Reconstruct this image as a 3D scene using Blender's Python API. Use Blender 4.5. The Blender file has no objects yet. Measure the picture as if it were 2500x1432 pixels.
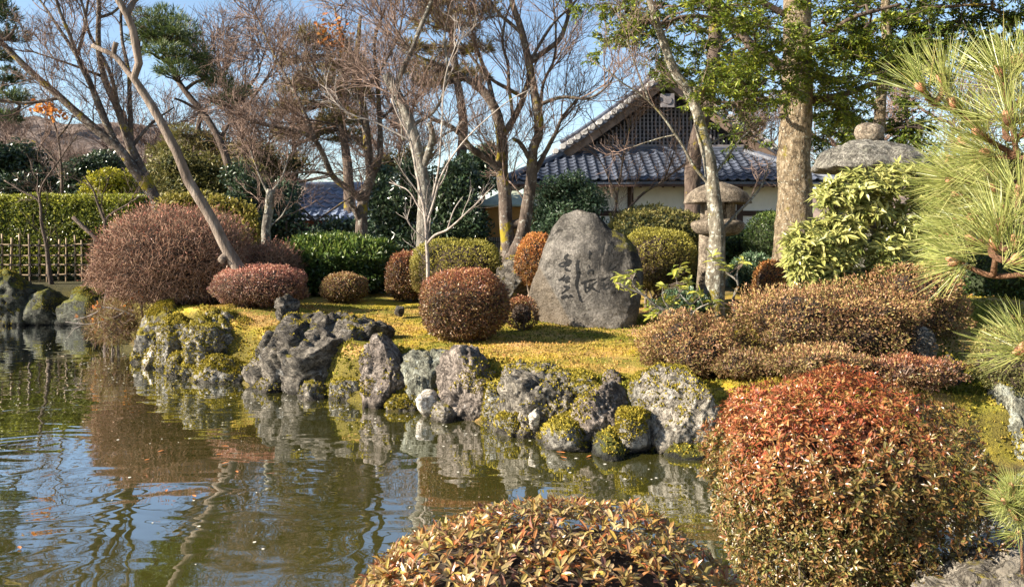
import bpy, bmesh, math, random
import numpy as np
from mathutils import Vector, Matrix, Euler
from mathutils.bvhtree import BVHTree

# ------------------------------------------------------------------ camera, sky, sun, exposure
W, H = 2500, 1432
F = 1925.0          # focal length in photograph pixels
HZ = 560.0          # row of the horizon
E = 2.2             # eye height above the pond
scene = bpy.context.scene
COL = scene.collection
cam_d = bpy.data.cameras.new('camera')
cam = bpy.data.objects.new('camera', cam_d)
COL.objects.link(cam)
cam.location = (0, 0, E)
cam.rotation_euler = (math.radians(90), 0, 0)
cam_d.sensor_width = 36
cam_d.lens = F / W * 36
cam_d.shift_y = -(H / 2 - HZ) / W
cam_d.clip_start = 0.05
cam_d.clip_end = 3000
scene.camera = cam

SUN_EL, SUN_B = math.radians(27), math.radians(17)
S = Vector((-math.cos(SUN_EL) * math.cos(SUN_B), -math.cos(SUN_EL) * math.sin(SUN_B), math.sin(SUN_EL)))
world = bpy.data.worlds.new('World')
scene.world = world
world.use_nodes = True
wn = world.node_tree
sky = wn.nodes.new('ShaderNodeTexSky')
sky.sky_type = 'NISHITA'
sky.sun_disc = False
sky.sun_elevation = SUN_EL
sky.sun_rotation = math.atan2(S.x, S.y)
sky.altitude = 600
sky.air_density = 1.0
sky.dust_density = 0.15
sky.ozone_density = 1.0
wn.links.new(sky.outputs[0], wn.nodes['Background'].inputs[0])
wn.nodes['Background'].inputs[1].default_value = 0.060
sun_d = bpy.data.lights.new('sun', 'SUN')
sun_d.energy = 5.0
sun_d.angle = math.radians(0.55)
sun_d.color = (1.0, 0.90, 0.75)
sun = bpy.data.objects.new('sun', sun_d)
COL.objects.link(sun)
sun.rotation_euler = S.to_track_quat('Z', 'Y').to_euler()
sun.location = (-20, 0, 20)
scene.view_settings.view_transform = 'Standard'
scene.view_settings.look = 'None'
scene.view_settings.gamma = 1.0
scene.view_settings.use_curve_mapping = False
scene.view_settings.exposure = 1.9
scene.render.engine = 'CYCLES'
scene.cycles.use_denoising = True
scene.cycles.max_bounces = 6
scene.cycles.diffuse_bounces = 2
scene.cycles.glossy_bounces = 3
scene.cycles.transmission_bounces = 4
scene.cycles.transparent_max_bounces = 8
scene.cycles.sample_clamp_indirect = 6

# ------------------------------------------------------------------ helpers
ORG = {}
def P(px, py, Y):
    return np.array([(px - 1250) / F * Y, Y, E - (py - HZ) / F * Y])

def _h(ix, iy, iz, seed):
    n = (ix * 374761393 + iy * 668265263 + iz * 2147483647 + seed * 974634777) & 0x7fffffff
    n = ((n ^ (n >> 13)) * 1274126177) & 0x7fffffff
    n = ((n ^ (n >> 15)) * 668265263) & 0x7fffffff
    return (n ^ (n >> 16)) & 0xffff
def vnoise(p, seed=0):
    p = np.asarray(p, np.float64)
    i = np.floor(p).astype(np.int64)
    f = p - i
    f = f * f * (3 - 2 * f)
    out = 0
    for dx in (0, 1):
        for dy in (0, 1):
            for dz in (0, 1):
                w = (f[:, 0] if dx else 1 - f[:, 0]) * (f[:, 1] if dy else 1 - f[:, 1]) * (f[:, 2] if dz else 1 - f[:, 2])
                out = out + w * _h(i[:, 0] + dx, i[:, 1] + dy, i[:, 2] + dz, seed)
    return out / 32767.5 - 1
def fbm(p, octv=4, seed=0, gain=0.5):
    p = np.asarray(p, np.float64)
    a, s, t = 1.0, 0.0, 0.0
    for k in range(octv):
        s = s + a * vnoise(p * 2.03 ** k + 17.3 * k, seed + k)
        t += a
        a *= gain
    return s / t
def nrm(v):
    return v / np.maximum(np.linalg.norm(v, axis=-1, keepdims=True), 1e-9)
def smooth(a, b, x):
    t = np.clip((x - a) / (b - a), 0, 1)
    return t * t * (3 - 2 * t)

def tag(o, label=None, cat=None, group=None, kind=None):
    if label: o['label'] = label
    if cat: o['category'] = cat
    if group: o['group'] = group
    if kind: o['kind'] = kind
    return o
def thing(name, label, cat, loc=(0, 0, 0), group=None):
    o = bpy.data.objects.new(name, None)
    o.empty_display_size = 0.2
    o.location = [float(c) for c in loc]
    COL.objects.link(o)
    ORG[o] = np.array(loc, float)
    return tag(o, label, cat, group)
def mesh_of(name, V, Fs, mat, attr=None, sm=False, mats=None, mid=None):
    me = bpy.data.meshes.new(name)
    V = np.ascontiguousarray(V, np.float32)
    if not isinstance(Fs, list): Fs = [Fs]
    Fs = [np.asarray(f, np.int32) for f in Fs if len(f)]
    nl = sum(f.size for f in Fs)
    npoly = sum(len(f) for f in Fs)
    me.vertices.add(len(V)); me.loops.add(nl); me.polygons.add(npoly)
    me.vertices.foreach_set('co', V.ravel())
    me.loops.foreach_set('vertex_index', np.concatenate([f.ravel() for f in Fs]))
    tot = np.concatenate([np.full(len(f), f.shape[1], np.int32) for f in Fs])
    st = np.concatenate([[0], np.cumsum(tot)[:-1]]).astype(np.int32)
    me.polygons.foreach_set('loop_start', st)
    me.polygons.foreach_set('use_smooth', np.full(npoly, bool(sm)))
    if attr is not None:
        a = me.attributes.new('rv', 'FLOAT_COLOR', 'POINT')
        full = np.ones((len(V), 4), np.float32)
        full[:, :attr.shape[1]] = attr
        a.data.foreach_set('color', full.ravel())
    if mat is not None: me.materials.append(mat)
    if mats:
        for m in mats: me.materials.append(m)
        me.polygons.foreach_set('material_index', np.asarray(mid, np.int32))
    me.update(calc_edges=True)
    me.validate()
    return me
def mk(name, V, Fs, mat, parent=None, attr=None, sm=False, kind=None, label=None, **kw):
    V = np.asarray(V, float)
    if parent is not None: V = V - ORG[parent]
    o = bpy.data.objects.new(name, mesh_of(name, V, Fs, mat, attr, sm, **kw))
    COL.objects.link(o)
    if parent is not None:
        o.parent = parent
        ORG[o] = ORG[parent]
    else:
        ORG[o] = np.zeros(3)
    if kind: o['kind'] = kind
    if label: o['label'] = label
    return o
def inst(name, me, parent, M):
    """a part that shares mesh data; M is its world matrix"""
    o = bpy.data.objects.new(name, me)
    COL.objects.link(o)
    if parent is not None:
        o.parent = parent
        M = Matrix.Translation(-Vector(ORG[parent])) @ M
        ORG[o] = ORG[parent]
    o.matrix_local = M
    return o
class Geo:
    def __init__(s): s.V, s.F, s.A, s.n = [], {}, [], 0
    def add(s, V, Fs, A=None):
        V = np.asarray(V, float)
        if not isinstance(Fs, list): Fs = [Fs]
        for f in Fs:
            f = np.asarray(f, int)
            if len(f): s.F.setdefault(f.shape[1], []).append(f + s.n)
        s.V.append(V)
        s.A.append(np.zeros((len(V), 3)) if A is None else A)
        s.n += len(V)
        return s
    def build(s, name, mat, parent=None, **kw):
        Fs = [np.concatenate(v) for v in s.F.values()]
        return mk(name, np.concatenate(s.V), Fs, mat, parent, attr=np.concatenate(s.A), **kw)
def box_vf(a, b):
    x0, y0, z0 = a; x1, y1, z1 = b
    V = [(x0,y0,z0),(x1,y0,z0),(x1,y1,z0),(x0,y1,z0),(x0,y0,z1),(x1,y0,z1),(x1,y1,z1),(x0,y1,z1)]
    return np.array(V, float), np.array([(0,3,2,1),(4,5,6,7),(0,1,5,4),(1,2,6,5),(2,3,7,6),(3,0,4,7)])
def tubes(pts, r, sides=3, cap=False):
    """pts (N,n,3), r (N,n) -> verts, quads"""
    N, n, _ = pts.shape
    t = np.gradient(pts, axis=1)
    t = nrm(t)
    ref = np.array([0.31, 0.22, 0.93])
    alt = np.array([0.93, 0.21, -0.3])
    use = np.abs((t.mean(1) * ref).sum(-1)) > 0.93 * np.maximum(np.linalg.norm(t.mean(1), axis=-1), 1e-6)
    rf = np.where(use[:, None], alt, ref)[:, None, :]
    u = nrm(np.cross(t, rf))
    v = np.cross(t, u)
    a = np.arange(sides) / sides * 2 * np.pi
    V = pts[:, :, None, :] + r[:, :, None, None] * (np.cos(a)[None, None, :, None] * u[:, :, None, :] + np.sin(a)[None, None, :, None] * v[:, :, None, :])
    idx = np.arange(N * n * sides).reshape(N, n, sides)
    q = np.stack([idx[:, :-1, :], np.roll(idx, -1, 2)[:, :-1, :], np.roll(idx, -1, 2)[:, 1:, :], idx[:, 1:, :]], -1).reshape(-1, 4)
    Fs = [q]
    if cap:
        Fs.append(idx[:, 0, ::-1].reshape(-1, sides)); Fs.append(idx[:, -1, :].reshape(-1, sides))
    return V.reshape(-1, 3), Fs
def catmull(p, n):
    p = np.asarray(p, float)
    if len(p) == 2: return p[0] + (p[1] - p[0]) * np.linspace(0, 1, n)[:, None]
    q = np.vstack([2 * p[0] - p[1], p, 2 * p[-1] - p[-2]])
    L = np.concatenate([[0], np.cumsum(np.linalg.norm(np.diff(p, axis=0)[:, :3], axis=1))])
    s = np.linspace(0, L[-1], n)
    k = np.clip(np.searchsorted(L, s, 'right') - 1, 0, len(p) - 2)
    t = ((s - L[k]) / np.maximum(L[k + 1] - L[k], 1e-9))[:, None]
    a, b, c, d = q[k], q[k + 1], q[k + 2], q[k + 3]
    return 0.5 * (2 * b + (c - a) * t + (2 * a - 5 * b + 4 * c - d) * t * t + (3 * b - a - 3 * c + d) * t ** 3)
def grow(rs, par, n, ln, ang, up=0.2, wig=0.25, npts=5, t0=0.25, t1=1.0, flat=0.0, wt=None):
    """children polylines springing from parent polylines (N,m,3)"""
    N, m, _ = par.shape
    L = np.linalg.norm(np.diff(par, axis=1), axis=2).sum(1)
    w = L if wt is None else L * wt
    pi = rs.choice(N, n, p=w / w.sum())
    t = t0 + (t1 - t0) * rs.rand(n) ** 0.8
    f = t * (m - 1)
    k = np.clip(f.astype(int), 0, m - 2)
    f = (f - k)[:, None]
    a, b = par[pi, k], par[pi, k + 1]
    p0 = a + (b - a) * f
    tan = nrm(b - a)
    rv = rs.normal(size=(n, 3)); rv[:, 2] *= (1 - flat)
    perp = nrm(rv - (rv * tan).sum(1, keepdims=True) * tan)
    A = np.radians(ang[0] + (ang[1] - ang[0]) * rs.rand(n))[:, None]
    d = nrm(np.cos(A) * tan + np.sin(A) * perp + np.array([0, 0, up]))
    ll = (ln[0] + (ln[1] - ln[0]) * rs.rand(n)) * (1.15 - 0.5 * t)
    st = (ll / (npts - 1))[:, None]
    out = np.zeros((n, npts, 3)); out[:, 0] = p0
    for j in range(1, npts):
        out[:, j] = out[:, j - 1] + d * st
        d = nrm(d + wig * rs.normal(size=(n, 3)) + np.array([0, 0, up * 0.35]))
    return out
def quadleaf(c, d, nn, L, Wd, fold=0.15):
    """one folded rhombus for each leaf; c base, d axis, nn normal"""
    s = nrm(np.cross(d, nn)); nn = np.cross(s, d)
    L = L[:, None]; Wd = Wd[:, None]
    V = np.stack([c, c + d * L * 0.5 + s * Wd * 0.5 + nn * Wd * fold, c + d * L, c + d * L * 0.5 - s * Wd * 0.5 + nn * Wd * fold], 1)
    n = len(c)
    return V.reshape(-1, 3), np.arange(n * 4).reshape(n, 4)
def foldleaf(c, d, nn, L, Wd, droop=0.2, fold=0.2):
    """two quads folded along the midrib"""
    n = len(c)
    s = nrm(np.cross(d, nn)); nn = np.cross(s, d)
    L = L[:, None]; Wd = Wd[:, None]
    m_ = c + d * L * 0.55 - nn * L * droop * 0.25
    V = np.stack([c, m_ + s * Wd * 0.5 + nn * Wd * fold, c + d * L - nn * L * droop, m_ - s * Wd * 0.5 + nn * Wd * fold, m_], 1)
    k = np.arange(n)[:, None] * 5
    return V.reshape(-1, 3), np.concatenate([k + np.array([[0, 1, 2, 4]]), k + np.array([[0, 4, 2, 3]])])
def fineleaf(c, d, nn, L, Wd, droop=0.25, fold=0.22):
    """leaf of 6 quads with a spine, curved"""
    n = len(c)
    s = nrm(np.cross(d, nn)); nn = np.cross(s, d)
    ss = [0, 0.33, 0.72, 1.0]; ww = [0.16, 0.86, 0.9, 0.1]
    V = np.zeros((n, 4, 3, 3))
    for i in range(4):
        ctr = c + d * (L * ss[i])[:, None] - nn * (L * droop * ss[i] ** 2)[:, None]
        for j, sd in enumerate((-1, 0, 1)):
            V[:, i, j] = ctr + s * (sd * 0.5 * ww[i] * Wd)[:, None] + nn * (abs(sd) * fold * ww[i] * Wd)[:, None]
    idx = np.arange(n * 12).reshape(n, 4, 3)
    q = np.stack([idx[:, :-1, :-1], idx[:, :-1, 1:], idx[:, 1:, 1:], idx[:, 1:, :-1]], -1).reshape(-1, 4)
    return V.reshape(-1, 3), q
def rva(rs, n, per, g=None, tw=None):
    a = np.zeros((n, 3)); a[:, 0] = rs.rand(n); a[:, 1] = rs.rand(n) if g is None else g; a[:, 2] = rs.rand(n)
    return np.repeat(a, per, 0)
def rand_dirs(rs, n):
    return nrm(rs.normal(size=(n, 3)))

# ------------------------------------------------------------------ materials
def newmat(name):
    m = bpy.data.materials.new(name); m.use_nodes = True
    nt = m.node_tree
    for nd in list(nt.nodes):
        if nd.type == 'BSDF_PRINCIPLED': b = nd
        elif nd.type == 'OUTPUT_MATERIAL': out = nd
    return m, nt, b, out
def nd(nt, t, **kw):
    n = nt.nodes.new(t)
    for k, v in kw.items():
        if k.startswith('i_'): n.inputs[k[2:].replace('_', ' ')].default_value = v
        elif k.startswith('n_'): n.inputs[int(k[2:])].default_value = v
        else: setattr(n, k, v)
    return n
def ramp(nt, fac, cols, interp='LINEAR'):
    r = nt.nodes.new('ShaderNodeValToRGB')
    r.color_ramp.interpolation = interp
    el = r.color_ramp.elements
    while len(el) < len(cols): el.new(0.5)
    for e, (p, c) in zip(el, cols):
        e.position = p
        e.color = (*c, 1) if len(c) == 3 else c
    if fac is not None: nt.links.new(fac, r.inputs[0])
    return r.outputs[0]
def mixc(nt, fac, a, b, mode='MIX'):
    m = nt.nodes.new('ShaderNodeMix'); m.data_type = 'RGBA'; m.blend_type = mode
    for s, v in ((m.inputs[0], fac), (m.inputs[6], a), (m.inputs[7], b)):
        if hasattr(v, 'links'): nt.links.new(v, s)
        elif isinstance(v, (int, float)): s.default_value = v
        else: s.default_value = (*v, 1)
    return m.outputs[2]
def noise_t(nt, vec, scale, detail=4, rough=0.55, dist=0.0):
    n = nd(nt, 'ShaderNodeTexNoise'); n.inputs['Scale'].default_value = scale
    n.inputs['Detail'].default_value = detail; n.inputs['Roughness'].default_value = rough
    n.inputs['Distortion'].default_value = dist
    if vec is not None: nt.links.new(vec, n.inputs['Vector'])
    return n.outputs[0]
def objco(nt, scale=None):
    g = nd(nt, 'ShaderNodeNewGeometry')
    if scale is None: return g.outputs['Position']
    m = nd(nt, 'ShaderNodeMapping'); m.inputs['Scale'].default_value = scale
    nt.links.new(g.outputs['Position'], m.inputs['Vector'])
    return m.outputs[0]
def math_n(nt, op, a, b=None):
    m = nd(nt, 'ShaderNodeMath', operation=op)
    for s, v in ((m.inputs[0], a), (m.inputs[1], b)):
        if v is None: continue
        if hasattr(v, 'links'): nt.links.new(v, s)
        else: s.default_value = v
    return m.outputs[0]
def bump(nt, h, strength, dist, b):
    n = nd(nt, 'ShaderNodeBump'); n.inputs['Strength'].default_value = strength; n.inputs['Distance'].default_value = dist
    nt.links.new(h, n.inputs['Height']); nt.links.new(n.outputs[0], b.inputs['Normal'])
    return n

def leafmat(name, low, high, trans=0.35, rough=0.5, spec=0.35, third=None):
    """low / high: lists of (pos,colour) picked by each leaf's random number; G of rv mixes low->high (leaf age, in places painted light)"""
    m, nt, b, out = newmat(name)
    at = nd(nt, 'ShaderNodeAttribute', attribute_name='rv')
    sp = nd(nt, 'ShaderNodeSeparateColor'); nt.links.new(at.outputs['Color'], sp.inputs[0])
    c = mixc(nt, sp.outputs[1], ramp(nt, sp.outputs[0], low), ramp(nt, sp.outputs[0], high))
    if third: c = mixc(nt, sp.outputs[2], c, ramp(nt, sp.outputs[0], third))
    nt.links.new(c, b.inputs['Base Color'])
    b.inputs['Roughness'].default_value = rough
    b.inputs['Specular IOR Level'].default_value = spec
    tr = nd(nt, 'ShaderNodeBsdfTranslucent'); nt.links.new(c, tr.inputs[0])
    mx = nd(nt, 'ShaderNodeMixShader'); mx.inputs[0].default_value = trans
    nt.links.new(b.outputs[0], mx.inputs[1]); nt.links.new(tr.outputs[0], mx.inputs[2])
    nt.links.new(mx.outputs[0], out.inputs[0])
    return m
def barkmat(name, c1, c2, c3=None, scale=9, stretch=0.35, bs=0.6, moss=0.0, mosscol=(0.22, 0.17, 0.015), lich=0.0, lichcol=(0.42, 0.43, 0.38)):
    m, nt, b, out = newmat(name)
    v = objco(nt, (1, 1, stretch))
    n1 = noise_t(nt, v, scale, 5, 0.65)
    col = ramp(nt, n1, [(0.32, c1), (0.52, c2), (0.7, c3 or c2)])
    v2 = objco(nt)
    if lich:
        n2 = noise_t(nt, v2, scale * 1.4, 4, 0.7, 0.4)
        col = mixc(nt, ramp(nt, n2, [(0.60 - lich, (0, 0, 0)), (0.66 - lich, (1, 1, 1))]), col, lichcol)
    if moss:
        n3 = noise_t(nt, v2, 2.2, 5, 0.7)
        col = mixc(nt, ramp(nt, n3, [(0.64 - moss, (0, 0, 0)), (0.70 - moss, (1, 1, 1))]), col, mosscol)
    nt.links.new(col, b.inputs['Base Color'])
    b.inputs['Roughness'].default_value = 0.9
    b.inputs['Specular IOR Level'].default_value = 0.2
    nb = noise_t(nt, v, scale * 2.2, 5, 0.7)
    bump(nt, nb, bs, 0.05, b)
    return m
def rockmat(name, c1, c2, c3, lich=0.1, lichcol=(0.45, 0.45, 0.42), moss=0.0, scale=3.0, stretch=(1, 1, 1), mosscol=None, bs=0.8, mossn=0.55, crack=True):
    m, nt, b, out = newmat(name)
    v = objco(nt, stretch); v1 = objco(nt)
    n1 = noise_t(nt, v, scale, 7, 0.68, 0.3)
    col = ramp(nt, n1, [(0.33, tuple(1.3 * c for c in c1)), (0.5, tuple(1.45 * c for c in c2)), (0.66, tuple(1.4 * c for c in c3))])
    fine = noise_t(nt, v1, scale * 9, 5, 0.7)
    col = mixc(nt, 0.8, col, ramp(nt, fine, [(0.3, (0.15, 0.15, 0.15)), (0.7, (0.95, 0.95, 0.95))]), 'OVERLAY')
    ck = math_n(nt, 'ABSOLUTE', math_n(nt, 'SUBTRACT', noise_t(nt, v, scale * 1.6, 6, 0.7, 1.2), 0.5))
    if crack: col = mixc(nt, 1.0, col, ramp(nt, ck, [(0.0, (0.22, 0.20, 0.18)), (0.035, (1, 1, 1))]), 'MULTIPLY')
    if lich:
        n2 = noise_t(nt, v1, scale * 2.1, 6, 0.72, 0.6)
        col = mixc(nt, ramp(nt, n2, [(0.62 - lich, (0, 0, 0)), (0.70 - lich, (0.85, 0.85, 0.85))]), col, lichcol)
    if moss:
        g = nd(nt, 'ShaderNodeNewGeometry'); sx = nd(nt, 'ShaderNodeSeparateXYZ'); nt.links.new(g.outputs['Normal'], sx.inputs[0])
        n3 = noise_t(nt, v1, 3.3, 6, 0.7)
        f = math_n(nt, 'ADD', math_n(nt, 'MULTIPLY', sx.outputs[2], 0.32), n3)
        mc = ramp(nt, noise_t(nt, v1, 26, 3), [(0.3, (0.10, 0.085, 0.008)), (0.6, mosscol or (0.26, 0.21, 0.02)), (0.8, (0.36, 0.27, 0.03))])
        col = mixc(nt, ramp(nt, f, [(0.86 - moss, (0, 0, 0)), (0.93 - moss, (1, 1, 1))]), col, mc)
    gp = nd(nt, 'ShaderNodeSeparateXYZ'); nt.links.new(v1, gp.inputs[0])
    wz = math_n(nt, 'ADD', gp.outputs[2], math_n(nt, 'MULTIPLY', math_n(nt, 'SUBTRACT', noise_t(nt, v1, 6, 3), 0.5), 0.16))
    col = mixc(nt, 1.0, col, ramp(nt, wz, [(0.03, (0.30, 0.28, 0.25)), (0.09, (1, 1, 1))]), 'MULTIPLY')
    nt.links.new(col, b.inputs['Base Color'])
    b.inputs['Roughness'].default_value = 0.85
    b.inputs['Specular IOR Level'].default_value = 0.3
    h = math_n(nt, 'ADD', noise_t(nt, v, scale * 4, 8, 0.75, 0.4), math_n(nt, 'MULTIPLY', fine, 0.5))
    if crack: h = math_n(nt, 'ADD', h, math_n(nt, 'MULTIPLY', math_n(nt, 'MINIMUM', ck, 0.05), 9.0))
    bump(nt, h, bs, 0.11, b)
    return m
def plain(name, col, rough=0.7, var=0.15, scale=6, bs=0.2, stretch=(1, 1, 1), spec=0.3):
    m, nt, b, out = newmat(name)
    v = objco(nt, stretch)
    n = noise_t(nt, v, scale, 6, 0.65)
    lo = tuple(c * (1 - var * 2) for c in col); hi = tuple(min(1, c * (1 + var * 1.6)) for c in col)
    nt.links.new(ramp(nt, n, [(0.3, lo), (0.52, col), (0.75, hi)]), b.inputs['Base Color'])
    b.inputs['Roughness'].default_value = rough
    b.inputs['Specular IOR Level'].default_value = spec
    if bs: bump(nt, noise_t(nt, v, scale * 4, 5, 0.7), bs, 0.02, b)
    return m

M_twig = barkmat('twig_bark', (0.085, 0.052, 0.040), (0.17, 0.115, 0.09), (0.28, 0.21, 0.175), 12, 0.5, 0.3)
M_twigpale = barkmat('pale_twig_bark', (0.16, 0.13, 0.11), (0.28, 0.24, 0.21), (0.38, 0.34, 0.30), 12, 0.5, 0.3)
M_twigpink = barkmat('pinkish_twig_bark', (0.10, 0.055, 0.036), (0.25, 0.15, 0.10), (0.42, 0.29, 0.21), 30, 0.5, 0.3)
M_twigdark = barkmat('dark_twig_bark', (0.05, 0.035, 0.028), (0.10, 0.07, 0.055), (0.16, 0.12, 0.10), 12, 0.5, 0.3)
M_barkgrey = barkmat('grey_lichen_bark', (0.065, 0.055, 0.044), (0.15, 0.134, 0.113), (0.24, 0.218, 0.185), 7, 0.5, 1.0, moss=0.03, lich=0.05, lichcol=(0.33, 0.33, 0.28))
M_barkmoss = barkmat('mossy_bark', (0.040, 0.030, 0.024), (0.095, 0.072, 0.057), (0.18, 0.15, 0.125), 7, 0.5, 1.0, moss=0.07, lich=0.02, lichcol=(0.25, 0.24, 0.21))
M_barkgm = barkmat('greenish_mossy_bark', (0.055, 0.046, 0.032), (0.15, 0.13, 0.098), (0.27, 0.245, 0.195), 9, 0.6, 1.0, moss=0.055, mosscol=(0.16, 0.13, 0.02), lich=0.05, lichcol=(0.36, 0.36, 0.30))
M_barkdark = barkmat('dark_bark', (0.045, 0.032, 0.026), (0.09, 0.066, 0.052), (0.15, 0.115, 0.09), 8, 0.4, 0.9, moss=0.03)
M_barkmyrtle = barkmat('smooth_brown_bark', (0.075, 0.056, 0.043), (0.165, 0.128, 0.102), (0.28, 0.235, 0.195), 6, 0.16, 1.0)
M_barkbig = barkmat('rough_brown_bark', (0.045, 0.032, 0.020), (0.17, 0.128, 0.08), (0.34, 0.27, 0.185), 17, 0.5, 1.0, moss=0.04, mosscol=(0.17, 0.14, 0.03), lich=0.02, lichcol=(0.36, 0.34, 0.27))

# ------------------------------------------------------------------ terrain
def G(px, py, z=0.0):
    d = (E - z) * F / (py - HZ)
    return ((px - 1250) / F * d, d)
shore = [G(332, 838), G(352, 862), G(400, 882), G(462, 903), G(560, 926), G(650, 946), G(760, 962), G(812, 970), G(950, 987), G(1080, 1007), G(1230, 1036), G(1400, 1068), G(1560, 1092), G(1740, 1106), G(2000, 1126), G(2450, 1142)]
pond = [(-60, 18.6), (-12, 18.2), (-9.2, 18.6), (-8.2, 17.6)] + shore + [(6.5, 7.1), (12, 7.5), (12, 5.6), (4.5, 5.5), (2.95, 5.1), (2.2, 4.4), (1.6, 3.4), (0.6, 2.9), (-3, 2.9), (-10, 2.2), (-60, 2.0)]
pond = np.array(pond)
def pond_sd(x, y):
    """signed distance to the pond outline, positive on land"""
    x = np.asarray(x, float); y = np.asarray(y, float)
    best = np.full(x.shape, 1e9); inside = np.zeros(x.shape, bool)
    n = len(pond)
    for i in range(n):
        ax, ay = pond[i]; bx, by = pond[(i + 1) % n]
        ex, ey = bx - ax, by - ay
        t = np.clip(((x - ax) * ex + (y - ay) * ey) / (ex * ex + ey * ey), 0, 1)
        d = np.hypot(x - ax - t * ex, y - ay - t * ey)
        best = np.minimum(best, d)
        c = ((ay > y) != (by > y)) & (x < (bx - ax) * (y - ay) / (by - ay + 1e-12) + ax)
        inside ^= c
    return np.where(inside, -best, best)
def height(x, y):
    x = np.atleast_1d(np.asarray(x, float)); y = np.atleast_1d(np.asarray(y, float))
    d = pond_sd(x, y)
    p = np.stack([x, y, np.zeros_like(x)], -1)
    dn = d + 0.10 * vnoise(p * 1.9, 3) + 0.05 * vnoise(p * 5.3, 4)
    base = np.interp(y, [0, 5.4, 6.5, 8.5, 10, 13, 16, 20, 26, 40, 120, 300], [0.42, 0.34, 0.55, 0.56, 0.62, 0.74, 0.84, 0.88, 1.0, 1.1, 1.5, 2.0])
    base = base + 0.62 * np.exp(-(((x - 6.3) / 2.0) ** 2 + ((y - 10.6) / 1.7) ** 2))
    base = base + 0.22 * np.exp(-(((x - 3.4) / 0.7) ** 2 + ((y - 8.3) / 0.7) ** 2))
    base = base + 0.20 * np.exp(-(((x + 4.6) / 1.6) ** 2 + ((y - 13.0) / 1.2) ** 2))
    base = base + 0.05 * fbm(p * 0.6, 3, 9) + 0.025 * vnoise(p * 2.3, 5) + 0.012 * vnoise(p * 7.1, 6)
    base = base + 0.10 * fbm(p * 2.8, 3, 12) * np.exp(-(d / 0.7) ** 2)
    edge = smooth(-0.02, 0.34, dn)
    land = base * (0.10 + 0.90 * edge)
    return np.where(dn > -0.02, land, np.maximum(-0.7, 0.1 * base + (dn + 0.02) * 1.6))
def hz(x, y): return float(height(x, y)[0])

def lines(segs):
    out = []
    for a, b, s in segs: out += list(np.arange(a, b, s))
    return np.array(out)
gx = lines([(-900, -200, 100), (-200, -60, 20), (-60, -14, 2), (-14, -8, 0.3), (-8, 7.5, 0.09), (7.5, 14, 0.3), (14, 60, 2), (60, 200, 20), (200, 901, 100)])
gy = lines([(-40, 0, 4), (0, 2.5, 0.3), (2.5, 7, 0.12), (7, 15.5, 0.085), (15.5, 21, 0.2), (21, 40, 1), (40, 120, 8), (120, 900, 60), (900, 1400, 250)])
XX, YY = np.meshgrid(gx, gy)
ZZ = height(XX.ravel(), YY.ravel())
idx = np.arange(XX.size).reshape(XX.shape)
gq = np.stack([idx[:-1, :-1], idx[:-1, 1:], idx[1:, 1:], idx[1:, :-1]], -1).reshape(-1, 4)

m, nt, b, out = newmat('moss_ground')
v = objco(nt)
big = noise_t(nt, v, 0.75, 5, 0.6, 0.4)
mid = noise_t(nt, v, 7, 6, 0.7)
fine = noise_t(nt, v, 60, 4, 0.7)
moss = ramp(nt, fine, [(0.28, (0.14, 0.11, 0.010)), (0.5, (0.42, 0.30, 0.025)), (0.72, (0.62, 0.44, 0.05))])
litter = ramp(nt, fine, [(0.28, (0.20, 0.10, 0.035)), (0.5, (0.46, 0.27, 0.10)), (0.72, (0.62, 0.42, 0.20))])
green = ramp(nt, fine, [(0.28, (0.06, 0.07, 0.01)), (0.5, (0.16, 0.16, 0.02)), (0.72, (0.26, 0.24, 0.03))])
f1 = math_n(nt, 'ADD', math_n(nt, 'MULTIPLY', big, 0.7), math_n(nt, 'MULTIPLY', mid, 0.35))
col = mixc(nt, ramp(nt, f1, [(0.44, (0, 0, 0)), (0.60, (1, 1, 1))]), moss, litter)
n4 = noise_t(nt, objco(nt, (1, 1, 1)), 1.3, 4)
sp_ = noise_t(nt, v, 4.5, 6, 0.75, 0.5)
col = mixc(nt, ramp(nt, sp_, [(0.60, (0, 0, 0)), (0.68, (0.75, 0.75, 0.75))]), col, ramp(nt, fine, [(0.3, (0.10, 0.06, 0.03)), (0.7, (0.26, 0.16, 0.09))]))
col = mixc(nt, ramp(nt, n4, [(0.44, (0, 0, 0)), (0.60, (0.9, 0.9, 0.9))]), col, green)
# bare earth beyond the garden lawn and dark wet mud near the waterline
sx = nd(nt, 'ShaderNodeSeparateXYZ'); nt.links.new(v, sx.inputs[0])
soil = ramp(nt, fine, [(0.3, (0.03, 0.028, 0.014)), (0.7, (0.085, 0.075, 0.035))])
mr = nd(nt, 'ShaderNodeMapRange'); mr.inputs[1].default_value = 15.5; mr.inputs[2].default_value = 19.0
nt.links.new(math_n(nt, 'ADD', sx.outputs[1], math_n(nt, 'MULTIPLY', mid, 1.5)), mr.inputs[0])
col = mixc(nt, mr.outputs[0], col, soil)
mr2 = nd(nt, 'ShaderNodeMapRange'); mr2.inputs[1].default_value = 0.10; mr2.inputs[2].default_value = 0.0
nt.links.new(math_n(nt, 'ADD', sx.outputs[2], math_n(nt, 'MULTIPLY', math_n(nt, 'SUBTRACT', mid, 0.5), 0.25)), mr2.inputs[0])
col = mixc(nt, mr2.outputs[0], col, (0.06, 0.045, 0.03))
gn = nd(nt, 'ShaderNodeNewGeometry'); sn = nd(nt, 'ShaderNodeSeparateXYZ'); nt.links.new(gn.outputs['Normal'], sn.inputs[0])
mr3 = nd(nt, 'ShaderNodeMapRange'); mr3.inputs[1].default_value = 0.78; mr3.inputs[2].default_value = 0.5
nt.links.new(math_n(nt, 'ADD', sn.outputs[2], math_n(nt, 'MULTIPLY', math_n(nt, 'SUBTRACT', mid, 0.5), 0.8)), mr3.inputs[0])
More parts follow.
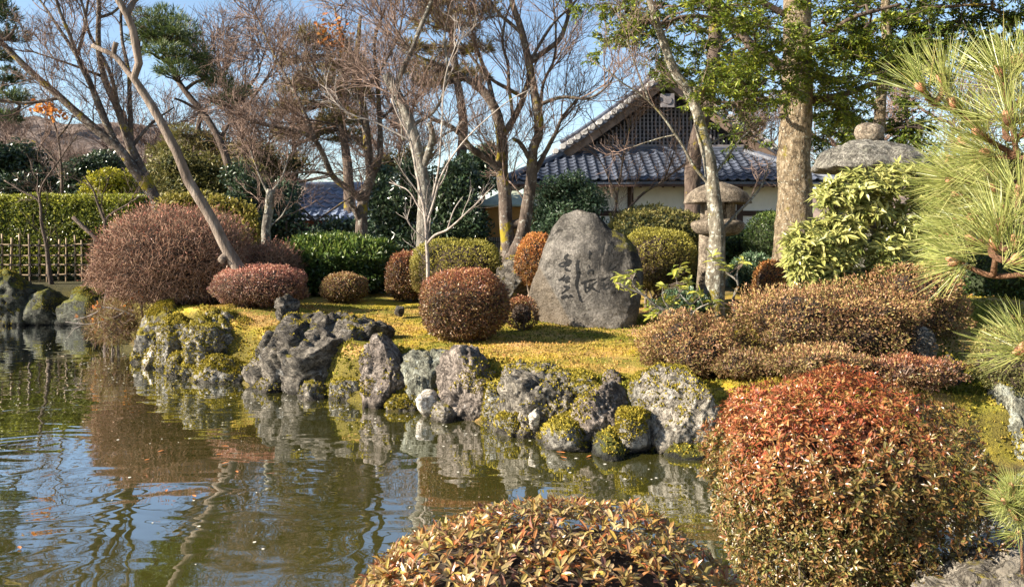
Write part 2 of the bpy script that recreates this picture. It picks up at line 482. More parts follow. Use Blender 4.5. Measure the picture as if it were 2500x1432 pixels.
bank = ramp(nt, fine, [(0.3, (0.045, 0.038, 0.014)), (0.55, (0.13, 0.105, 0.022)), (0.75, (0.26, 0.20, 0.030))])
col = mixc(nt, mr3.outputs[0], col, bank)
nt.links.new(col, b.inputs['Base Color']); b.inputs['Roughness'].default_value = 0.95; b.inputs['Specular IOR Level'].default_value = 0.15
bump(nt, math_n(nt, 'ADD', fine, math_n(nt, 'MULTIPLY', mid, 0.8)), 0.9, 0.03, b)
M_ground = m
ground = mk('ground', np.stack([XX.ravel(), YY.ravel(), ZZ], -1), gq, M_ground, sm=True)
tag(ground, 'mossy garden ground round the pond', None, None, 'structure')

# pond water
m, nt, b, out = newmat('pond_water')
v = objco(nt)
mp = nd(nt, 'ShaderNodeMapping'); mp.inputs['Scale'].default_value = (0.9, 1.5, 1); mp.inputs['Rotation'].default_value = (0, 0, math.radians(9)); nt.links.new(v, mp.inputs[0])
w1 = noise_t(nt, mp.outputs[0], 1.0, 1.0, 0.3, 2.2)
w2 = noise_t(nt, mp.outputs[0], 2.4, 1, 0.3, 1.8)
mp2 = nd(nt, 'ShaderNodeMapping'); mp2.inputs['Scale'].default_value = (0.45, 3.2, 1); mp2.inputs['Rotation'].default_value = (0, 0, math.radians(-7)); nt.links.new(v, mp2.inputs[0])
w3 = noise_t(nt, mp2.outputs[0], 1.2, 1, 0.3, 0.6)
sx = nd(nt, 'ShaderNodeSeparateXYZ'); nt.links.new(v, sx.inputs[0])
mr = nd(nt, 'ShaderNodeMapRange'); mr.inputs[1].default_value = -0.5; mr.inputs[2].default_value = -4.0; nt.links.new(sx.outputs[0], mr.inputs[0])
hh = math_n(nt, 'ADD', math_n(nt, 'MULTIPLY', w1, 0.0062), math_n(nt, 'MULTIPLY', w2, 0.0009))
hh = math_n(nt, 'ADD', hh, math_n(nt, 'MULTIPLY', math_n(nt, 'MULTIPLY', w3, mr.outputs[0]), 0.0026))
bp = nd(nt, 'ShaderNodeBump'); bp.inputs['Strength'].default_value = 1.0; bp.inputs['Distance'].default_value = 1.0
nt.links.new(hh, bp.inputs['Height'])
murk = ramp(nt, noise_t(nt, v, 0.7, 4, 0.6), [(0.3, (0.034, 0.033, 0.006)), (0.7, (0.046, 0.043, 0.008))])
df = nd(nt, 'ShaderNodeBsdfDiffuse'); nt.links.new(murk, df.inputs[0])
gl = nd(nt, 'ShaderNodeBsdfGlossy'); gl.inputs['Roughness'].default_value = 0.015; gl.inputs[0].default_value = (0.95, 0.97, 1.0, 1)
nt.links.new(bp.outputs[0], gl.inputs['Normal'])
fr = nd(nt, 'ShaderNodeFresnel'); fr.inputs[0].default_value = 2.0; nt.links.new(bp.outputs[0], fr.inputs['Normal'])
mx = nd(nt, 'ShaderNodeMixShader'); fm_ = math_n(nt, 'MULTIPLY', fr.outputs[0], 2.0); fm_.node.use_clamp = True
nt.links.new(fm_, mx.inputs[0]); nt.links.new(df.outputs[0], mx.inputs[1]); nt.links.new(gl.outputs[0], mx.inputs[2])
nt.links.new(mx.outputs[0], out.inputs[0])
M_water = m
pv = np.array([(-70, -1, 0), (14, -1, 0), (14, 22, 0), (-70, 22, 0)], float)
tag(mk('pond_water', pv, np.array([[0, 1, 2, 3]]), M_water), 'still olive green pond water', None, None, 'structure')

# far wooded hills
def hills(name, label, x0, x1, y0, hmax, seed, mat, prof):
    nx, ny = 150, 26
    xs = np.linspace(x0, x1, nx); t = np.linspace(0, 1, ny)
    X, T = np.meshgrid(xs, t)
    Y = y0 + T * 120
    top = np.interp(X, [p[0] for p in prof], [p[1] for p in prof])
    Z = 0.5 + top * np.sin(T * np.pi / 2) ** 0.8
    p = np.stack([X.ravel(), Y.ravel(), Z.ravel()], -1)
    n = fbm(p * 0.05, 3, seed) * 4 + np.abs(fbm(p * 0.35, 3, seed + 5)) * 3.0
    p[:, 2] += n * np.clip(p[:, 2] / 6, 0, 1)
    idx = np.arange(nx * ny).reshape(ny, nx)
    q = np.stack([idx[:-1, :-1], idx[:-1, 1:], idx[1:, 1:], idx[1:, :-1]], -1).reshape(-1, 4)
    return tag(mk(name, p, q, mat, sm=False), label, None, None, 'structure')
M_hill = plain('bare_wood_hillside', (0.17, 0.125, 0.10), 0.95, 0.28, 0.35, 0.8)
hills('hill', 'hazy wooded hillside behind the garden', -220, 260, 130, 40, 3, M_hill,
      [(-220, 26), (-150, 34), (-110, 33), (-80, 24), (-60, 14), (-20, 10), (40, 8), (90, 12), (130, 24), (180, 22), (260, 18)])

# ------------------------------------------------------------------ the house with the tiled hip-and-gable roof
def bld(parent, name, a, b_, mat):
    V, Fq = box_vf(a, b_)
    return mk(name, V, Fq, mat, parent)
M_tile = plain('blue_grey_roof_tile', (0.062, 0.072, 0.098), 0.42, 0.22, 3.0, 0.15, spec=0.5)
M_tilepale = plain('weathered_roof_tile', (0.17, 0.165, 0.17), 0.6, 0.25, 3.0, 0.25, spec=0.4)
M_plaster = plain('white_plaster', (0.82, 0.78, 0.73), 0.9, 0.06, 1.5, 0.1)
M_wood = plain('dark_brown_timber', (0.06, 0.032, 0.024), 0.7, 0.25, 5, 0.3, (1, 1, 0.2))
M_barge = plain('weathered_timber', (0.20, 0.14, 0.105), 0.8, 0.25, 5, 0.3, (0.4, 1, 0.4))
M_slat = plain('grey_lattice_timber', (0.17, 0.155, 0.16), 0.8, 0.15, 6, 0.2)
M_void = plain('dark_board_wall', (0.05, 0.045, 0.045), 0.9, 0.2, 4, 0.2)

def pantile_mesh(w, l, name, mat):
    """S-profile clay tile: local x across, y up the slope, z out of the roof"""
    nx = 9
    u = np.linspace(0, 1, nx)
    prof = np.where(u < 0.42, 0.055 * np.sin(u / 0.42 * np.pi) , -0.022 * np.sin((u - 0.42) / 0.58 * np.pi)) * (w / 0.36)
    V = []
    for yy, dz in ((0.0, 0.050), (l * 1.12, 0.004)):
        for k in range(nx): V.append((u[k] * w * 1.02, yy, prof[k] + dz))
    for k in range(nx): V.append((u[k] * w * 1.02, 0.0, prof[k] + 0.012))
    q = [(k, k + 1, nx + k + 1, nx + k) for k in range(nx - 1)] + [(2 * nx + k, 2 * nx + k + 1, k + 1, k) for k in range(nx - 1)]
    return mesh_of(name, np.array(V), np.array(q), mat, sm=False)
HY = 29.0
hs = HY / F
house = thing('tiled_house', 'white walled timber house with blue tiled hip and gable roof behind the garden', 'house', (5.9, 33, 1.0))
hx0, hx1, ez = -0.25, 11.9, 3.98
tz, ty = 5.25, 31.55           # top of the lower roof
# body walls: plaster panels between posts
wy = 30.3
posts = [0.55, 2.35, 4.55, 6.75, 8.75, 10.95]
bld(house, 'wall', (0.6, wy + 0.04, 0.8), (10.9, 36, 4.6), M_plaster)
for x in posts:
    bld(house, 'post', (x - 0.11, wy - 0.06, 0.8), (x + 0.11, wy + 0.12, 4.5), M_wood)
for z0, z1 in ((2.72, 2.92), (3.86, 4.06)):
    bld(house, 'beam', (0.5, wy - 0.03, z0), (11.0, wy + 0.1, z1), M_wood)
bld(house, 'wainscot', (0.62, wy - 0.01, 0.8), (10.9, wy + 0.08, 2.25), M_void)
for k in range(30):
    bld(house, 'batten', (0.75 + k * 0.345, wy - 0.045, 0.85), (0.79 + k * 0.345, wy - 0.008, 2.3), M_wood)
# lower roof
sl = math.atan2(tz - ez, ty - HY)
RL = math.hypot(tz - ez, ty - HY)
th = 0.09
V = []
for (xa, xb, yy, zz) in ((hx0, hx1, HY, ez), (hx0 + 2.55, hx1 - 2.55, ty, tz)):
    V += [(xa, yy, zz - 0.02), (xb, yy, zz - 0.02), (xa, yy, zz - 0.02 - th), (xb, yy, zz - 0.02 - th)]
V = np.array(V)
lower = mk('lower_roof', V, np.array([(0, 1, 5, 4), (2, 6, 7, 3), (0, 2, 3, 1), (4, 5, 7, 6), (0, 4, 6, 2), (1, 3, 7, 5)]), M_tile, house)
tw, tl = 0.365, RL / 9
tile_me = pantile_mesh(tw, tl, 'roof_tile', M_tile)
Rt = Matrix.Rotation(sl, 4, 'X')
rt = random.Random(5)
ncol = int((hx1 - hx0) / tw)
for r in range(9):
    for c in range(ncol):
        x = hx0 + 0.06 + c * tw
        t = (r + 0.6) / 9
        if x < hx0 + 2.55 * t - 0.1 or x + tw > hx1 - 2.55 * t + 0.1: continue
        Mx = Matrix.Translation((x, HY - 0.05 + (ty - HY) * r / 9, ez + (tz - ez) * r / 9 + 0.02)) @ Rt @ Matrix.Rotation(rt.uniform(-0.012, 0.012), 4, 'Z')
        inst('roof_tile', tile_me, lower, Mx)
# side skirts of the lower roof and hip ridges
for sgn, xa in ((-1, hx0), (1, hx1)):
    xi = xa - sgn * 2.55
    V = np.array([(xa, HY, ez - 0.03), (xa, 40, ez - 0.03), (xi, 40, tz - 0.03), (xi, ty, tz - 0.03), (xa, HY, ez - 0.12), (xa, 40, ez - 0.12), (xi, 40, tz - 0.14), (xi, ty, tz - 0.14)])
    mk('side_roof', V, np.array([(0, 1, 2, 3), (4, 7, 6, 5), (0, 4, 5, 1), (0, 3, 7, 4)]), M_tile, house)
    n = 14
    pts = np.array([(xa + (xi - xa) * t, HY + (ty - HY) * t, ez + (tz - ez) * t + 0.09) for t in np.linspace(-0.02, 1, n)])
    V, Fs = tubes(pts[None], np.full((1, n), 0.14) + 0.015 * (np.arange(n) % 2), 8, True)
    mk('hip_ridge', V, Fs, M_tile, house)
# eave boards and rafters
bld(house, 'eave_board', (hx0 + 0.1, HY + 0.02, ez - 0.20), (hx1 - 0.1, HY + 0.09, ez - 0.115), M_wood)
for k in range(28):
    x = hx0 + 0.5 + k * 0.41
    V, Fq = box_vf((x - 0.04, 0, -0.12), (x + 0.04, 1.4, 0.0))
    ang = sl
    V2 = V.copy(); V2[:, 1] = HY + 0.1 + V[:, 1] * math.cos(ang) - V[:, 2] * math.sin(ang); V2[:, 2] = ez - 0.13 + V[:, 1] * math.sin(ang) + V[:, 2] * math.cos(ang)
    mk('rafter', V2, Fq, M_wood, house)
# flashing ridge where the lower roof meets the gable
for k, (zz, dy) in enumerate(((5.22, 0.0), (5.33, 0.07), (5.44, 0.14))):
    V, Fs = tubes(np.array([[(2.4, ty - 0.02 + dy, zz), (9.7, ty - 0.02 + dy, zz)]]), np.full((1, 2), 0.085), 8, True)
    mk('ridge_course', V, Fs, M_tile, house)
# gable
ax, az = 6.12, 8.42
def gz(dx):         # concave roof line: drop from the apex at horizontal distance dx
    t = dx / 4.35
    return az - 3.15 * (1.14 * t - 0.14 * t * t)
gy0 = 31.0
V = np.array([(ax - 3.9, 31.95, 5.4), (ax + 3.9, 31.95, 5.4), (ax, 31.95, 7.95)])
mk('gable_wall', V, np.array([[0, 1, 2]]), M_void, house)
lat = mk('gable_sill', *box_vf((ax - 3.9, 31.78, 5.50), (ax + 3.9, 31.94, 5.62)), M_slat, house)
for k in range(-22, 23):
    x = ax + k * 0.158
    zt = gz(abs(k * 0.158)) - 0.62
    if zt < 5.75: continue
    bld(house, 'lattice_slat', (x - 0.03, 31.80, 5.62), (x + 0.03, 31.86, zt), M_slat)
for k in range(13):
    z = 5.74 + k * 0.16
    hw = 4.35 * (az - 0.65 - z) / 3.15 * 0.86
    if hw < 0.3: continue
    bld(house, 'lattice_rail', (ax - hw, 31.87, z - 0.025), (ax + hw, 31.92, z + 0.025), M_slat)
# upper roof slopes, barge boards, descending ridges with round caps
cap_g = Geo()
V, Fs = tubes(np.array([[(0, -0.14, 0), (0, 0.30, 0.0)]]), np.full((1, 2), 0.11), 10, True)
M_cap = plain('pale_tile_end', (0.42, 0.40, 0.38), 0.6, 0.2, 9, 0.2)
cap_me = mesh_of('cap_tile', V, Fs, M_cap, sm=False)
V, Fs = tubes(np.array([[(0, -0.05, 0), (0, 0.40, 0.0)]]), np.array([[0.10, 0.085]]), 8, True)
for sgn in (-1, 1):
    n = 16
    dx = np.linspace(0.0, 4.45, n)
    up = np.array([(ax + sgn * d, gy0, gz(d)) for d in dx])
    lo = up - np.array([0, 0, 0.16])
    ub = up + np.array([0, 8.5, 0]); lb = lo + np.array([0, 8.5, 0])
    V = np.vstack([up, lo, ub, lb])
    q = []
    for k in range(n - 1):
        q += [(k, k + 1, n + k + 1, n + k), (k, 2 * n + k, 2 * n + k + 1, k + 1), (n + k, n + k + 1, 3 * n + k + 1, 3 * n + k)]
    roof = mk('upper_roof', V, np.array(q), M_tile, house)
    # barge board
    V = np.vstack([lo + (0, 0.12, 0.0), lo + (0, 0.12, -0.36), lo + (0, 0.22, 0.0), lo + (0, 0.22, -0.36)])
    q = []
    for k in range(n - 1):
        q += [(k, k + 1, n + k + 1, n + k), (n + k, n + k + 1, 3 * n + k + 1, 3 * n + k), (2 * n + k, 3 * n + k, 3 * n + k + 1, 2 * n + k + 1)]
    mk('barge_board', V, np.array(q), M_barge, house)
    # descending ridge: stacked courses running down the slope just inside the edge
    for (dy, dz, rr) in ((0.66, 0.10, 0.13), (0.66, 0.27, 0.10), (0.24, 0.05, 0.085)):
        pts = up[:-1] + np.array([0, dy, dz])
        pts = catmull(pts, 40)
        rad = rr * (1 + 0.10 * (np.arange(40) % 2))
        V, Fs = tubes(pts[None], rad[None], 8, True)
        mk('ridge_course', V, Fs, M_tile if dz > 0.2 else M_tilepale, house)
    # round caps of the edge tiles
    for k in range(15):
        d = 0.42 + k * 0.285
        Mx = Matrix.Translation((ax + sgn * d, gy0 - 0.10, gz(d) + 0.04))
        inst('cap_tile', cap_me, roof, Mx)
    # tile rows on the slope itself
    g = Geo()
    for k in range(26):
        y = gy0 + 1.0 + k * 0.29
        pts = np.array([(ax + sgn * d, y, gz(d) + 0.02) for d in dx])
        V, Fs = tubes(pts[None], np.full((1, n), 0.075), 6)
        g.add(V, Fs)
    tag(g.build('tile_rows', M_tile, roof), kind='stuff')
# main ridge and its end ornament
bld(house, 'main_ridge', (ax - 0.17, gy0 + 0.25, az - 0.1), (ax + 0.17, 39.5, az + 0.45), M_tilepale)
V, Fs = tubes(np.array([[(ax, gy0 + 0.1, az + 0.5), (ax, 39.6, az + 0.5)]]), np.full((1, 2), 0.14), 8, True)
mk('ridge_cap', V, Fs, M_tilepale, house)
orn = Geo()
a_ = np.linspace(0, 2 * np.pi, 24, endpoint=False)
for s0, y0_, z0_ in ((0.36, 0.0, 0.05), (0.26, -0.09, 0.05)):
    ring = np.array([(ax + s0 * math.cos(t) * (1 + 0.12 * math.cos(3 * t)), gy0 + y0_, az + z0_ + s0 * 1.05 * math.sin(t)) for t in a_])
    V = np.vstack([ring, ring + (0, 0.16, 0)])
    k = np.arange(24); k2 = (k + 1) % 24
    orn.add(V, [np.stack([k, k + 24, k2 + 24, k2], -1), np.arange(23, -1, -1)[None]])
orn.build('ridge_end_tile', M_tilepale, house)
# carved pendant under the gable
pn = Geo(); pn.add(*box_vf((ax - 0.26, 30.98, az - 1.42), (ax + 0.26, 31.10, az - 0.88)))
ring = np.array([(ax + 0.15 * math.cos(t), 30.95, az - 1.15 + 0.15 * math.sin(t)) for t in a_])
pn.add(np.vstack([ring, ring + (0, 0.08, 0)]), [np.stack([k, k + 24, k2 + 24, k2], -1), np.arange(23, -1, -1)[None]])
pn.build('gable_pendant', M_slat, house)

# small ochre hut with a green copper roof
hut = thing('garden_hut', 'small ochre walled hut with pale green roof behind the mossy double trunk', 'hut', (-0.15, 22.6, 0.95))
M_ochre = plain('ochre_clay', (0.42, 0.22, 0.075), 0.9, 0.12, 8, 0.2)
M_copper = plain('verdigris_roof', (0.30, 0.32, 0.24), 0.6, 0.15, 3, 0.1)
M_paper = plain('paper_screen', (0.62, 0.52, 0.45), 0.9, 0.05, 2, 0.0)
hx = -0.80
bld(hut, 'wall', (hx, 22, 0.8), (hx + 1.5, 23.4, 2.86), M_ochre)
bld(hut, 'screen', (hx + 0.12, 21.985, 1.15), (hx + 0.62, 21.999, 1.98), M_paper)
for k in range(8): bld(hut, 'lattice_bar', (hx + 0.13 + k * 0.066, 21.95, 1.15), (hx + 0.15 + k * 0.066, 21.984, 1.98), M_wood)
for k in range(3): bld(hut, 'lattice_rail', (hx + 0.12, 21.93, 1.25 + k * 0.3), (hx + 0.62, 21.949, 1.275 + k * 0.3), M_wood)
bld(hut, 'post', (hx - 0.04, 21.93, 0.8), (hx + 0.06, 22.03, 2.87), M_wood)
V = np.array([(hx - 0.22, 21.7, 2.88), (hx + 1.7, 21.7, 2.88), (hx + 1.7, 23.7, 2.88), (hx - 0.22, 23.7, 2.88), (hx + 0.55, 22.5, 3.30), (hx + 0.95, 22.5, 3.30), (hx - 0.22, 21.7, 2.83), (hx + 1.7, 21.7, 2.83), (hx + 1.7, 23.7, 2.83), (hx - 0.22, 23.7, 2.83)])
rf = mk('roof', V, [np.array([(0, 1, 5, 4), (2, 3, 4, 5), (6, 9, 8, 7), (0, 6, 7, 1), (1, 7, 8, 2), (3, 9, 6, 0)]), np.array([(1, 2, 5), (3, 0, 4)])], M_copper, hut)

def low_house(name, label, x0, x1, y, ze, zr, mat_w, mat_r, depth=4.0, tiles=True):
    t = thing(name, label, 'building', ((x0 + x1) / 2, y + depth / 2, 1.0))
    bld(t, 'wall', (x0 + 0.5, y + 0.6, 0.8), (x1 - 0.5, y + depth - 0.6, ze + 0.1), mat_w)
    ym = y + depth / 2
    V = np.array([(x0, y, ze), (x1, y, ze), (x1, y + depth, ze), (x0, y + depth, ze), (x0 + 0.5, ym, zr), (x1 - 0.5, ym, zr), (x0, y, ze - 0.1), (x1, y, ze - 0.1), (x1, y + depth, ze - 0.1), (x0, y + depth, ze - 0.1)])
    r = mk('roof', V, [np.array([(0, 1, 5, 4), (2, 3, 4, 5), (6, 9, 8, 7), (0, 6, 7, 1), (1, 7, 8, 2), (3, 9, 6, 0)]), np.array([(1, 2, 5), (3, 0, 4)])], mat_r, t)
    V, Fs = tubes(np.array([[(x0 + 0.4, ym, zr + 0.08), (x1 - 0.4, ym, zr + 0.08)]]), np.full((1, 2), 0.14), 8, True)
    mk('ridge', V, Fs, mat_r, t)
    if tiles:
        g = Geo(); L = math.hypot(zr - ze, depth / 2); s_ = math.atan2(zr - ze, depth / 2)
        me = pantile_mesh(0.3, L / 7, 'tmp', None)
        co = np.zeros(len(me.vertices) * 3); me.vertices.foreach_get('co', co); co = co.reshape(-1, 3)
        fq = np.array([p.vertices[:] for p in me.polygons]); bpy.data.meshes.remove(me)
        for rr in range(7):
            for c in range(int((x1 - x0 - 0.3) / 0.3)):
                x = x0 + c * 0.3 + 0.1
                if x < x0 + 0.5 * rr / 7 or x + 0.3 > x1 - 0.5 * rr / 7: continue
                V = np.stack([co[:, 0] + x, y - 0.03 + rr / 7 * depth / 2 + co[:, 1] * math.cos(s_) - co[:, 2] * math.sin(s_), ze + rr / 7 * (zr - ze) + 0.02 + co[:, 1] * math.sin(s_) + co[:, 2] * math.cos(s_)], -1)
                g.add(V, fq)
        tag(g.build('tile_rows', mat_r, r), kind='stuff')
    return t
M_redwall = plain('red_brown_wall', (0.20, 0.075, 0.045), 0.85, 0.15, 4, 0.15)
M_tilelight = plain('pale_blue_roof_tile', (0.20, 0.24, 0.33), 0.35, 0.2, 3, 0.1, spec=0.6)
low_house('tea_house', 'low red brown garden house with pale blue tiles behind the maple', -8.0, -4.6, 27, 2.62, 3.75, M_redwall, M_tilelight, 4.4)
low_house('wing_building', 'low tiled wing with red brown wall behind the green azalea mound', -5.7, -2.6, 24, 2.35, 2.95, M_redwall, M_tilelight, 3.0)
low_house('distant_house', 'grey roofed house far behind the clipped hedge', -24.0, -18.5, 38, 3.9, 5.0, M_plaster, M_tilepale, 5.0, False)
low_house('left_outbuilding', 'grey roofed outbuilding between the hedge and the yellow shrub', -19.4, -16.0, 32.5, 3.15, 4.1, M_plaster, M_tile, 4.0, False)

# ------------------------------------------------------------------ rocks
_bm = bmesh.new(); bmesh.ops.create_icosphere(_bm, subdivisions=4, radius=1)
ICO5 = (np.array([v.co[:] for v in _bm.verts]), np.array([[v.index for v in f.verts] for f in _bm.faces])); _bm.free()
_bm = bmesh.new(); bmesh.ops.create_icosphere(_bm, subdivisions=5, radius=1)
ICO6 = (np.array([v.co[:] for v in _bm.verts]), np.array([[v.index for v in f.verts] for f in _bm.faces])); _bm.free()
_bm = bmesh.new(); bmesh.ops.create_icosphere(_bm, subdivisions=6, radius=1)
ICO7 = (np.array([v.co[:] for v in _bm.verts]), np.array([[v.index for v in f.verts] for f in _bm.faces])); _bm.free()
M_moss = leafmat('moss_tuft', [(0.0, (0.09, 0.085, 0.010)), (0.5, (0.25, 0.205, 0.022)), (1.0, (0.40, 0.31, 0.035))], [(0.0, (0.24, 0.12, 0.04)), (0.5, (0.42, 0.25, 0.08)), (1.0, (0.56, 0.38, 0.15))], 0.25, 0.8, 0.1, third=[(0.0, (0.045, 0.055, 0.008)), (0.5, (0.12, 0.13, 0.016)), (1.0, (0.20, 0.19, 0.025))])
def mesh_scatter(rs, V, Fq, n, weight):
    a = V[Fq[:, 0]]; b_ = V[Fq[:, 1]]; c = V[Fq[:, 2]]
    cr = np.cross(b_ - a, c - a); ar = np.linalg.norm(cr, axis=1) / 2
    nn = cr / np.maximum(2 * ar[:, None], 1e-9)
    w = ar * weight(nn, (a + b_ + c) / 3)
    if w.sum() <= 0: return None
    k = rs.choice(len(Fq), n, p=w / w.sum())
    u = rs.rand(n); v_ = rs.rand(n); s = u + v_ > 1
    u[s] = 1 - u[s]; v_[s] = 1 - v_[s]
    return a[k] + (b_ - a)[k] * u[:, None] + (c - a)[k] * v_[:, None], nn[k], w.sum()
def tufts(rs, p, nn, L, Wd, g, bgreen=None):
    n = len(p)
    d = nrm(nn * 0.8 + rs.normal(size=(n, 3)) * 0.55 + np.array([0, 0, 0.15]))
    side = rand_dirs(rs, n)
    V, q = quadleaf(p - nn * 0.006, d, side, L * (0.6 + 0.8 * rs.rand(n)), Wd * (0.6 + 0.8 * rs.rand(n)))
    A = rva(rs, n, 4, g)
    if bgreen is None: A[:, 2] *= 0.35
    else: A[:, 2] = np.repeat(np.clip(bgreen, 0, 1), 4)
    return V, q, A
SHORE = {k: 0.12 for k in (13, 14, 15, 17, 18, 19, 20, 21, 40)}
SHORE.update({11: 0.25, 12: 0.35, 23: 0.2, 24: 0.2, 25: 0.2, 27: 0.1, 16: 0.1, 22: 0.1, 14: 0.2, 18: 0.2, 31: -0.5, 32: -0.5, 33: -0.4, 28: 0.1})
def rock(name, label, box, Y, dep, mat, seed, ang=0.35, lump=0.22, layer=0.12, moss=0, mossz=0.45, rot=0.0, sub=6, cuts=7, sink=0.12, tilt=0.0, power=2.6, group=None, mossthr=0.0):
    """box = pixel box (x0,y0,x1,y1) at depth Y, dep = half depth in metres"""
    rs = np.random.RandomState(seed)
    if seed in SHORE: Y = Y + SHORE[seed]
    U, Fq = ICO7 if sub == 7 else ICO6 if sub == 6 else ICO5
    x0, y0, x1, y1 = box
    c = P((x0 + x1) / 2, y1 - 0.30 * (y1 - y0), Y)
    rx = (x1 - x0) / 2 * Y / F; rz = 0.70 * (y1 - y0) * Y / F
    r = (np.abs(U) ** power).sum(1) ** (-1 / power)
    V = U * r[:, None]
    for k in range(cuts + 5):
        d = rand_dirs(rs, 1)[0]
        lim = 0.56 + 0.34 * rs.rand()
        s = V @ d
        over = np.maximum(s - lim, 0)
        V = V - d * (over * min(0.97, 0.72 + ang * 0.3))[:, None]
    V /= np.abs(V).max(0)
    if rot:
        cs, sn = math.cos(rot), math.sin(rot)
        V = np.stack([V[:, 0] * cs - V[:, 1] * sn, V[:, 0] * sn + V[:, 1] * cs, V[:, 2]], -1)
    Wv = V * np.array([rx, dep, rz])
    N_ = nrm(U / np.array([rx, dep, rz]))
    sc = 1.0 / max(rx, rz, 0.15)
    off = rs.rand(3) * 50
    amp = min(rx, rz, dep)
    n1 = fbm(Wv * sc * 1.3 + off, 3, seed)
    n2 = 1 - 2 * np.abs(fbm(Wv * sc * 3.2 + off, 4, seed + 7))
    n3 = fbm(Wv * sc * 11 + off, 4, seed + 11, 0.65)
    Wv = Wv + N_ * (amp * (lump * 0.8 * n1 + lump * 0.5 * n2 + lump * 0.42 * n3))[:, None]
    if layer:
        q = Wv * sc * np.array([1.2, 1.2, 4.0]) + np.array([0, 0, 1.2]) * (Wv[:, :1] * sc) + off
        ly = 1 - np.abs(fbm(q, 4, seed + 21)) * 2.2
        cr = np.minimum(np.abs(fbm(Wv * sc * np.array([2.6, 2.6, 1.0]) + off, 3, seed + 31)) * 6, 1) - 1
        Wv = Wv + N_ * (amp * layer * (0.45 * ly + 0.75 * cr))[:, None]
    if tilt:
        cs, sn = math.cos(tilt), math.sin(tilt)
        Wv = np.stack([Wv[:, 0] * cs - Wv[:, 2] * sn, Wv[:, 1], Wv[:, 0] * sn + Wv[:, 2] * cs], -1)
    Vw = Wv + c
    o = thing(name, label, 'rock', (c[0], c[1], min(hz(c[0], c[1]), 0.5)), group) if moss else None
    if moss:
        mk('stone', Vw, Fq, mat, o, sm=True)
        sd = seed + 100
        def wgt(nn, ct):
            m_ = fbm(ct * 1.9 + 31, 3, sd, 0.4) * 1.0 + nn[:, 2] * mossz + mossthr
            return np.clip((m_ - 0.26) * 22, 0, 1) * (ct[:, 2] > 0.03)
        res = mesh_scatter(rs, Vw, Fq, moss, wgt)
        if res:
            V, q, A = tufts(rs, res[0], res[1], 0.030, 0.020, rs.rand(moss) * 0.25)
            tag(mk('moss', V, q, M_moss, o, attr=A), kind='stuff')
        return o
    Vw0 = Vw - np.array([c[0], c[1], 0])
    o = mk(name, Vw0, Fq, mat, sm=True)
    o.location = (c[0], c[1], 0)
    return tag(o, label, 'rock', group)

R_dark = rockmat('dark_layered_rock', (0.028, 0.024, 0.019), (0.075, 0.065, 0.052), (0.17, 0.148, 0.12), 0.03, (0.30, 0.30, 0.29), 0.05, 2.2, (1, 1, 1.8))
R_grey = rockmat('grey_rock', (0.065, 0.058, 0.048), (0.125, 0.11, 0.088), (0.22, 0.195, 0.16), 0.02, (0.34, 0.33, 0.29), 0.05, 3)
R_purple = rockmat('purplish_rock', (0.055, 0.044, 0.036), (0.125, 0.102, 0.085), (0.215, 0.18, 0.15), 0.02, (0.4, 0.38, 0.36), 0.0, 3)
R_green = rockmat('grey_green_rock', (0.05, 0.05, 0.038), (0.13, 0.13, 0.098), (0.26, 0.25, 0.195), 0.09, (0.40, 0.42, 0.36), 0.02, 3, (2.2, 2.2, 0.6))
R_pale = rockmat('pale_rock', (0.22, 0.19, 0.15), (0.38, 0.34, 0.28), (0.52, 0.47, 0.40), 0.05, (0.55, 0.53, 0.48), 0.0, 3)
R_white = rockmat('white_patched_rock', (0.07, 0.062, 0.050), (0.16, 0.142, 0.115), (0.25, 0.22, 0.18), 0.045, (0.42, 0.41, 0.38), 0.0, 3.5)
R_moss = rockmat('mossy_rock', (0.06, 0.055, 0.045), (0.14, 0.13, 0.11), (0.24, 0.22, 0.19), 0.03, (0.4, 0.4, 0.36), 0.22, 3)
R_mossshade = rockmat('shade_toned_mossy_rock', (0.018, 0.020, 0.014), (0.040, 0.042, 0.030), (0.08, 0.078, 0.06), 0.0, (0.15, 0.15, 0.12), 0.22, 3, mosscol=(0.10, 0.11, 0.015))  # rock and moss colours darkened to stand in for shade, as on the far bank

rock('boulder', 'large dark craggy layered boulder at the pond edge', (612, 752, 956, 975), 11.0, 0.8, R_dark, 11, 0.5, 0.15, 0.20, 5200, 0.35, sub=7, power=3.2, cuts=10, mossthr=-0.05)
rock('boulder_crest', 'small dark knob of rock on top of the layered boulder', (672, 722, 735, 772), 11.2, 0.2, R_dark, 12, 0.4, 0.3, 0.2, 0, sub=5, sink=-0.5)
rock('pointed_rock', 'angular pointed grey rock with pale ridge leaning at the water', (872, 826, 1032, 990), 9.95, 0.4, R_purple, 13, 0.9, 0.16, 0.14, 1200, 0.35, cuts=9, tilt=-0.12, power=3.0, mossthr=-0.02, sub=7)
rock('upright_rock', 'greenish grey upright streaked rock beside the pointed one', (982, 858, 1112, 992), 9.75, 0.35, R_green, 14, 0.5, 0.2, 0.2, 1500, 0.5, cuts=6, power=3.2, mossthr=0.05)
rock('purple_rock', 'rough purplish rock between moss banks at the water', (1066, 848, 1232, 1010), 9.25, 0.42, R_purple, 15, 0.4, 0.2, 0.12, 900, 0.4, cuts=6, power=3.4, mossthr=-0.05, sub=7)
rock('pale_rock', 'small pale stone at the waterline under the upright rock', (1012, 955, 1078, 1003), 9.25, 0.2, R_pale, 16, 0.5, 0.15, 0, 0, sub=5)
rock('round_rock', 'dark rounded rock with moss cap hanging over the pond', (1222, 893, 1445, 1040), 8.65, 0.5, R_grey, 17, 0.3, 0.22, 0.14, 3000, 0.6, power=3, sub=7)
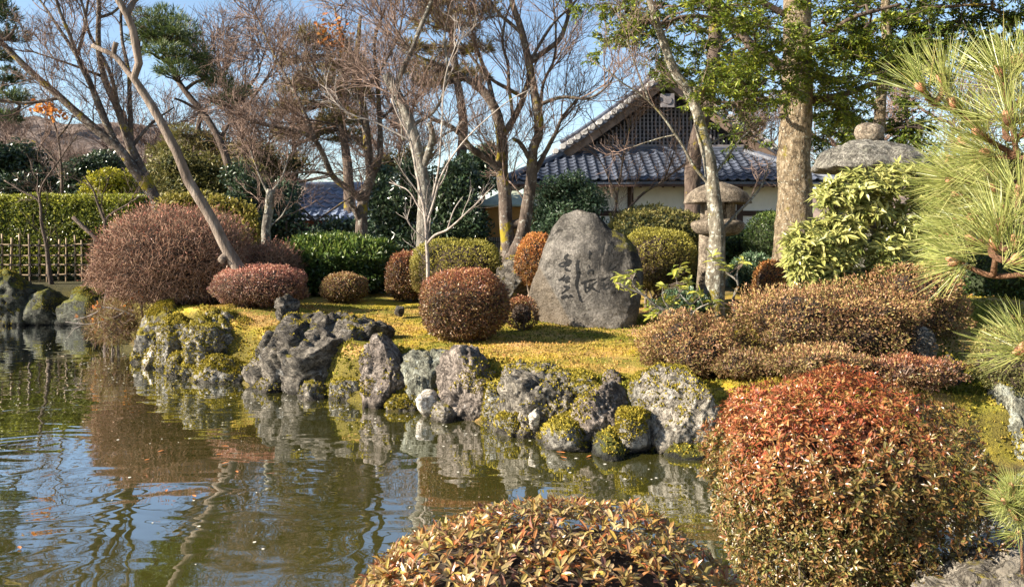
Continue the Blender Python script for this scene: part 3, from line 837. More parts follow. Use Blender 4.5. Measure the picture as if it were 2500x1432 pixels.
rock('knob_rock', 'small lumpy pinkish rock on the moss edge', (1452, 895, 1536, 958), 8.45, 0.25, R_purple, 18, 0.4, 0.22, 0.05, 300, 0.4, sub=5, sink=0.3)
rock('bulging_rock', 'bulging tan rock low at the water below the knob', (1398, 940, 1556, 1062), 8.1, 0.3, R_purple, 19, 0.3, 0.25, 0.05, 900, 0.3, sub=7)
rock('white_patched_rock', 'large grey boulder with white lichen and moss cap by the bush', (1552, 904, 1772, 1085), 7.95, 0.5, R_white, 20, 0.45, 0.16, 0.06, 2500, 0.85, cuts=6, power=3.0, mossthr=-0.15, sub=7)
rock('moss_covered_rock', 'small moss covered rock beside the white patched boulder', (1498, 985, 1592, 1085), 7.75, 0.22, R_moss, 21, 0.3, 0.2, 0, 2600, 0.3, sub=5, mossthr=0.25)
rock('white_stone', 'small white angular stone above the waterline', (1286, 995, 1318, 1032), 8.2, 0.1, R_pale, 22, 0.7, 0.1, 0, 0, sub=5)
rock('overhanging_rock', 'mossy rock with dark hollow left of the layered boulder', (470, 785, 652, 912), 12.0, 0.55, R_moss, 23, 0.4, 0.3, 0.25, 7000, 0.5, mossthr=0.22, sub=7)
rock('mossy_lump', 'moss capped lump at the left end of the island', (395, 770, 500, 880), 12.6, 0.5, R_moss, 24, 0.3, 0.3, 0.1, 6500, 0.5, mossthr=0.32)
rock('mossy_tip_rock', 'low mossy stone at the left tip of the island', (335, 800, 425, 880), 13.1, 0.4, R_moss, 25, 0.4, 0.28, 0.1, 3200, 0.4, mossthr=0.2)
rock('yellow_moss_rock', 'upper moss covered rock below the large twiggy bush', (352, 735, 440, 810), 13.9, 0.45, R_moss, 26, 0.3, 0.25, 0, 2600, 0.4, mossthr=0.2, sub=5)
rock('low_shore_rock', 'low wet rock under the overhanging mossy rock', (455, 868, 640, 942), 11.5, 0.35, R_moss, 27, 0.3, 0.25, 0.1, 4200, 0.35, mossthr=0.15)
rock('pebble_stone', 'smooth tan stone on the waterline left of the low rock', (452, 862, 482, 900), 11.9, 0.12, R_pale, 28, 0.2, 0.1, 0, 0, sub=5)
rock('small_dark_stone', 'small dark stone lying alone on the moss lawn', (962, 742, 986, 764), 12.9, 0.08, R_dark, 29, 0.6, 0.15, 0, 0, sub=5)
rock('dark_rockery', 'dark rock heap left of the inscribed stone', (1208, 628, 1300, 725), 14.2, 0.45, R_dark, 30, 0.5, 0.28, 0.2, 600, 0.4, sub=5)
rock('bank_boulder', 'large mossy boulder on the far left bank by the fence', (-60, 662, 96, 800), 19.2, 0.9, R_mossshade, 31, 0.3, 0.25, 0.1, 4000, 0.5, mossthr=0.05)
rock('bank_rock', 'dark rock between the far bank boulder and the red bush', (88, 702, 168, 800), 19.1, 0.6, R_mossshade, 32, 0.4, 0.25, 0.1, 800, 0.3, sub=5)
rock('far_moss_rock', 'moss topped rock on the far bank under the fence end', (150, 708, 262, 800), 18.9, 0.6, R_mossshade, 33, 0.3, 0.25, 0.1, 2200, 0.5, sub=5)
rock('far_bank_stone', 'dark stone low on the far bank just left of the azalea dome', (228, 730, 330, 812), 18.4, 0.5, R_mossshade, 42, 0.3, 0.25, 0.1, 900, 0.4, sub=5)
rock('far_low_stone', 'low dark waterline stone in front of the far bank boulder', (-40, 760, 120, 812), 18.5, 0.5, R_mossshade, 43, 0.3, 0.25, 0.1, 900, 0.4, sub=5)
CUSH = [('moss_cushion', 'yellow moss cushion between the layered boulder and the pointed rock', (798, 900, 900, 990), 10.4, R_moss, 0.35), ('moss_cushion', 'low moss cushion at the waterline right of the pointed rock', (948, 948, 1024, 1006), 9.85, R_moss, 0.35),
        ('shore_stone', 'small dark stone wedged under the upright rock', (1058, 965, 1128, 1022), 9.4, R_grey, -0.1), ('moss_cushion', 'tall moss cushion between the purple and the rounded rock', (1186, 915, 1266, 1052), 9.0, R_moss, 0.4),
        ('moss_cushion', 'shaggy moss cushion at the foot of the rounded rock', (1208, 985, 1300, 1062), 8.75, R_moss, 0.35), ('moss_cushion', 'wide moss cushion hanging over the water right of the white stone', (1318, 1010, 1442, 1092), 8.25, R_moss, 0.35),
        ('moss_cushion', 'moss cushion above the bulging tan rock', (1380, 912, 1462, 1010), 8.7, R_moss, 0.4), ('moss_cushion', 'moss cushion right of the knob rock', (1518, 905, 1596, 1020), 8.4, R_moss, 0.4),
        ('shore_stone', 'dark wet stone under the bulging tan rock', (1436, 1030, 1522, 1094), 8.0, R_mossshade, 0.0), ('shore_stone', 'long dark mossy stone under the white patched boulder', (1584, 1056, 1760, 1118), 7.85, R_mossshade, 0.15),
        ('shore_stone', 'dark stone at the left foot of the layered boulder', (628, 900, 730, 966), 11.0, R_dark, 0.0), ('shore_stone', 'pale wet stone at the right foot of the layered boulder', (722, 928, 816, 984), 10.6, R_grey, 0.0),
        ('moss_cushion', 'rounded moss cushion beside the tan waterline stone', (414, 862, 488, 918), 12.1, R_moss, 0.35), ('shore_stone', 'pale mottled stone at the island tip below the moss', (352, 846, 436, 904), 12.9, R_pale, 0.1)]
for i_, (nm_, lb_, bx_, Y_, mt_, th_) in enumerate(CUSH):
    o_ = rock(nm_, lb_, bx_, Y_, 0.30 + 0.1 * (i_ % 3), mt_, 500 + i_, 0.3, 0.26, 0.08, 1900 if th_ > 0.3 else 700, 0.4, sub=6, mossthr=th_)
    if nm_ == 'moss_cushion': o_['category'] = 'moss'
rock('grey_lawn_rock', 'grey stone on the right moss slope beside red leaves', (2290, 866, 2352, 930), 8.3, 0.2, R_dark, 34, 0.5, 0.2, 0.1, 200, 0.4, sub=5)
rock('near_pale_rock', 'pale sunlit rock in the lower right corner above the mossy one', (2330, 1272, 2580, 1380), 4.45, 0.28, R_pale, 35, 0.5, 0.2, 0.06, 0)
rock('near_mossy_rock', 'mossy grey rock filling the bottom right corner', (2270, 1348, 2660, 1600), 3.1, 0.35, R_grey, 36, 0.4, 0.2, 0.1, 5000, 0.35, mossthr=-0.02, sub=7)
rock('near_flat_rock', 'flat pale rock under the right azalea bush', (2090, 1300, 2370, 1390), 4.3, 0.3, R_pale, 37, 0.5, 0.2, 0.06, 0)
rock('stump_rock', 'pale upright stone under the brown azalea on the right', (2222, 800, 2288, 868), 8.9, 0.15, R_grey, 38, 0.5, 0.2, 0.2, 0, sub=5)
rock('right_channel_rock', 'lichen spotted rock behind the right azalea at the channel', (2380, 930, 2520, 1090), 7.7, 0.4, R_green, 39, 0.4, 0.2, 0.1, 700, 0.3)
rock('bank_edge_stone', 'dark stone behind the left shoulder of the right azalea', (1745, 960, 1900, 1110), 8.0, 0.5, R_mossshade, 40, 0.3, 0.22, 0.1, 3000, 0.4, mossthr=0.15)

# the inscribed monument stone
def monument():
    Y = 12.4
    t = thing('inscribed_stone', 'tall grey boulder carved with dark brush script on the moss lawn', 'monument', (P(1435, 790, Y)[0], Y, hz(P(1435, 790, Y)[0], Y)))
    Lp = [(500, 1400), (517, 1392), (530, 1374), (558, 1353), (599, 1334), (632, 1321), (660, 1313), (700, 1297), (718, 1293), (745, 1297), (775, 1304), (830, 1306)]
    Rp = [(500, 1425), (517, 1444), (526, 1456), (556, 1485), (573, 1524), (603, 1551), (646, 1567), (682, 1570), (741, 1560), (782, 1551), (830, 1548)]
    nr, ns = 110, 130
    ys = np.concatenate([513 + 40 * np.linspace(0, 1, 24) ** 1.6, np.linspace(555, 822, nr - 24)])
    xl = np.interp(ys, *zip(*Lp)); xr = np.interp(ys, *zip(*Rp))
    k0 = np.clip((ys - 513) / 12, 0.02, 1) ** 0.5
    mid = (xl + xr) / 2; xl = mid + (xl - mid) * k0; xr = mid + (xr - mid) * k0
    a = np.linspace(0, 2 * np.pi, ns, endpoint=False)
    p = 2.9
    ca, sa = np.cos(a), np.sin(a)
    rr = (np.abs(ca) ** p + np.abs(sa) ** p) ** (-1 / p)
    V = np.zeros((nr, ns, 3))
    for i in range(nr):
        z = E - (ys[i] - HZ) / F * Y
        dp = 0.46 * np.clip((ys[i] - 505) / 110, 0.12, 1) ** 0.55
        hw = (xr[i] - xl[i]) / 2 * Y / F
        xc = ((xr[i] + xl[i]) / 2 - 1250) / F * Y
        lean = 0.22 * (ys[i] - 790) / 275.0      # the face leans back towards the top
        V[i, :, 0] = xc + hw * rr * ca
        V[i, :, 1] = Y + 0.1 - lean + dp * rr * sa - 0.14 * (rr * ca)   # face turned a little to the left
        V[i, :, 2] = z
    Vf = V.reshape(-1, 3)
    # broken facet low on the left: left of a slanting ridge the face turns away to the left
    qa = P(1319, 652, Y); qb = P(1390, 778, Y)
    rb = (qb[0] - qa[0]) / (qb[2] - qa[2]); ra = qa[0] - rb * qa[2]
    dl = np.clip(ra + rb * Vf[:, 2] - Vf[:, 0], 0, None) * (Vf[:, 2] < qa[2] + 0.1)
    fr_ = smooth(0.25, -0.15, Vf[:, 1] - Y)
    Vf[:, 1] += 0.62 * dl * fr_ + 0.02 * smooth(0, 0.02, dl) * fr_
    ctr = Vf.mean(0)
    N_ = nrm((Vf - ctr) * np.array([1, 2.2, 0.8]))
    n = 0.030 * fbm(Vf * 2.2, 3, 5) + 0.022 * fbm(Vf * 8, 4, 6, 0.65) + 0.010 * fbm(Vf * 32, 2, 8)
    n += 0.035 * np.exp(-((Vf[:, 0] - P(1465, 0, Y)[0] - 0.5 * (Vf[:, 2] - 2.2) * -0.2) / 0.12) ** 2) * smooth(1.7, 2.3, Vf[:, 2])
    Vf = Vf + N_ * n[:, None]
    idx = np.arange(nr * ns).reshape(nr, ns)
    q = np.stack([idx[:-1], np.roll(idx, -1, 1)[:-1], np.roll(idx, -1, 1)[1:], idx[1:]], -1).reshape(-1, 4)
    m_ = rockmat('monument_granite', (0.040, 0.036, 0.031), (0.105, 0.095, 0.083), (0.185, 0.168, 0.147), 0.05, (0.26, 0.24, 0.205), 0.0, 3.4, bs=1.0, crack=False)
    nt = m_.node_tree
    b = [x for x in nt.nodes if x.type == 'BSDF_PRINCIPLED'][0]
    src = b.inputs['Base Color'].links[0].from_socket
    # dark water stains from the crown down the right half, moss on the right shoulder, bare ochre foot
    g = nd(nt, 'ShaderNodeNewGeometry'); sp = nd(nt, 'ShaderNodeSeparateXYZ'); nt.links.new(g.outputs['Position'], sp.inputs[0])
    xs = math_n(nt, 'SUBTRACT', sp.outputs[0], float(P(1500, 0, Y)[0]))
    band = nd(nt, 'ShaderNodeMapRange'); band.inputs[1].default_value = 0.60; band.inputs[2].default_value = 0.3
    nt.links.new(math_n(nt, 'ABSOLUTE', xs), band.inputs[0])
    zup = nd(nt, 'ShaderNodeMapRange'); zup.inputs[1].default_value = 0.85; zup.inputs[2].default_value = 1.35; nt.links.new(sp.outputs[2], zup.inputs[0])
    st = noise_t(nt, objco(nt, (1, 1, 0.35)), 5.5, 6, 0.75, 0.5)
    f = math_n(nt, 'MULTIPLY', math_n(nt, 'MULTIPLY', band.outputs[0], zup.outputs[0]), math_n(nt, 'MULTIPLY', ramp(nt, st, [(0.36, (0, 0, 0)), (0.50, (1, 1, 1))]), 0.92))
    c = mixc(nt, math_n(nt, 'MULTIPLY', f, 0.95), src, (0.018, 0.018, 0.019))
    b.inputs['Specular IOR Level'].default_value = 0.12
    foot = nd(nt, 'ShaderNodeMapRange'); foot.inputs[1].default_value = 1.15; foot.inputs[2].default_value = 0.8; nt.links.new(math_n(nt, 'ADD', sp.outputs[2], math_n(nt, 'MULTIPLY', sp.outputs[0], 0.25)), foot.inputs[0])
    c = mixc(nt, math_n(nt, 'MULTIPLY', foot.outputs[0], 0.5), c, (0.17, 0.128, 0.088))
    fx = nd(nt, 'ShaderNodeMapRange'); fx.inputs[1].default_value = -0.01; fx.inputs[2].default_value = 0.03
    nt.links.new(math_n(nt, 'SUBTRACT', math_n(nt, 'ADD', math_n(nt, 'MULTIPLY', sp.outputs[2], float(rb)), float(ra)), sp.outputs[0]), fx.inputs[0])
    c = mixc(nt, math_n(nt, 'MULTIPLY', fx.outputs[0], 0.6), c, ramp(nt, noise_t(nt, objco(nt), 9, 6, 0.7), [(0.35, (0.10, 0.075, 0.052)), (0.65, (0.22, 0.175, 0.125))]))
    sh = math_n(nt, 'MULTIPLY', ramp(nt, noise_t(nt, objco(nt), 6, 5, 0.7), [(0.42, (0, 0, 0)), (0.55, (1, 1, 1))]), 1.0)
    sn = nd(nt, 'ShaderNodeSeparateXYZ'); nt.links.new(g.outputs['Normal'], sn.inputs[0])
    mk_ = nd(nt, 'ShaderNodeMapRange'); mk_.inputs[1].default_value = 0.35; mk_.inputs[2].default_value = 0.6; nt.links.new(math_n(nt, 'MULTIPLY', sn.outputs[2], math_n(nt, 'GREATER_THAN', xs, -0.05)), mk_.inputs[0])
    c = mixc(nt, math_n(nt, 'MULTIPLY', sh, mk_.outputs[0]), c, (0.17, 0.15, 0.03))
    nt.links.new(c, b.inputs['Base Color'])
    mk('stone', Vf, [q, idx[0][None, :], idx[-1][None, ::-1]], m_, t, sm=True)
    # carved strokes: photograph rows of the script, laid on the real stone surface
    tri = np.vstack([q[:, [0, 1, 2]], q[:, [0, 2, 3]]])
    bv = BVHTree.FromPolygons([Vector(v) for v in Vf], [tuple(int(i) for i in f) for f in tri])
    def cr(x, y): return (1200 + x / 4.2125, 480 + y / 4.2125)
    S_ = [([(790,590),(758,622),(772,648),(805,662),(786,696),(728,716),(696,704),(726,680),(800,664)], 3.4),
          ([(752,735),(780,756),(812,762)], 3.0), ([(690,864),(728,838),(756,800)], 2.4), ([(728,862),(792,826),(762,882),(804,868)], 3.0),
          ([(742,922),(792,930),(762,960),(718,996)], 2.6), ([(716,1042),(772,1018),(792,1044)], 3.4), ([(800,1012),(836,1032)], 3.6),
          ([(890,650),(880,720),(892,800),(872,900),(890,980),(908,1050),(932,1082)], 3.8), ([(1010,556),(1002,640)], 1.8), ([(1000,600),(1030,570)], 1.6),
          ([(918,892),(1000,862),(1062,848)], 2.6), ([(960,882),(962,985)], 2.8), ([(980,944),(1082,868)], 2.2), ([(1000,900),(1050,950),(1112,982)], 2.8),
          ([(1044,888),(1004,960),(968,984)], 2.2), ([(990,800),(1000,764),(1042,758),(1036,800)], 2.2), ([(1000,700),(1010,740)], 1.8),
          ([(1098,512),(1138,522),(1162,478)], 3.2), ([(1140,522),(1134,606)], 3.2), ([(1190,478),(1252,466)], 2.4), ([(1176,556),(1240,522),(1272,508)], 2.8),
          ([(1212,496),(1204,600)], 2.8), ([(1244,478),(1222,560),(1252,604)], 2.4), ([(1190,520),(1262,540)], 2.0), ([(1196,752),(1272,714)], 3.0), ([(1222,676),(1202,734)], 2.2),
          ([(1120,860),(1190,830)], 2.6), ([(1150,880),(1160,950),(1210,930)], 2.4), ([(1130,920),(1200,890)], 2.2), ([(740,690),(770,672)], 2.0)]
    M_ink = plain('carved_black_script', (0.012, 0.012, 0.012), 0.8, 0.1, 20, 0.0, spec=0.2)
    for pts, wd in S_:
        pp = catmull(np.array([cr(*c_) for c_ in pts]), max(10, len(pts) * 6))
        L, R = [], []
        n = len(pp)
        tg = nrm(np.gradient(pp, axis=0)); nn = np.stack([-tg[:, 1], tg[:, 0]], -1)
        for j in range(n):
            t_ = j / (n - 1)
            w_ = wd * 1.2 * (0.55 + 0.55 * math.sin(math.pi * min(1, t_ * 1.15 + 0.12)) + 0.12 * math.sin(j * 1.7))
            for sd, lst in ((-1, L), (1, R)):
                px, py = pp[j] + nn[j] * sd * w_ * 0.5 * 1.7
                d = Vector(P(px, py, 1.0) - np.array([0, 0, E])).normalized()
                hit = bv.ray_cast(Vector((0, 0, E)), d)
                if hit[0] is None: hit = (Vector(P(px, py, Y - 0.3)), Vector((0, -1, 0)))
                n_ = hit[1] if hit[1].y < 0 else -hit[1]
                lst.append(np.array(hit[0] + n_ * 0.006))
        k = np.arange(n - 1)
        mk('carved_stroke', np.vstack([L, R]), np.stack([k, k + 1, n + k + 1, n + k], -1), M_ink, t)
monument()

# ------------------------------------------------------------------ moss lawn tufts and bank moss (uncountable)
def lawn():
    rs = np.random.RandomState(77)
    g = Geo()
    def add(n, xr, yr, L, Wd, cond, gfun, gr=0.0):
        x = rs.uniform(*xr, n); y = yr[0] + (yr[1] - yr[0]) * rs.rand(n) ** 1.25
        d = pond_sd(x, y)
        k = cond(x, y, d)
        x, y, d = x[k], y[k], d[k]
        z = height(x, y); e = 0.04
        nn = nrm(np.stack([-(height(x + e, y) - z) / e, -(height(x, y + e) - z) / e, np.ones_like(x)], -1))
        p = np.stack([x, y, z], -1)
        kz = z > 0.03
        p, nn = p[kz], nn[kz]
        pf = np.stack([p[:, 0], p[:, 1], p[:, 2] * 0], -1)
        bg = smooth(0.02, 0.30, fbm(pf * 0.7 + 7, 3, 61)) * 0.9 + gr + 0.15 * rs.normal(size=len(p))
        bare = fbm(pf * 1.5 + 3, 3, 71) > 0.30 + 0.08 * rs.normal(size=len(p))
        p, nn, bg = p[~bare], nn[~bare], bg[~bare]
        V, q, A = tufts(rs, p, nn, L, Wd, gfun(p), bg)
        g.add(V, q, A)
    def gf(p):
        f = fbm(np.stack([p[:, 0], p[:, 1], p[:, 2] * 0], -1) * 0.9, 4, 55)
        return np.clip(0.50 + f * 1.7 + 0.25 * rs.normal(size=len(p)), 0, 1)
    add(75000, (-6.5, 5.0), (7.4, 14.5), 0.030, 0.018, lambda x, y, d: (d > 0.05) & (np.abs(x) < y * 0.68), gf)
    add(90000, (-7.0, 4.0), (7.2, 14.5), 0.050, 0.028, lambda x, y, d: (d > -0.04) & (d < 0.55) & (fbm(np.stack([x, y, x * 0], -1) * 2.1, 3, 8) > -0.22), lambda p: np.clip(0.1 * rs.rand(len(p)) + (p[:, 2] > 0.5) * 0.15, 0, 1))
    add(26000, (2.6, 8.6), (6.9, 12.5), 0.034, 0.022, lambda x, y, d: (d > 0.05), lambda p: np.clip(0.15 + 0.6 * (fbm(p * 0.8, 3, 66) > 0.1) + 0.15 * rs.rand(len(p)), 0, 1), 0.45)
    n = 1500            # curled brown leaves dropped on the moss
    x = rs.uniform(-5.5, 7.5, n); y = rs.uniform(7.6, 14, n); k = pond_sd(x, y) > 0.15
    p = np.stack([x[k], y[k], height(x[k], y[k]) + 0.02], -1); n = len(p)
    d = nrm(rs.normal(size=(n, 3)) * np.array([1, 1, 0.35]))
    V, q = quadleaf(p, d, nrm(np.array([0, 0, 1.0]) + 0.5 * rs.normal(size=(n, 3))), 0.035 + 0.03 * rs.rand(n), 0.018 + 0.015 * rs.rand(n), 0.3)
    A = np.zeros((n, 3)); A[:, 0] = rs.rand(n) * 0.6; A[:, 1] = 1
    g.add(V, q, np.repeat(A, 4, 0))
    tag(g.build('moss_carpet', M_moss), 'yellow green moss carpet with brown needle litter on the island lawn', 'moss', None, 'stuff')
lawn()

# ------------------------------------------------------------------ clipped shrubs
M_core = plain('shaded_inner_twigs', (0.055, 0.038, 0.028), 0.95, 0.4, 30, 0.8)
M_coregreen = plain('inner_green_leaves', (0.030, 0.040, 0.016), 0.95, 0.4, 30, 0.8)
M_stem = barkmat('shrub_stem', (0.07, 0.05, 0.04), (0.15, 0.115, 0.09), (0.24, 0.20, 0.16), 14, 0.4, 0.5)
L_red = leafmat('azalea_red', [(0, (0.055, 0.026, 0.018)), (0.5, (0.14, 0.070, 0.036)), (0.8, (0.24, 0.15, 0.065)), (1, (0.14, 0.14, 0.04))], [(0, (0.20, 0.055, 0.035)), (0.6, (0.36, 0.14, 0.07)), (1, (0.46, 0.26, 0.10))], 0.3, 0.4, 0.45)
L_pink = leafmat('azalea_pink_brown', [(0, (0.09, 0.045, 0.036)), (0.5, (0.19, 0.10, 0.075)), (1, (0.28, 0.19, 0.10))], [(0, (0.32, 0.11, 0.08)), (0.6, (0.46, 0.19, 0.13)), (1, (0.52, 0.32, 0.20))], 0.3, 0.45, 0.35)
L_brown = leafmat('azalea_brown', [(0, (0.09, 0.045, 0.026)), (0.5, (0.19, 0.11, 0.055)), (1, (0.21, 0.19, 0.05))], [(0, (0.21, 0.085, 0.045)), (0.5, (0.32, 0.18, 0.085)), (1, (0.36, 0.29, 0.10))], 0.3, 0.45, 0.35)
L_yellow = leafmat('box_yellow_green', [(0, (0.06, 0.055, 0.014)), (0.5, (0.15, 0.12, 0.03)), (1, (0.21, 0.13, 0.05))], [(0, (0.19, 0.18, 0.028)), (0.5, (0.32, 0.28, 0.045)), (1, (0.42, 0.37, 0.08))], 0.35, 0.5, 0.3)
L_orange = leafmat('azalea_orange', [(0, (0.12, 0.05, 0.02)), (0.5, (0.24, 0.10, 0.035)), (1, (0.24, 0.17, 0.05))], [(0, (0.32, 0.10, 0.03)), (0.5, (0.46, 0.18, 0.05)), (1, (0.50, 0.28, 0.08))], 0.3, 0.45, 0.35)
L_green = leafmat('azalea_green', [(0, (0.018, 0.035, 0.010)), (0.5, (0.040, 0.075, 0.018)), (1, (0.07, 0.10, 0.022))], [(0, (0.055, 0.10, 0.018)), (0.6, (0.12, 0.18, 0.030)), (1, (0.24, 0.27, 0.06))], 0.3, 0.4, 0.45)
L_dark = leafmat('camellia_dark', [(0, (0.010, 0.020, 0.010)), (0.5, (0.020, 0.038, 0.018)), (1, (0.04, 0.06, 0.025))], [(0, (0.025, 0.05, 0.02)), (0.6, (0.05, 0.085, 0.035)), (1, (0.10, 0.13, 0.06))], 0.2, 0.3, 0.6)
L_blue = leafmat('blue_green_leaf', [(0, (0.020, 0.042, 0.022)), (0.5, (0.04, 0.075, 0.040)), (1, (0.06, 0.10, 0.05))], [(0, (0.05, 0.095, 0.045)), (0.6, (0.09, 0.15, 0.07)), (1, (0.17, 0.22, 0.12))], 0.25, 0.4, 0.45)
L_olive = leafmat('olive_leaf', [(0, (0.05, 0.055, 0.018)), (0.5, (0.09, 0.095, 0.028)), (1, (0.15, 0.13, 0.045))], [(0, (0.12, 0.12, 0.03)), (0.6, (0.20, 0.18, 0.05)), (1, (0.30, 0.24, 0.09))], 0.3, 0.5, 0.3)
L_hedge = leafmat('hedge_leaf', [(0, (0.035, 0.055, 0.010)), (0.5, (0.10, 0.125, 0.020)), (0.85, (0.20, 0.21, 0.035)), (1, (0.38, 0.36, 0.07))], [(0, (0.14, 0.16, 0.02)), (0.6, (0.30, 0.31, 0.04)), (1, (0.46, 0.44, 0.08))], 0.35, 0.35, 0.5)
L_rhodo = leafmat('rhododendron_leaf', [(0, (0.05, 0.075, 0.015)), (0.5, (0.20, 0.22, 0.055)), (1, (0.32, 0.32, 0.10))], [(0, (0.26, 0.27, 0.07)), (0.6, (0.42, 0.40, 0.12)), (1, (0.54, 0.49, 0.19))], 0.3, 0.35, 0.5)
L_yel2 = leafmat('yellow_evergreen', [(0, (0.10, 0.12, 0.012)), (0.5, (0.24, 0.24, 0.022)), (1, (0.34, 0.32, 0.03))], [(0, (0.32, 0.30, 0.02)), (0.6, (0.50, 0.44, 0.03)), (1, (0.58, 0.52, 0.06))], 0.35, 0.4, 0.4)
L_maple = leafmat('orange_maple_leaf', [(0, (0.40, 0.10, 0.02)), (1, (0.55, 0.22, 0.05))], [(0, (0.45, 0.14, 0.03)), (1, (0.6, 0.3, 0.08))], 0.4, 0.6, 0.2)

def dome_pts(rs, n, c, rx, ry, rzu, rzl, p, seed, lump=0.05, lowcut=-0.95, inn=0.14, taper=0.0):
    u = rand_dirs(rs, int(n * 1.4))
    u = u[u[:, 2] > lowcut][:n]
    r = (np.abs(u) ** p).sum(1) ** (-1 / p)
    ln = 1 + lump * fbm(u * 2.6 + seed, 3, seed) * 2
    dep = 1 - inn * rs.rand(len(u)) ** 2.2
    rz = np.where(u[:, 2] > 0, rzu, rzl)
    sc = np.stack([np.full(len(u), rx), np.full(len(u), ry), rz], -1)
    pts = c + u * sc * (r * ln * dep)[:, None]
    pts[:, :2] = c[:2] + (pts[:, :2] - c[:2]) * (1 - taper * np.clip(-u[:, 2:3], 0, 1))
    nn = nrm(np.sign(u) * np.abs(u) ** (p - 1) / sc)
    return pts, nn, u
def core_mesh(c, rx, ry, rzu, rzl, p, seed, lump, k, name, mat, parent, taper=0.0):
    U, Fq = ICO5
    r = (np.abs(U) ** p).sum(1) ** (-1 / p)
    ln = 1 + lump * fbm(U * 2.6 + seed, 3, seed) * 2 + 0.05 * vnoise(U * 14, seed)
    rz = np.where(U[:, 2] > 0, rzu, rzl)
    V = c + U * np.stack([np.full(len(U), rx), np.full(len(U), ry), rz], -1) * (r * ln * k)[:, None]
    V[:, :2] = c[:2] + (V[:, :2] - c[:2]) * (1 - taper * np.clip(-U[:, 2:3], 0, 1))
    return mk(name, V, Fq, mat, parent, sm=False)
def bush(name, label, x0, x1, y0, y1, Y, mat, n, leaf=(0.045, 0.020), ry=None, p=2.5, lump=0.075, core=M_core, seed=1, high=0.55, split=0.42, stems=8, inn=0.16, twigs=0, cat='shrub', group=None, corek=0.84, tilt=0.0, spiky=0.7):
    rs = np.random.RandomState(seed)
    a, bb = P(x0, y1, Y), P(x1, y0, Y)
    cx = (a[0] + bb[0]) / 2; rx = (bb[0] - a[0]) / 2
    ry = ry if ry else rx * 0.85
    gz0 = hz(cx, Y)
    z0, z1 = max(a[2], gz0 + 0.02), bb[2]
    zc = z0 + split * (z1 - z0)
    c = np.array([cx, Y, zc]); rzu, rzl = z1 - zc, (zc - z0) * 1.0
    t = thing(name, label, cat, (cx, Y, gz0), group)
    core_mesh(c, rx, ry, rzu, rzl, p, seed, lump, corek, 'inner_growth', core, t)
    pts, nn, u = dome_pts(rs, n, c, rx, ry, rzu, rzl, p, seed, lump, inn=inn)
    n = len(pts)
    d = nrm(nn * spiky + rs.normal(size=(n, 3)) * 0.55 + np.array([0, 0, 0.25]))
    side = nrm(nn + rs.normal(size=(n, 3)) * 0.5)
    stray = rs.rand(n) < 0.10
    pts = pts + nn * (stray * rs.rand(n) * 0.9 * leaf[0])[:, None]
    # younger, brighter leaves on the sheared upper face
    gg = np.clip(smooth(high - 0.75, high + 0.35, u[:, 2]) + 0.18 * rs.normal(size=n), 0, 1)
    V, q = quadleaf(pts, d, side, leaf[0] * (0.6 + 0.7 * rs.rand(n)), leaf[1] * (0.7 + 0.6 * rs.rand(n)))
    tag(mk('foliage', V, q, mat, t, attr=rva(rs, n, 4, gg)), kind='stuff')
    if stems:
        base = np.stack([cx + rs.uniform(-0.35, 0.35, stems) * rx, Y + rs.uniform(-0.35, 0.3, stems) * ry, np.full(stems, 0.0)], -1)
        base[:, 2] = height(base[:, 0], base[:, 1]) - 0.05
        aim = c + np.stack([rs.uniform(-0.7, 0.7, stems) * rx, rs.uniform(-0.75, 0.4, stems) * ry, rs.uniform(-0.3, 0.3, stems) * rzl], -1)
        w = np.linspace(0, 1, 7)[None, :, None]
        pl = base[:, None] + (aim - base)[:, None] * w + rs.normal(size=(stems, 7, 3)) * 0.012 * (z1 - z0)
        for s in range(stems):
            V, Fs = tubes(pl[s:s + 1], (0.020 * (1 - 0.5 * w[:, :, 0])) * (0.6 + 0.8 * rs.rand()) * max(0.7, (z1 - z0)), 6)
            mk('stem', V, Fs, M_stem, t, sm=True)
        if twigs:
            tw = grow(rs, pl, twigs, (0.12 * rx + 0.05, 0.45 * rx + 0.05), (15, 60), 0.2, 0.3, 5, 0.35, 1)
            V, Fs = tubes(tw, np.full((twigs, 5), 0.0035) * np.linspace(1.3, 0.6, 5), 3)
            tag(mk('twigs', V, Fs, M_twig, t), kind='stuff')
    return t

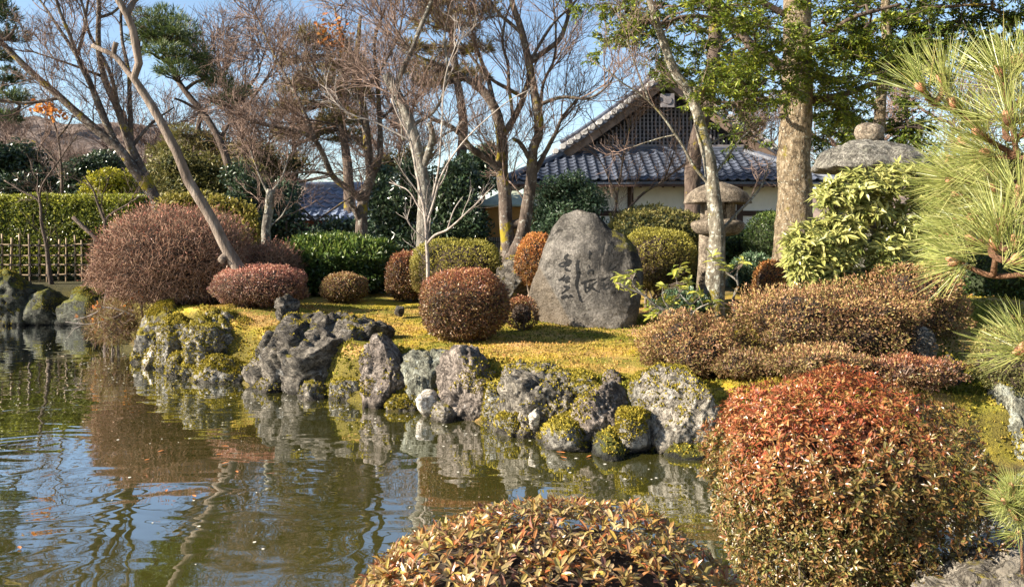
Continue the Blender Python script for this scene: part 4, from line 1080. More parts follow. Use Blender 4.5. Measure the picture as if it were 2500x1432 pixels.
def twig_bush(name, label, x0, x1, y0, y1, Y, n, seed, ry=None, mat=None, hi=None, p=2.6, L=0.19, lump=0.08):
    """leafless azalea dome: a dense mass of fine twigs"""
    rs = np.random.RandomState(seed)
    a, bb = P(x0, y1, Y), P(x1, y0, Y)
    cx = (a[0] + bb[0]) / 2; rx = (bb[0] - a[0]) / 2; ry = ry or rx * 0.75
    gz0 = hz(cx, Y); z0, z1 = max(a[2], gz0), bb[2]
    zc = z0 + 0.45 * (z1 - z0); rzu, rzl = z1 - zc, zc - z0
    c = np.array([cx, Y, zc])
    t = thing(name, label, 'shrub', (cx, Y, gz0))
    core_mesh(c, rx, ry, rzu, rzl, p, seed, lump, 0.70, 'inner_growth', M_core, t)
    pts, nn, u = dome_pts(rs, n, c, rx, ry, rzu, rzl, p, seed, lump, inn=0.34)
    n = len(pts)
    d = nrm(nn * 0.8 + rs.normal(size=(n, 3)) * 0.6 + np.array([0, 0, 0.3]))
    ll = L * (0.5 + rs.rand(n))
    m_ = pts + (d + 0.35 * rs.normal(size=(n, 3))) * (ll * 0.5)[:, None]
    pl = np.stack([pts - d * (ll * 0.5)[:, None], pts, m_], 1)
    V, Fs = tubes(pl, np.tile(np.array([[0.0052, 0.0044, 0.0028]]), (n, 1)), 3)
    tag(mk('twigs', V, Fs, M_twigpink if mat is None else mat, t, attr=rva(rs, n, 9)), kind='stuff')
    # reddish bud tips
    k = rs.rand(n) < 0.5
    tip = pl[k, 2]
    nb = len(tip)
    gg = np.clip(smooth(-0.2, 0.85, u[k][:, 2]) + 0.2 * rs.normal(size=nb), 0, 1)
    V, q = quadleaf(tip, d[k], rand_dirs(rs, nb), 0.055 * (0.6 + 0.8 * rs.rand(nb)), 0.017 * (0.7 + 0.6 * rs.rand(nb)))
    tag(mk('buds', V, q, hi or L_pink, t, attr=rva(rs, nb, 4, gg)), kind='stuff')
    st = 14
    base = np.stack([cx + rs.uniform(-0.45, 0.45, st) * rx, Y + rs.uniform(-0.6, 0.3, st) * ry, np.zeros(st)], -1)
    base[:, 2] = height(base[:, 0], base[:, 1]) - 0.05
    aim = c + np.stack([rs.uniform(-0.85, 0.85, st) * rx, rs.uniform(-0.95, 0.2, st) * ry, rs.uniform(0.0, 0.5, st) * rzu], -1)
    w = np.linspace(0, 1, 8)[None, :, None]
    plm = base[:, None] + (aim - base)[:, None] * w + rs.normal(size=(st, 8, 3)) * 0.035
    for s in range(st):
        V, Fs = tubes(plm[s:s + 1], 0.026 * (1 - 0.6 * w[:, :, 0]), 6)
        mk('stem', V, Fs, M_stem, t, sm=True)
    return t

twig_bush('azalea_dome', 'large leafless pinkish azalea dome at the left end of the island', 252, 606, 514, 768, 14.9, 13000, 201, ry=1.25, p=2.5)
twig_bush('low_twig_shrub', 'low reddish twig shrub between the azalea dome and the green mound', 585, 728, 598, 690, 15.6, 2400, 202, ry=0.5)
bush('red_topped_azalea', 'rounded azalea with pink top just right of the large leafless dome', 524, 746, 648, 775, 13.3, L_pink, 15000, (0.045, 0.018), seed=203, twigs=300, p=2.3, high=0.7)
bush('green_azalea_mound', 'wide dark green azalea mound in the middle distance', 690, 972, 576, 748, 16.6, L_green, 14000, (0.105, 0.050), ry=0.95, seed=204, lump=0.15, core=M_coregreen, high=0.65, p=2.3, spiky=0.9)
bush('round_box_ball', 'small round olive shrub in front of the green mound', 785, 897, 667, 746, 14.8, L_brown, 7000, (0.040, 0.020), seed=205, high=0.8, p=2.15)
bush('dull_azalea', 'narrow dull red green azalea left of the yellow green mound', 945, 1035, 618, 728, 15.3, L_red, 6500, (0.05, 0.024), seed=206, high=0.9)
bush('yellow_box_mound', 'broad yellow green clipped mound behind the sapling', 1008, 1222, 585, 725, 14.7, L_yellow, 15000, (0.046, 0.020), seed=207, p=3.0, high=0.5, lump=0.06)
bush('red_azalea_ball', 'round dark red azalea on the moss left of the inscribed stone', 1028, 1240, 660, 832, 10.9, L_red, 19000, (0.038, 0.017), seed=208, p=2.5, high=0.75, twigs=500, split=0.5)
bush('tiny_azalea', 'tiny open azalea at the left foot of the inscribed stone', 1235, 1312, 726, 800, 11.75, L_red, 2400, (0.034, 0.016), seed=209, high=0.9, stems=10, corek=0.6)
bush('orange_azalea_ball', 'orange azalea ball behind the left shoulder of the inscribed stone', 1258, 1360, 570, 700, 13.9, L_orange, 9000, (0.042, 0.018), seed=210, p=2.2, high=0.5)
bush('yellow_azalea_ball', 'yellow green clipped ball behind the right shoulder of the inscribed stone', 1515, 1695, 557, 705, 14.0, L_yellow, 14000, (0.042, 0.018), seed=211, high=0.45, p=2.4, twigs=300)
bush('back_green_shrub', 'spreading green shrub below the white house wall', 1478, 1725, 505, 620, 17.2, L_olive, 9000, (0.07, 0.034), ry=0.8, seed=212, lump=0.14, core=M_coregreen, high=0.3)
bush('dark_round_shrub', 'dark green rounded shrub behind the large trunk', 1822, 1935, 520, 670, 17.6, L_green, 7000, (0.055, 0.026), seed=213, core=M_coregreen, high=1.0)
bush('leafy_low_shrub', 'low leafy green shrub right of the pale trunk', 1785, 1892, 622, 720, 14.6, L_blue, 4500, (0.06, 0.03), seed=214, core=M_coregreen, high=0.6)
bush('rust_shrub', 'rust brown azalea low at the left of the large trunk base', 1842, 1930, 640, 740, 13.2, L_orange, 4500, (0.042, 0.018), seed=215, high=0.9)
bush('sprawling_azalea', 'low sprawling brown azalea on the bank above the white patched boulder', 1572, 1802, 772, 918, 8.9, L_brown, 15000, (0.036, 0.016), ry=0.42, seed=216, lump=0.34, high=0.3, split=0.35, twigs=500, corek=0.7, inn=0.3)
bush('long_brown_azalea', 'long low brown azalea in front of the large trunk', 1808, 2215, 700, 880, 9.1, L_brown, 26000, (0.036, 0.016), ry=0.55, seed=217, lump=0.32, high=0.35, p=2.7, split=0.5, twigs=900, corek=0.72, inn=0.28, stems=14)
bush('brown_azalea_dome', 'rounded brown azalea below the rhododendron on the right', 2082, 2335, 640, 835, 9.7, L_brown, 17000, (0.036, 0.016), ry=0.55, seed=218, lump=0.22, high=0.35, twigs=500, corek=0.78)
bush('edge_azalea', 'small leaved azalea cut by the right edge of the picture', 2388, 2600, 800, 985, 7.75, L_olive, 9000, (0.03, 0.014), ry=0.35, seed=219, lump=0.12, high=0.3, twigs=200)
bush('shaded_bank_azalea', 'shaded azalea hanging on the bank right of the white patched boulder', 1740, 1905, 858, 1010, 8.4, L_brown, 7000, (0.034, 0.015), ry=0.35, seed=220, lump=0.2, high=1.2, corek=0.75, inn=0.3)
bush('bank_azalea', 'low russet azalea right of the shaded bank azalea', 1880, 2110, 850, 960, 8.0, L_brown, 9000, (0.034, 0.015), ry=0.35, seed=224, lump=0.3, high=0.6, corek=0.7, inn=0.3, twigs=200)
bush('right_slope_azalea', 'low dull azalea on the slope behind the right end of the rust red bush', 2120, 2330, 872, 985, 7.8, L_red, 8000, (0.034, 0.015), ry=0.35, seed=225, lump=0.3, high=0.9, corek=0.7, inn=0.3, twigs=200)
bush('low_leafy_shrub', 'low dark leafy shrub at the foot of the pale trunk', 1600, 1730, 715, 790, 11.9, L_blue, 2600, (0.06, 0.03), ry=0.35, seed=221, lump=0.2, core=M_coregreen, high=0.9)
bush('right_dark_shrub', 'dark evergreen shrub behind the pine needles at the right edge', 2330, 2620, 560, 760, 12.5, L_green, 8000, (0.06, 0.03), ry=0.8, seed=222, core=M_coregreen, lump=0.15, high=0.7)
bush('waterside_sedge', 'dry drooping twigs over the water below the large azalea dome', 225, 360, 735, 838, 14.3, L_brown, 4200, (0.16, 0.008), ry=0.45, seed=223, lump=0.25, high=1.2, corek=0.45, inn=0.6, spiky=0.4)

# near shrubs: rosettes of single leaves
L_near1 = leafmat('near_azalea_leaf', [(0, (0.10, 0.042, 0.034)), (0.3, (0.22, 0.12, 0.08)), (0.55, (0.23, 0.205, 0.05)), (0.8, (0.34, 0.23, 0.15)), (1, (0.38, 0.31, 0.10))], [(0, (0.36, 0.10, 0.03)), (0.4, (0.38, 0.18, 0.045)), (0.75, (0.38, 0.31, 0.055)), (1, (0.40, 0.28, 0.16))], 0.35, 0.32, 0.5)
L_near2 = leafmat('near_red_azalea_leaf', [(0, (0.035, 0.042, 0.010)), (0.3, (0.095, 0.10, 0.022)), (0.6, (0.16, 0.08, 0.035)), (0.85, (0.22, 0.21, 0.055)), (1, (0.28, 0.22, 0.10))], [(0, (0.17, 0.032, 0.018)), (0.4, (0.32, 0.07, 0.03)), (0.75, (0.40, 0.14, 0.05)), (1, (0.40, 0.23, 0.08))], 0.35, 0.34, 0.5)
def rosette_arrays(rs, n, per, L, Wd, spread, g, fine=False):
    """n rosettes at the origin, local z = shoot direction; returns V (n,per*12,3)"""
    N = n * per
    az = (np.tile(np.arange(per), n) / per * 2 * np.pi + np.repeat(rs.rand(n) * 6.28, per) + rs.normal(size=N) * 0.3)
    el = np.radians(spread + rs.normal(size=N) * 16)
    d = np.stack([np.cos(az) * np.cos(el), np.sin(az) * np.cos(el), np.sin(el)], -1)
    up = np.array([0, 0, 1.0]) - d * d[:, 2:3]
    up = nrm(up)
    LL = L * (0.45 + 0.85 * rs.rand(N))
    nv = 12 if fine else 5
    V, q = (fineleaf if fine else foldleaf)(d * 0.004, d, up, LL, Wd * (0.75 + 0.5 * rs.rand(N)), 0.22)
    A = np.zeros((N, 3)); A[:, 0] = rs.rand(N); A[:, 1] = np.clip(np.repeat(g, per) + rs.normal(size=N) * 0.15, 0, 1); A[:, 2] = rs.rand(N)
    return V.reshape(n, per * nv, 3), q, np.repeat(A, nv, 0)
def frames(nn, rs):
    z = nrm(nn); x = nrm(np.cross(z, rand_dirs(rs, len(z)))); y = np.cross(z, x)
    return np.stack([x, y, z], -1)          # columns
def near_bush(name, label, c, rx, ry, rzu, rzl, p, nros, mat, seed, L, Wd, lump, gfun, face, nparts=300, core=M_core, corek=0.86, inn=0.14, stems=10, cull=-0.25, taper=0.0):
    rs = np.random.RandomState(seed)
    c = np.array(c, float)
    t = thing(name, label, 'shrub', (c[0], c[1], hz(c[0], c[1])))
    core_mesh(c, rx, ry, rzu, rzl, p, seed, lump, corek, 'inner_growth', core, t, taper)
    pts, nn, u = dome_pts(rs, nros, c, rx, ry, rzu, rzl, p, seed, lump, inn=inn, taper=taper)
    view = nrm(np.array([0, 0, E]) - pts)
    k = (nn * view).sum(1) > cull
    pts, nn, u = pts[k], nn[k], u[k]
    g = gfun(u, pts, rs)
    axis = nrm(nn * 0.8 + rs.normal(size=pts.shape) * 0.35 + np.array([0, 0, 0.35]))
    R = frames(axis, rs)
    dist = np.linalg.norm(pts - np.array([0, 0, E]), axis=1)
    px = pts[:, 0] / pts[:, 1] * F + 1250; py = HZ - (pts[:, 2] - E) / pts[:, 1] * F
    vis = (px > -20) & (px < 2520) & (py < 1450)
    out = np.linalg.norm((pts - c) / np.array([rx, ry, rzu]), axis=1)
    score = np.where(vis, dist - 1.5 * out * (pts[:, 1] > 0), 99)
    order = np.argsort(score)
    near = order[:nparts]; rest = order[nparts:]
    per = 6
    V0, q, A = rosette_arrays(rs, len(rest), per, L, Wd, 32, g[rest])
    V = np.einsum('nij,nkj->nki', R[rest], V0) + pts[rest][:, None]
    tag(mk('foliage', V.reshape(-1, 3), q, mat, t, attr=A), kind='stuff')
    meshes = []
    gl_ = np.linspace(0.0, 1, 10)
    for j in range(20):
        V0, q, A = rosette_arrays(rs, 1, per, L, Wd, 34, np.array([gl_[j // 2]]), True)
        meshes.append(mesh_of('leaf_rosette', V0.reshape(-1, 3), q, mat, A))
    for i in near:
        Mx = Matrix.Translation(pts[i]) @ Matrix([list(r) for r in R[i]]).to_4x4()
        j = int(np.clip(round(g[i] * 9), 0, 9)) * 2 + rs.randint(2)
        inst('leaf_rosette', meshes[j], t, Mx)
    base = np.stack([c[0] + rs.uniform(-0.3, 0.3, stems) * rx, c[1] + rs.uniform(-0.3, 0.3, stems) * ry, np.zeros(stems)], -1)
    base[:, 2] = np.minimum(height(base[:, 0], base[:, 1]), c[2] - rzl * 0.5) - 0.05
    aim = c + np.stack([rs.uniform(-0.8, 0.8, stems) * rx, rs.uniform(-0.85, 0.4, stems) * ry, rs.uniform(-0.3, 0.5, stems) * rzu], -1)
    w = np.linspace(0, 1, 8)[None, :, None]
    pl = base[:, None] + (aim - base)[:, None] * w + rs.normal(size=(stems, 8, 3)) * 0.015
    for s in range(stems):
        V, Fs = tubes(pl[s:s + 1], 0.012 * (1 - 0.6 * w[:, :, 0]) * (0.7 + 0.6 * rs.rand()), 6)
        mk('stem', V, Fs, M_stem, t, sm=True)
    tw = grow(rs, pl, 350, (0.08, 0.30), (15, 60), 0.2, 0.3, 5, 0.3, 1)
    V, Fs = tubes(tw, np.full((350, 5), 0.0026) * np.linspace(1.3, 0.6, 5), 4)
    tag(mk('twigs', V, Fs, M_stem, t), kind='stuff')
    return t
near_bush('foreground_azalea', 'clipped azalea with orange and green leaf rosettes at the bottom edge', (0.11, 2.35, 0.80), 0.65, 0.62, 0.50, 0.5, 2.6, 5600, L_near1, 301, 0.036, 0.0135, 0.04,
          lambda u, p, rs: np.clip(0.42 + 0.28 * rs.normal(size=len(u)) + 0.35 * fbm(p * 9, 2, 4), 0, 1), None, core=M_core, inn=0.10)
near_bush('foreground_red_azalea', 'large clipped azalea, rust red on top, at the lower right', (1.545, 3.75, 0.93), 0.61, 0.60, 0.565, 0.62, 2.35, 12000, L_near2, 302, 0.030, 0.0105, 0.13,
          lambda u, p, rs: np.clip(smooth(0.1, 1.0, u[:, 2] - 0.22 * u[:, 0] + 0.35 * fbm(p * 5, 2, 3)) * 0.9 + 0.22 * rs.normal(size=len(u)), 0, 1), None, inn=0.40, stems=26, corek=0.62, cull=-0.4, taper=0.42)  # leaf tone drops towards the right: the shaded side is put into the colour

# ------------------------------------------------------------------ hedge and bamboo fence
def hedge():
    rs = np.random.RandomState(41)
    x0, x1 = -17.0, P(352, 0, 20.8)[0]
    y0, y1, z0, z1 = 20.35, 21.6, 0.9, P(0, 478, 20.6)[2]
    t = thing('clipped_hedge', 'tall square clipped green hedge behind the bamboo fence', 'hedge', ((x0 + x1) / 2, 21, 0.88))
    mk('inner_growth', *box_vf((x0 + 0.15, y0 + 0.18, z0), (x1 - 0.15, y1 - 0.15, z1 - 0.15)), M_coregreen, t)
    A, B = 24000, 9000
    p1 = np.stack([rs.uniform(x0, x1, A), y0 + 0.16 * rs.rand(A) ** 1.5, rs.uniform(z0 + 0.2, z1, A)], -1)
    p1[:, 1] += 0.10 * fbm(p1 * 1.6, 3, 42)
    n1 = np.tile([0, -1.0, 0.25], (A, 1))
    p2 = np.stack([rs.uniform(x0, x1, B), rs.uniform(y0, y1, B), z1 - 0.14 * rs.rand(B) ** 2], -1)
    n2 = np.tile([0, 0, 1.0], (B, 1))
    p3 = np.stack([x1 - 0.1 * rs.rand(3000), rs.uniform(y0, y1, 3000), rs.uniform(z0 + 0.2, z1, 3000)], -1); n3 = np.tile([1.0, 0, 0.2], (3000, 1))
    p = np.vstack([p1, p2, p3]); nn = np.vstack([n1, n2, n3]); n = len(p)
    p[:, 2] += 0.04 * vnoise(p * 1.3, 43)
    d = nrm(nn * 0.5 + rs.normal(size=(n, 3)) * 0.6 + np.array([0, 0, 0.3]))
    V, q = quadleaf(p, d, nrm(nn + rs.normal(size=(n, 3)) * 0.6), 0.085 * (0.6 + 0.7 * rs.rand(n)), 0.042 * (0.7 + 0.6 * rs.rand(n)))
    gg = np.clip(np.concatenate([smooth(z1 - 0.5, z1, p1[:, 2]) * 0.8, np.full(B, 0.9), np.full(3000, 0.3)]) + 0.2 * rs.normal(size=n), 0, 1)  # brighter leaf colour at the top paints the light falling on the hedge
    tag(mk('foliage', V, q, L_hedge, t, attr=rva(rs, n, 4, gg)), kind='stuff')
hedge()
def fence():
    rs = np.random.RandomState(51)
    M_b = plain('dry_bamboo', (0.22, 0.155, 0.09), 0.55, 0.18, 3, 0.1, (1, 1, 0.5))
    M_bd = plain('old_bamboo', (0.13, 0.09, 0.06), 0.6, 0.2, 3, 0.1, (1, 1, 0.5))
    M_tie = plain('black_cord', (0.015, 0.013, 0.012), 0.9, 0.1, 3, 0)
    Y = 19.9
    t = thing('bamboo_fence', 'open lattice bamboo fence along the far left bank', 'fence', (P(60, 0, Y)[0], Y, 0.85))
    X1 = P(262, 0, Y)[0]; xs = []
    x = P(-60, 0, Y)[0]
    while x < X1:
        xs.append(x); x += 0.185 + 0.10 * rs.rand()
    for i, x in enumerate(xs):
        g0 = hz(x, Y) - 0.1; top = 2.02 + rs.uniform(-0.10, 0.10)
        n = 9
        pts = np.stack([x + rs.uniform(-0.04, 0.04) * np.linspace(0, 1, n), np.full(n, Y + (0.035 if i % 2 else -0.035)), np.linspace(g0, top, n)], -1)
        r = np.where(np.arange(n) % 3 == 2, 0.027, 0.023) * (0.8 + 0.35 * rs.rand())
        V, Fs = tubes(pts[None], r[None], 7, True)
        mk('bamboo_cane', V, Fs, M_b if rs.rand() < 0.65 else M_bd, t, sm=True)
    rails = [1.05, 1.31, 1.55, 1.80]
    g = Geo()
    for z in rails:
        n = 14
        pts = np.stack([np.linspace(xs[0] - 0.2, X1 + 0.1, n), np.full(n, Y), z + 0.02 * rs.normal(size=n) * 0.6], -1)
        V, Fs = tubes(pts[None], np.full((1, n), 0.022), 7, True)
        mk('bamboo_rail', V, Fs, M_b, t, sm=True)
        for x in xs: g.add(*box_vf((x - 0.03, Y - 0.064, z - 0.03), (x + 0.03, Y + 0.064, z + 0.03)))
    tag(g.build('cord_ties', M_tie, t), kind='stuff')
fence()

# ------------------------------------------------------------------ stone lanterns
def lathe(prof, c, n=28, sq=2.0, rough=0.0, seed=0, sx=1.0, sy=1.0):
    prof = np.asarray(prof, float); m_ = len(prof)
    a = np.linspace(0, 2 * np.pi, n, endpoint=False)
    rr = (np.abs(np.cos(a)) ** sq + np.abs(np.sin(a)) ** sq) ** (-1 / sq)
    V = np.stack([prof[:, 0:1] * rr * np.cos(a) * sx, prof[:, 0:1] * rr * np.sin(a) * sy, np.repeat(prof[:, 1:2], n, 1)], -1).reshape(-1, 3)
    if rough:
        V = V + nrm(V * np.array([1, 1, 0.5])) * (rough * fbm(V * 5 + seed, 4, seed))[:, None]
    idx = np.arange(m_ * n).reshape(m_, n)
    q = np.stack([idx[:-1], np.roll(idx, -1, 1)[:-1], np.roll(idx, -1, 1)[1:], idx[1:]], -1).reshape(-1, 4)
    return V + np.asarray(c), [q, idx[0][None, ::-1], idx[-1][None, :]]
def dense(prof, k=6):
    return catmull(np.array(prof, float), len(prof) * k)
R_lan = rockmat('lantern_granite', (0.065, 0.050, 0.036), (0.13, 0.105, 0.078), (0.20, 0.165, 0.125), 0.02, (0.30, 0.27, 0.21), 0.0, 5, bs=0.6)
R_lan2 = rockmat('lichen_granite', (0.06, 0.054, 0.045), (0.14, 0.13, 0.11), (0.22, 0.205, 0.175), 0.07, (0.30, 0.29, 0.23), 0.0, 6, bs=0.8)
Y = 15.0; cx = P(1752, 0, Y)[0]
zt = lambda py, Y_=15.0: E - (py - HZ) / F * Y_
lt = thing('mushroom_lantern', 'stone lantern with wide mushroom cap behind the pale trunk', 'lantern', (cx, Y, hz(cx, Y)))
V, Fs = lathe([(0.17, hz(cx, Y) - 0.1), (0.19, hz(cx, Y) + 0.15), (0.145, zt(640)), (0.13, zt(572))], (cx - 0.22, Y, 0), 20, 2.4, 0.02, 3); mk('post', V, Fs, R_lan, lt, sm=True)
V, Fs = lathe(dense([(0.10, zt(577)), (0.38, zt(570)), (0.50, zt(552)), (0.46, zt(540)), (0.2, zt(534))]), (cx, Y, 0), 30, 2, 0.04, 4, 1.0, 0.9); mk('platform', V, Fs, R_lan, lt, sm=True)
for sx_ in (-0.2, 0.2):
    for sy_ in (-0.18, 0.18):
        V, Fs = lathe([(0.085, zt(538)), (0.08, zt(488))], (cx + sx_, Y + sy_, 0), 12, 3, 0.01, 5); mk('firebox_pillar', V, Fs, R_lan, lt, sm=True)
V, Fs = lathe(dense([(0.30, zt(492)), (0.60, zt(497)), (0.635, zt(492)), (0.56, zt(474)), (0.38, zt(458)), (0.14, zt(447)), (0.02, zt(444))]), (cx, Y, 0), 36, 2, 0.03, 6, 1.0, 0.9); mk('cap', V, Fs, R_lan, lt, sm=True)

Y = 11.2; cx = P(2126, 0, Y)[0]; zq = lambda py: zt(py, 11.2)
lt = thing('snow_lantern', 'broad roofed lichen covered stone lantern above the rhododendron', 'lantern', (cx, Y, hz(cx, Y)))
V, Fs = lathe([(0.24, hz(cx, Y) - 0.1), (0.22, 1.35), (0.2, 2.0)], (cx, Y, 0), 20, 2.2, 0.02, 3); mk('post', V, Fs, R_lan2, lt, sm=True)
V, Fs = lathe(dense([(0.2, 2.0), (0.40, 2.06), (0.42, 2.2), (0.3, 2.26)]), (cx, Y, 0), 24, 3, 0.02, 4); mk('platform', V, Fs, R_lan2, lt, sm=True)
V, Fs = lathe([(0.25, 2.24), (0.25, 3.08)], (cx, Y, 0), 16, 4, 0.02, 5); mk('firebox', V, Fs, R_lan2, lt, sm=True)
V, Fs = lathe(dense([(0.34, zq(412)), (0.68, zq(416)), (0.70, zq(400)), (0.58, zq(374)), (0.40, zq(357)), (0.19, zq(347)), (0.11, zq(345))], 9), (cx - 0.02, Y, 0), 72, 3.2, 0.09, 6); mk('roof', V, Fs, R_lan2, lt, sm=True)
V, Fs = lathe(dense([(0.10, zq(346)), (0.165, zq(341)), (0.20, zq(325)), (0.175, zq(310)), (0.10, zq(302)), (0.02, zq(300))]), (cx - 0.02, Y, 0), 28, 2, 0.03, 7); mk('finial', V, Fs, R_lan, lt, sm=True)

# ------------------------------------------------------------------ trees
def stems_world(rs, Y, stems, ground=True):
    polys, rads = [], []
    allp = []
    for i, s in enumerate(stems):
        pts, w0, w1 = s[0], s[1], s[2]
        drift = s[3] if len(s) > 3 else rs.uniform(-0.25, 0.25) * (0.4 if i == 0 else 1.0) * len(pts) * 0.35
        pts = [tuple(map(float, p)) for p in pts]
        ys = Y
        if allp:
            A = np.vstack(allp)
            k = np.argmin((A[:, 0] - pts[0][0]) ** 2 + (A[:, 1] - pts[0][1]) ** 2)
            if (A[k, 0] - pts[0][0]) ** 2 + (A[k, 1] - pts[0][1]) ** 2 < 60 ** 2:
                ys = A[k, 2]; 
                if i: pts[0] = (A[k, 0], A[k, 1])
        if ground and (i == 0 or (len(s) > 4 and s[4])):
            x = (pts[0][0] - 1250) / F * ys
            pg = HZ + (E - hz(x, ys) + 0.12) / ys * F
            if pg > pts[0][1] + 3: pts = [(pts[0][0], pg)] + pts
        n = len(pts)
        yy = ys + drift * np.linspace(0, 1, n)
        wp = np.array([P(px, py, y_) for (px, py), y_ in zip(pts, yy)])
        m_ = 26
        w = catmull(wp, m_)
        sc = np.linalg.norm(w[-1] - w[0])
        jit = np.stack([vnoise(np.stack([np.linspace(0, 6, m_) + 9.1 * i, np.full(m_, c_ * 3.3), np.full(m_, Y)], -1), i + 3) for c_ in range(3)], -1)
        w = w + jit * 0.012 * sc * np.sin(np.linspace(0, np.pi, m_))[:, None]
        tt = np.linspace(0, 1, m_)
        r = (w0 + (w1 - w0) * tt) * 0.5 * Y / F
        if i == 0 or (len(s) > 4 and s[4]): r = r * (1 + 0.45 * np.exp(-tt * 12))
        polys.append(w); rads.append(r)
        px = w[:, 0] / w[:, 1] * F + 1250; py = HZ - (w[:, 2] - E) / w[:, 1] * F
        allp.append(np.stack([px, py, w[:, 1]], -1))
    return polys, rads
def stem_mesh(w, r, seed, sides=12, knob=0.14):
    V, Fs = tubes(w[None], r[None], sides, True)
    ctr = np.repeat(w, sides, 0); rr = np.repeat(r, sides)
    off = (V - ctr)
    k = 1 + knob * fbm(V * (0.8 / np.maximum(r.mean(), 0.02)), 3, seed)
    return ctr + off * k[:, None], Fs
def tree(name, label, Y, stems, mat, tw=(), twmat=None, seed=1, group=None, cat='tree', leaves=None, wt=None, ground=True, sides=12, t0=0.25):
    """stems: ([(px,py)...], width0, width1, drift, from_ground). tw: levels (n, (l0,l1), radius, (a0,a1), up)"""
    rs = np.random.RandomState(seed)
    polys, rads = stems_world(rs, Y, stems, ground)
    b0 = polys[0][0]
    t = thing(name, label, cat, (b0[0], b0[1], b0[2]), group)
    for i, (w, r) in enumerate(zip(polys, rads)):
        V, Fs = stem_mesh(w, r, seed + i, sides if r.max() > 0.05 else 7)
        mk('trunk' if i == 0 or (len(stems[i]) > 4 and stems[i][4]) else 'limb', V, Fs, mat, t, sm=True)
    par = np.array(polys)
    wts = np.array([1.0 / (0.35 + r.mean() * 6) for r in rads])
    if wt is not None: wts = np.array(wt, float)
    levels = []
    g = Geo()
    for li, (n, ln, rad, ang, up) in enumerate(tw):
        npts = 6 if li < 1 else 5 if li < 2 else 4
        par = grow(rs, par, n, ln, ang, up, 0.20 if li else 0.16, npts, t0 if li == 0 else 0.15, 1.0, wt=wts)
        wts = None
        rr = rad * (0.7 + 0.6 * rs.rand(n))[:, None] * np.linspace(1.0, 0.45, npts)
        V, Fs = tubes(par, rr, 5 if rad > 0.012 else 3)
        g.add(V, Fs)
        levels.append(par)
    if tw: tag(g.build('twigs', twmat or M_twig, t, sm=False), kind='stuff')
    return t, polys, levels, rs
def add_leaves(t, rs, par, n, L, Wd, mat, name='foliage', flat=0.0, g=0.4, gs=0.25, t0=0.2, droop=0.0, kind=True):
    N, m_, _ = par.shape
    pi = rs.randint(0, N, n); f = (t0 + (1 - t0) * rs.rand(n)) * (m_ - 1); k = np.clip(f.astype(int), 0, m_ - 2); f = (f - k)[:, None]
    a, b_ = par[pi, k], par[pi, k + 1]
    p = a + (b_ - a) * f
    tan = nrm(b_ - a)
    rv = rs.normal(size=(n, 3)); rv[:, 2] *= (1 - flat)
    d = nrm(tan * 0.55 + nrm(rv) * 0.75 + np.array([0, 0, -droop]))
    nn = nrm(np.array([0, 0, 1.0]) * flat + rand_dirs(rs, n) * (1 - 0.6 * flat))
    V, q = quadleaf(p, d, nn, L * (0.6 + 0.7 * rs.rand(n)), Wd * (0.7 + 0.6 * rs.rand(n)), 0.1)
    gg = np.clip(g + gs * rs.normal(size=n), 0, 1)
    o = mk(name, V, q, mat, t, attr=rva(rs, n, 4, gg))
    if kind: tag(o, kind='stuff')
    return o
def needle_pads(t, rs, pads, mat, per=9, L=0.16, Wd=0.014, dens=220, branch_from=None, bmat=None, Y=20, g=0.45, flatn=0.55):
    """flattened needle clouds; pads: (px,py,rx_px,ry_px,dy)"""
    g_, gb = Geo(), Geo()
    for (px, py, rxp, ryp, dy) in pads:
        c = P(px, py, Y + dy); rx = rxp * Y / F; rz = ryp * Y / F
        n = int(dens * rx * (rx + rz) * 1.3) + 20
        u = rand_dirs(rs, n) * (rs.rand(n) ** 0.33)[:, None]
        u[:, 2] = np.where(u[:, 2] < 0, u[:, 2] * 0.5, u[:, 2])
        lump = 1 + 0.35 * fbm(u * 2.2 + px, 3, int(px) % 97)
        pt = c + u * np.array([rx, rx * 0.8, rz]) * lump[:, None]
        N = n * per
        d = nrm(np.repeat(nrm(u * np.array([1, 1, 0.6]) + np.array([0, 0, flatn])), per, 0) + rs.normal(size=(N, 3)) * 0.55)
        V, q = quadleaf(np.repeat(pt, per, 0), d, rand_dirs(rs, N), L * (0.6 + 0.6 * rs.rand(N)), np.full(N, Wd), 0.1)
        A = np.zeros((N, 3)); A[:, 0] = rs.rand(N); A[:, 1] = np.repeat(np.clip(g + 0.3 * u[:, 2] + 0.2 * rs.normal(size=n), 0, 1), per)
        g_.add(V, q, np.repeat(A, 4, 0))
        if branch_from is not None:
            b0 = branch_from[np.argmin(((branch_from - c) ** 2).sum(1))]
            m_ = 14
            tgt = pt[rs.randint(0, n, m_)]
            w = np.linspace(0, 1, 6)[None, :, None]
            pl = b0 + (tgt - b0)[:, None] * w + rs.normal(size=(m_, 6, 3)) * 0.05 * rx * np.sin(w * np.pi)
            V, Fs = tubes(pl, 0.022 * (1.1 - 0.8 * w[:, :, 0]) * np.ones((m_, 1)), 5)
            gb.add(V, Fs)
    tag(g_.build('foliage', mat, t), kind='stuff')
    if branch_from is not None: tag(gb.build('branchlets', bmat or M_barkdark, t), kind='stuff')

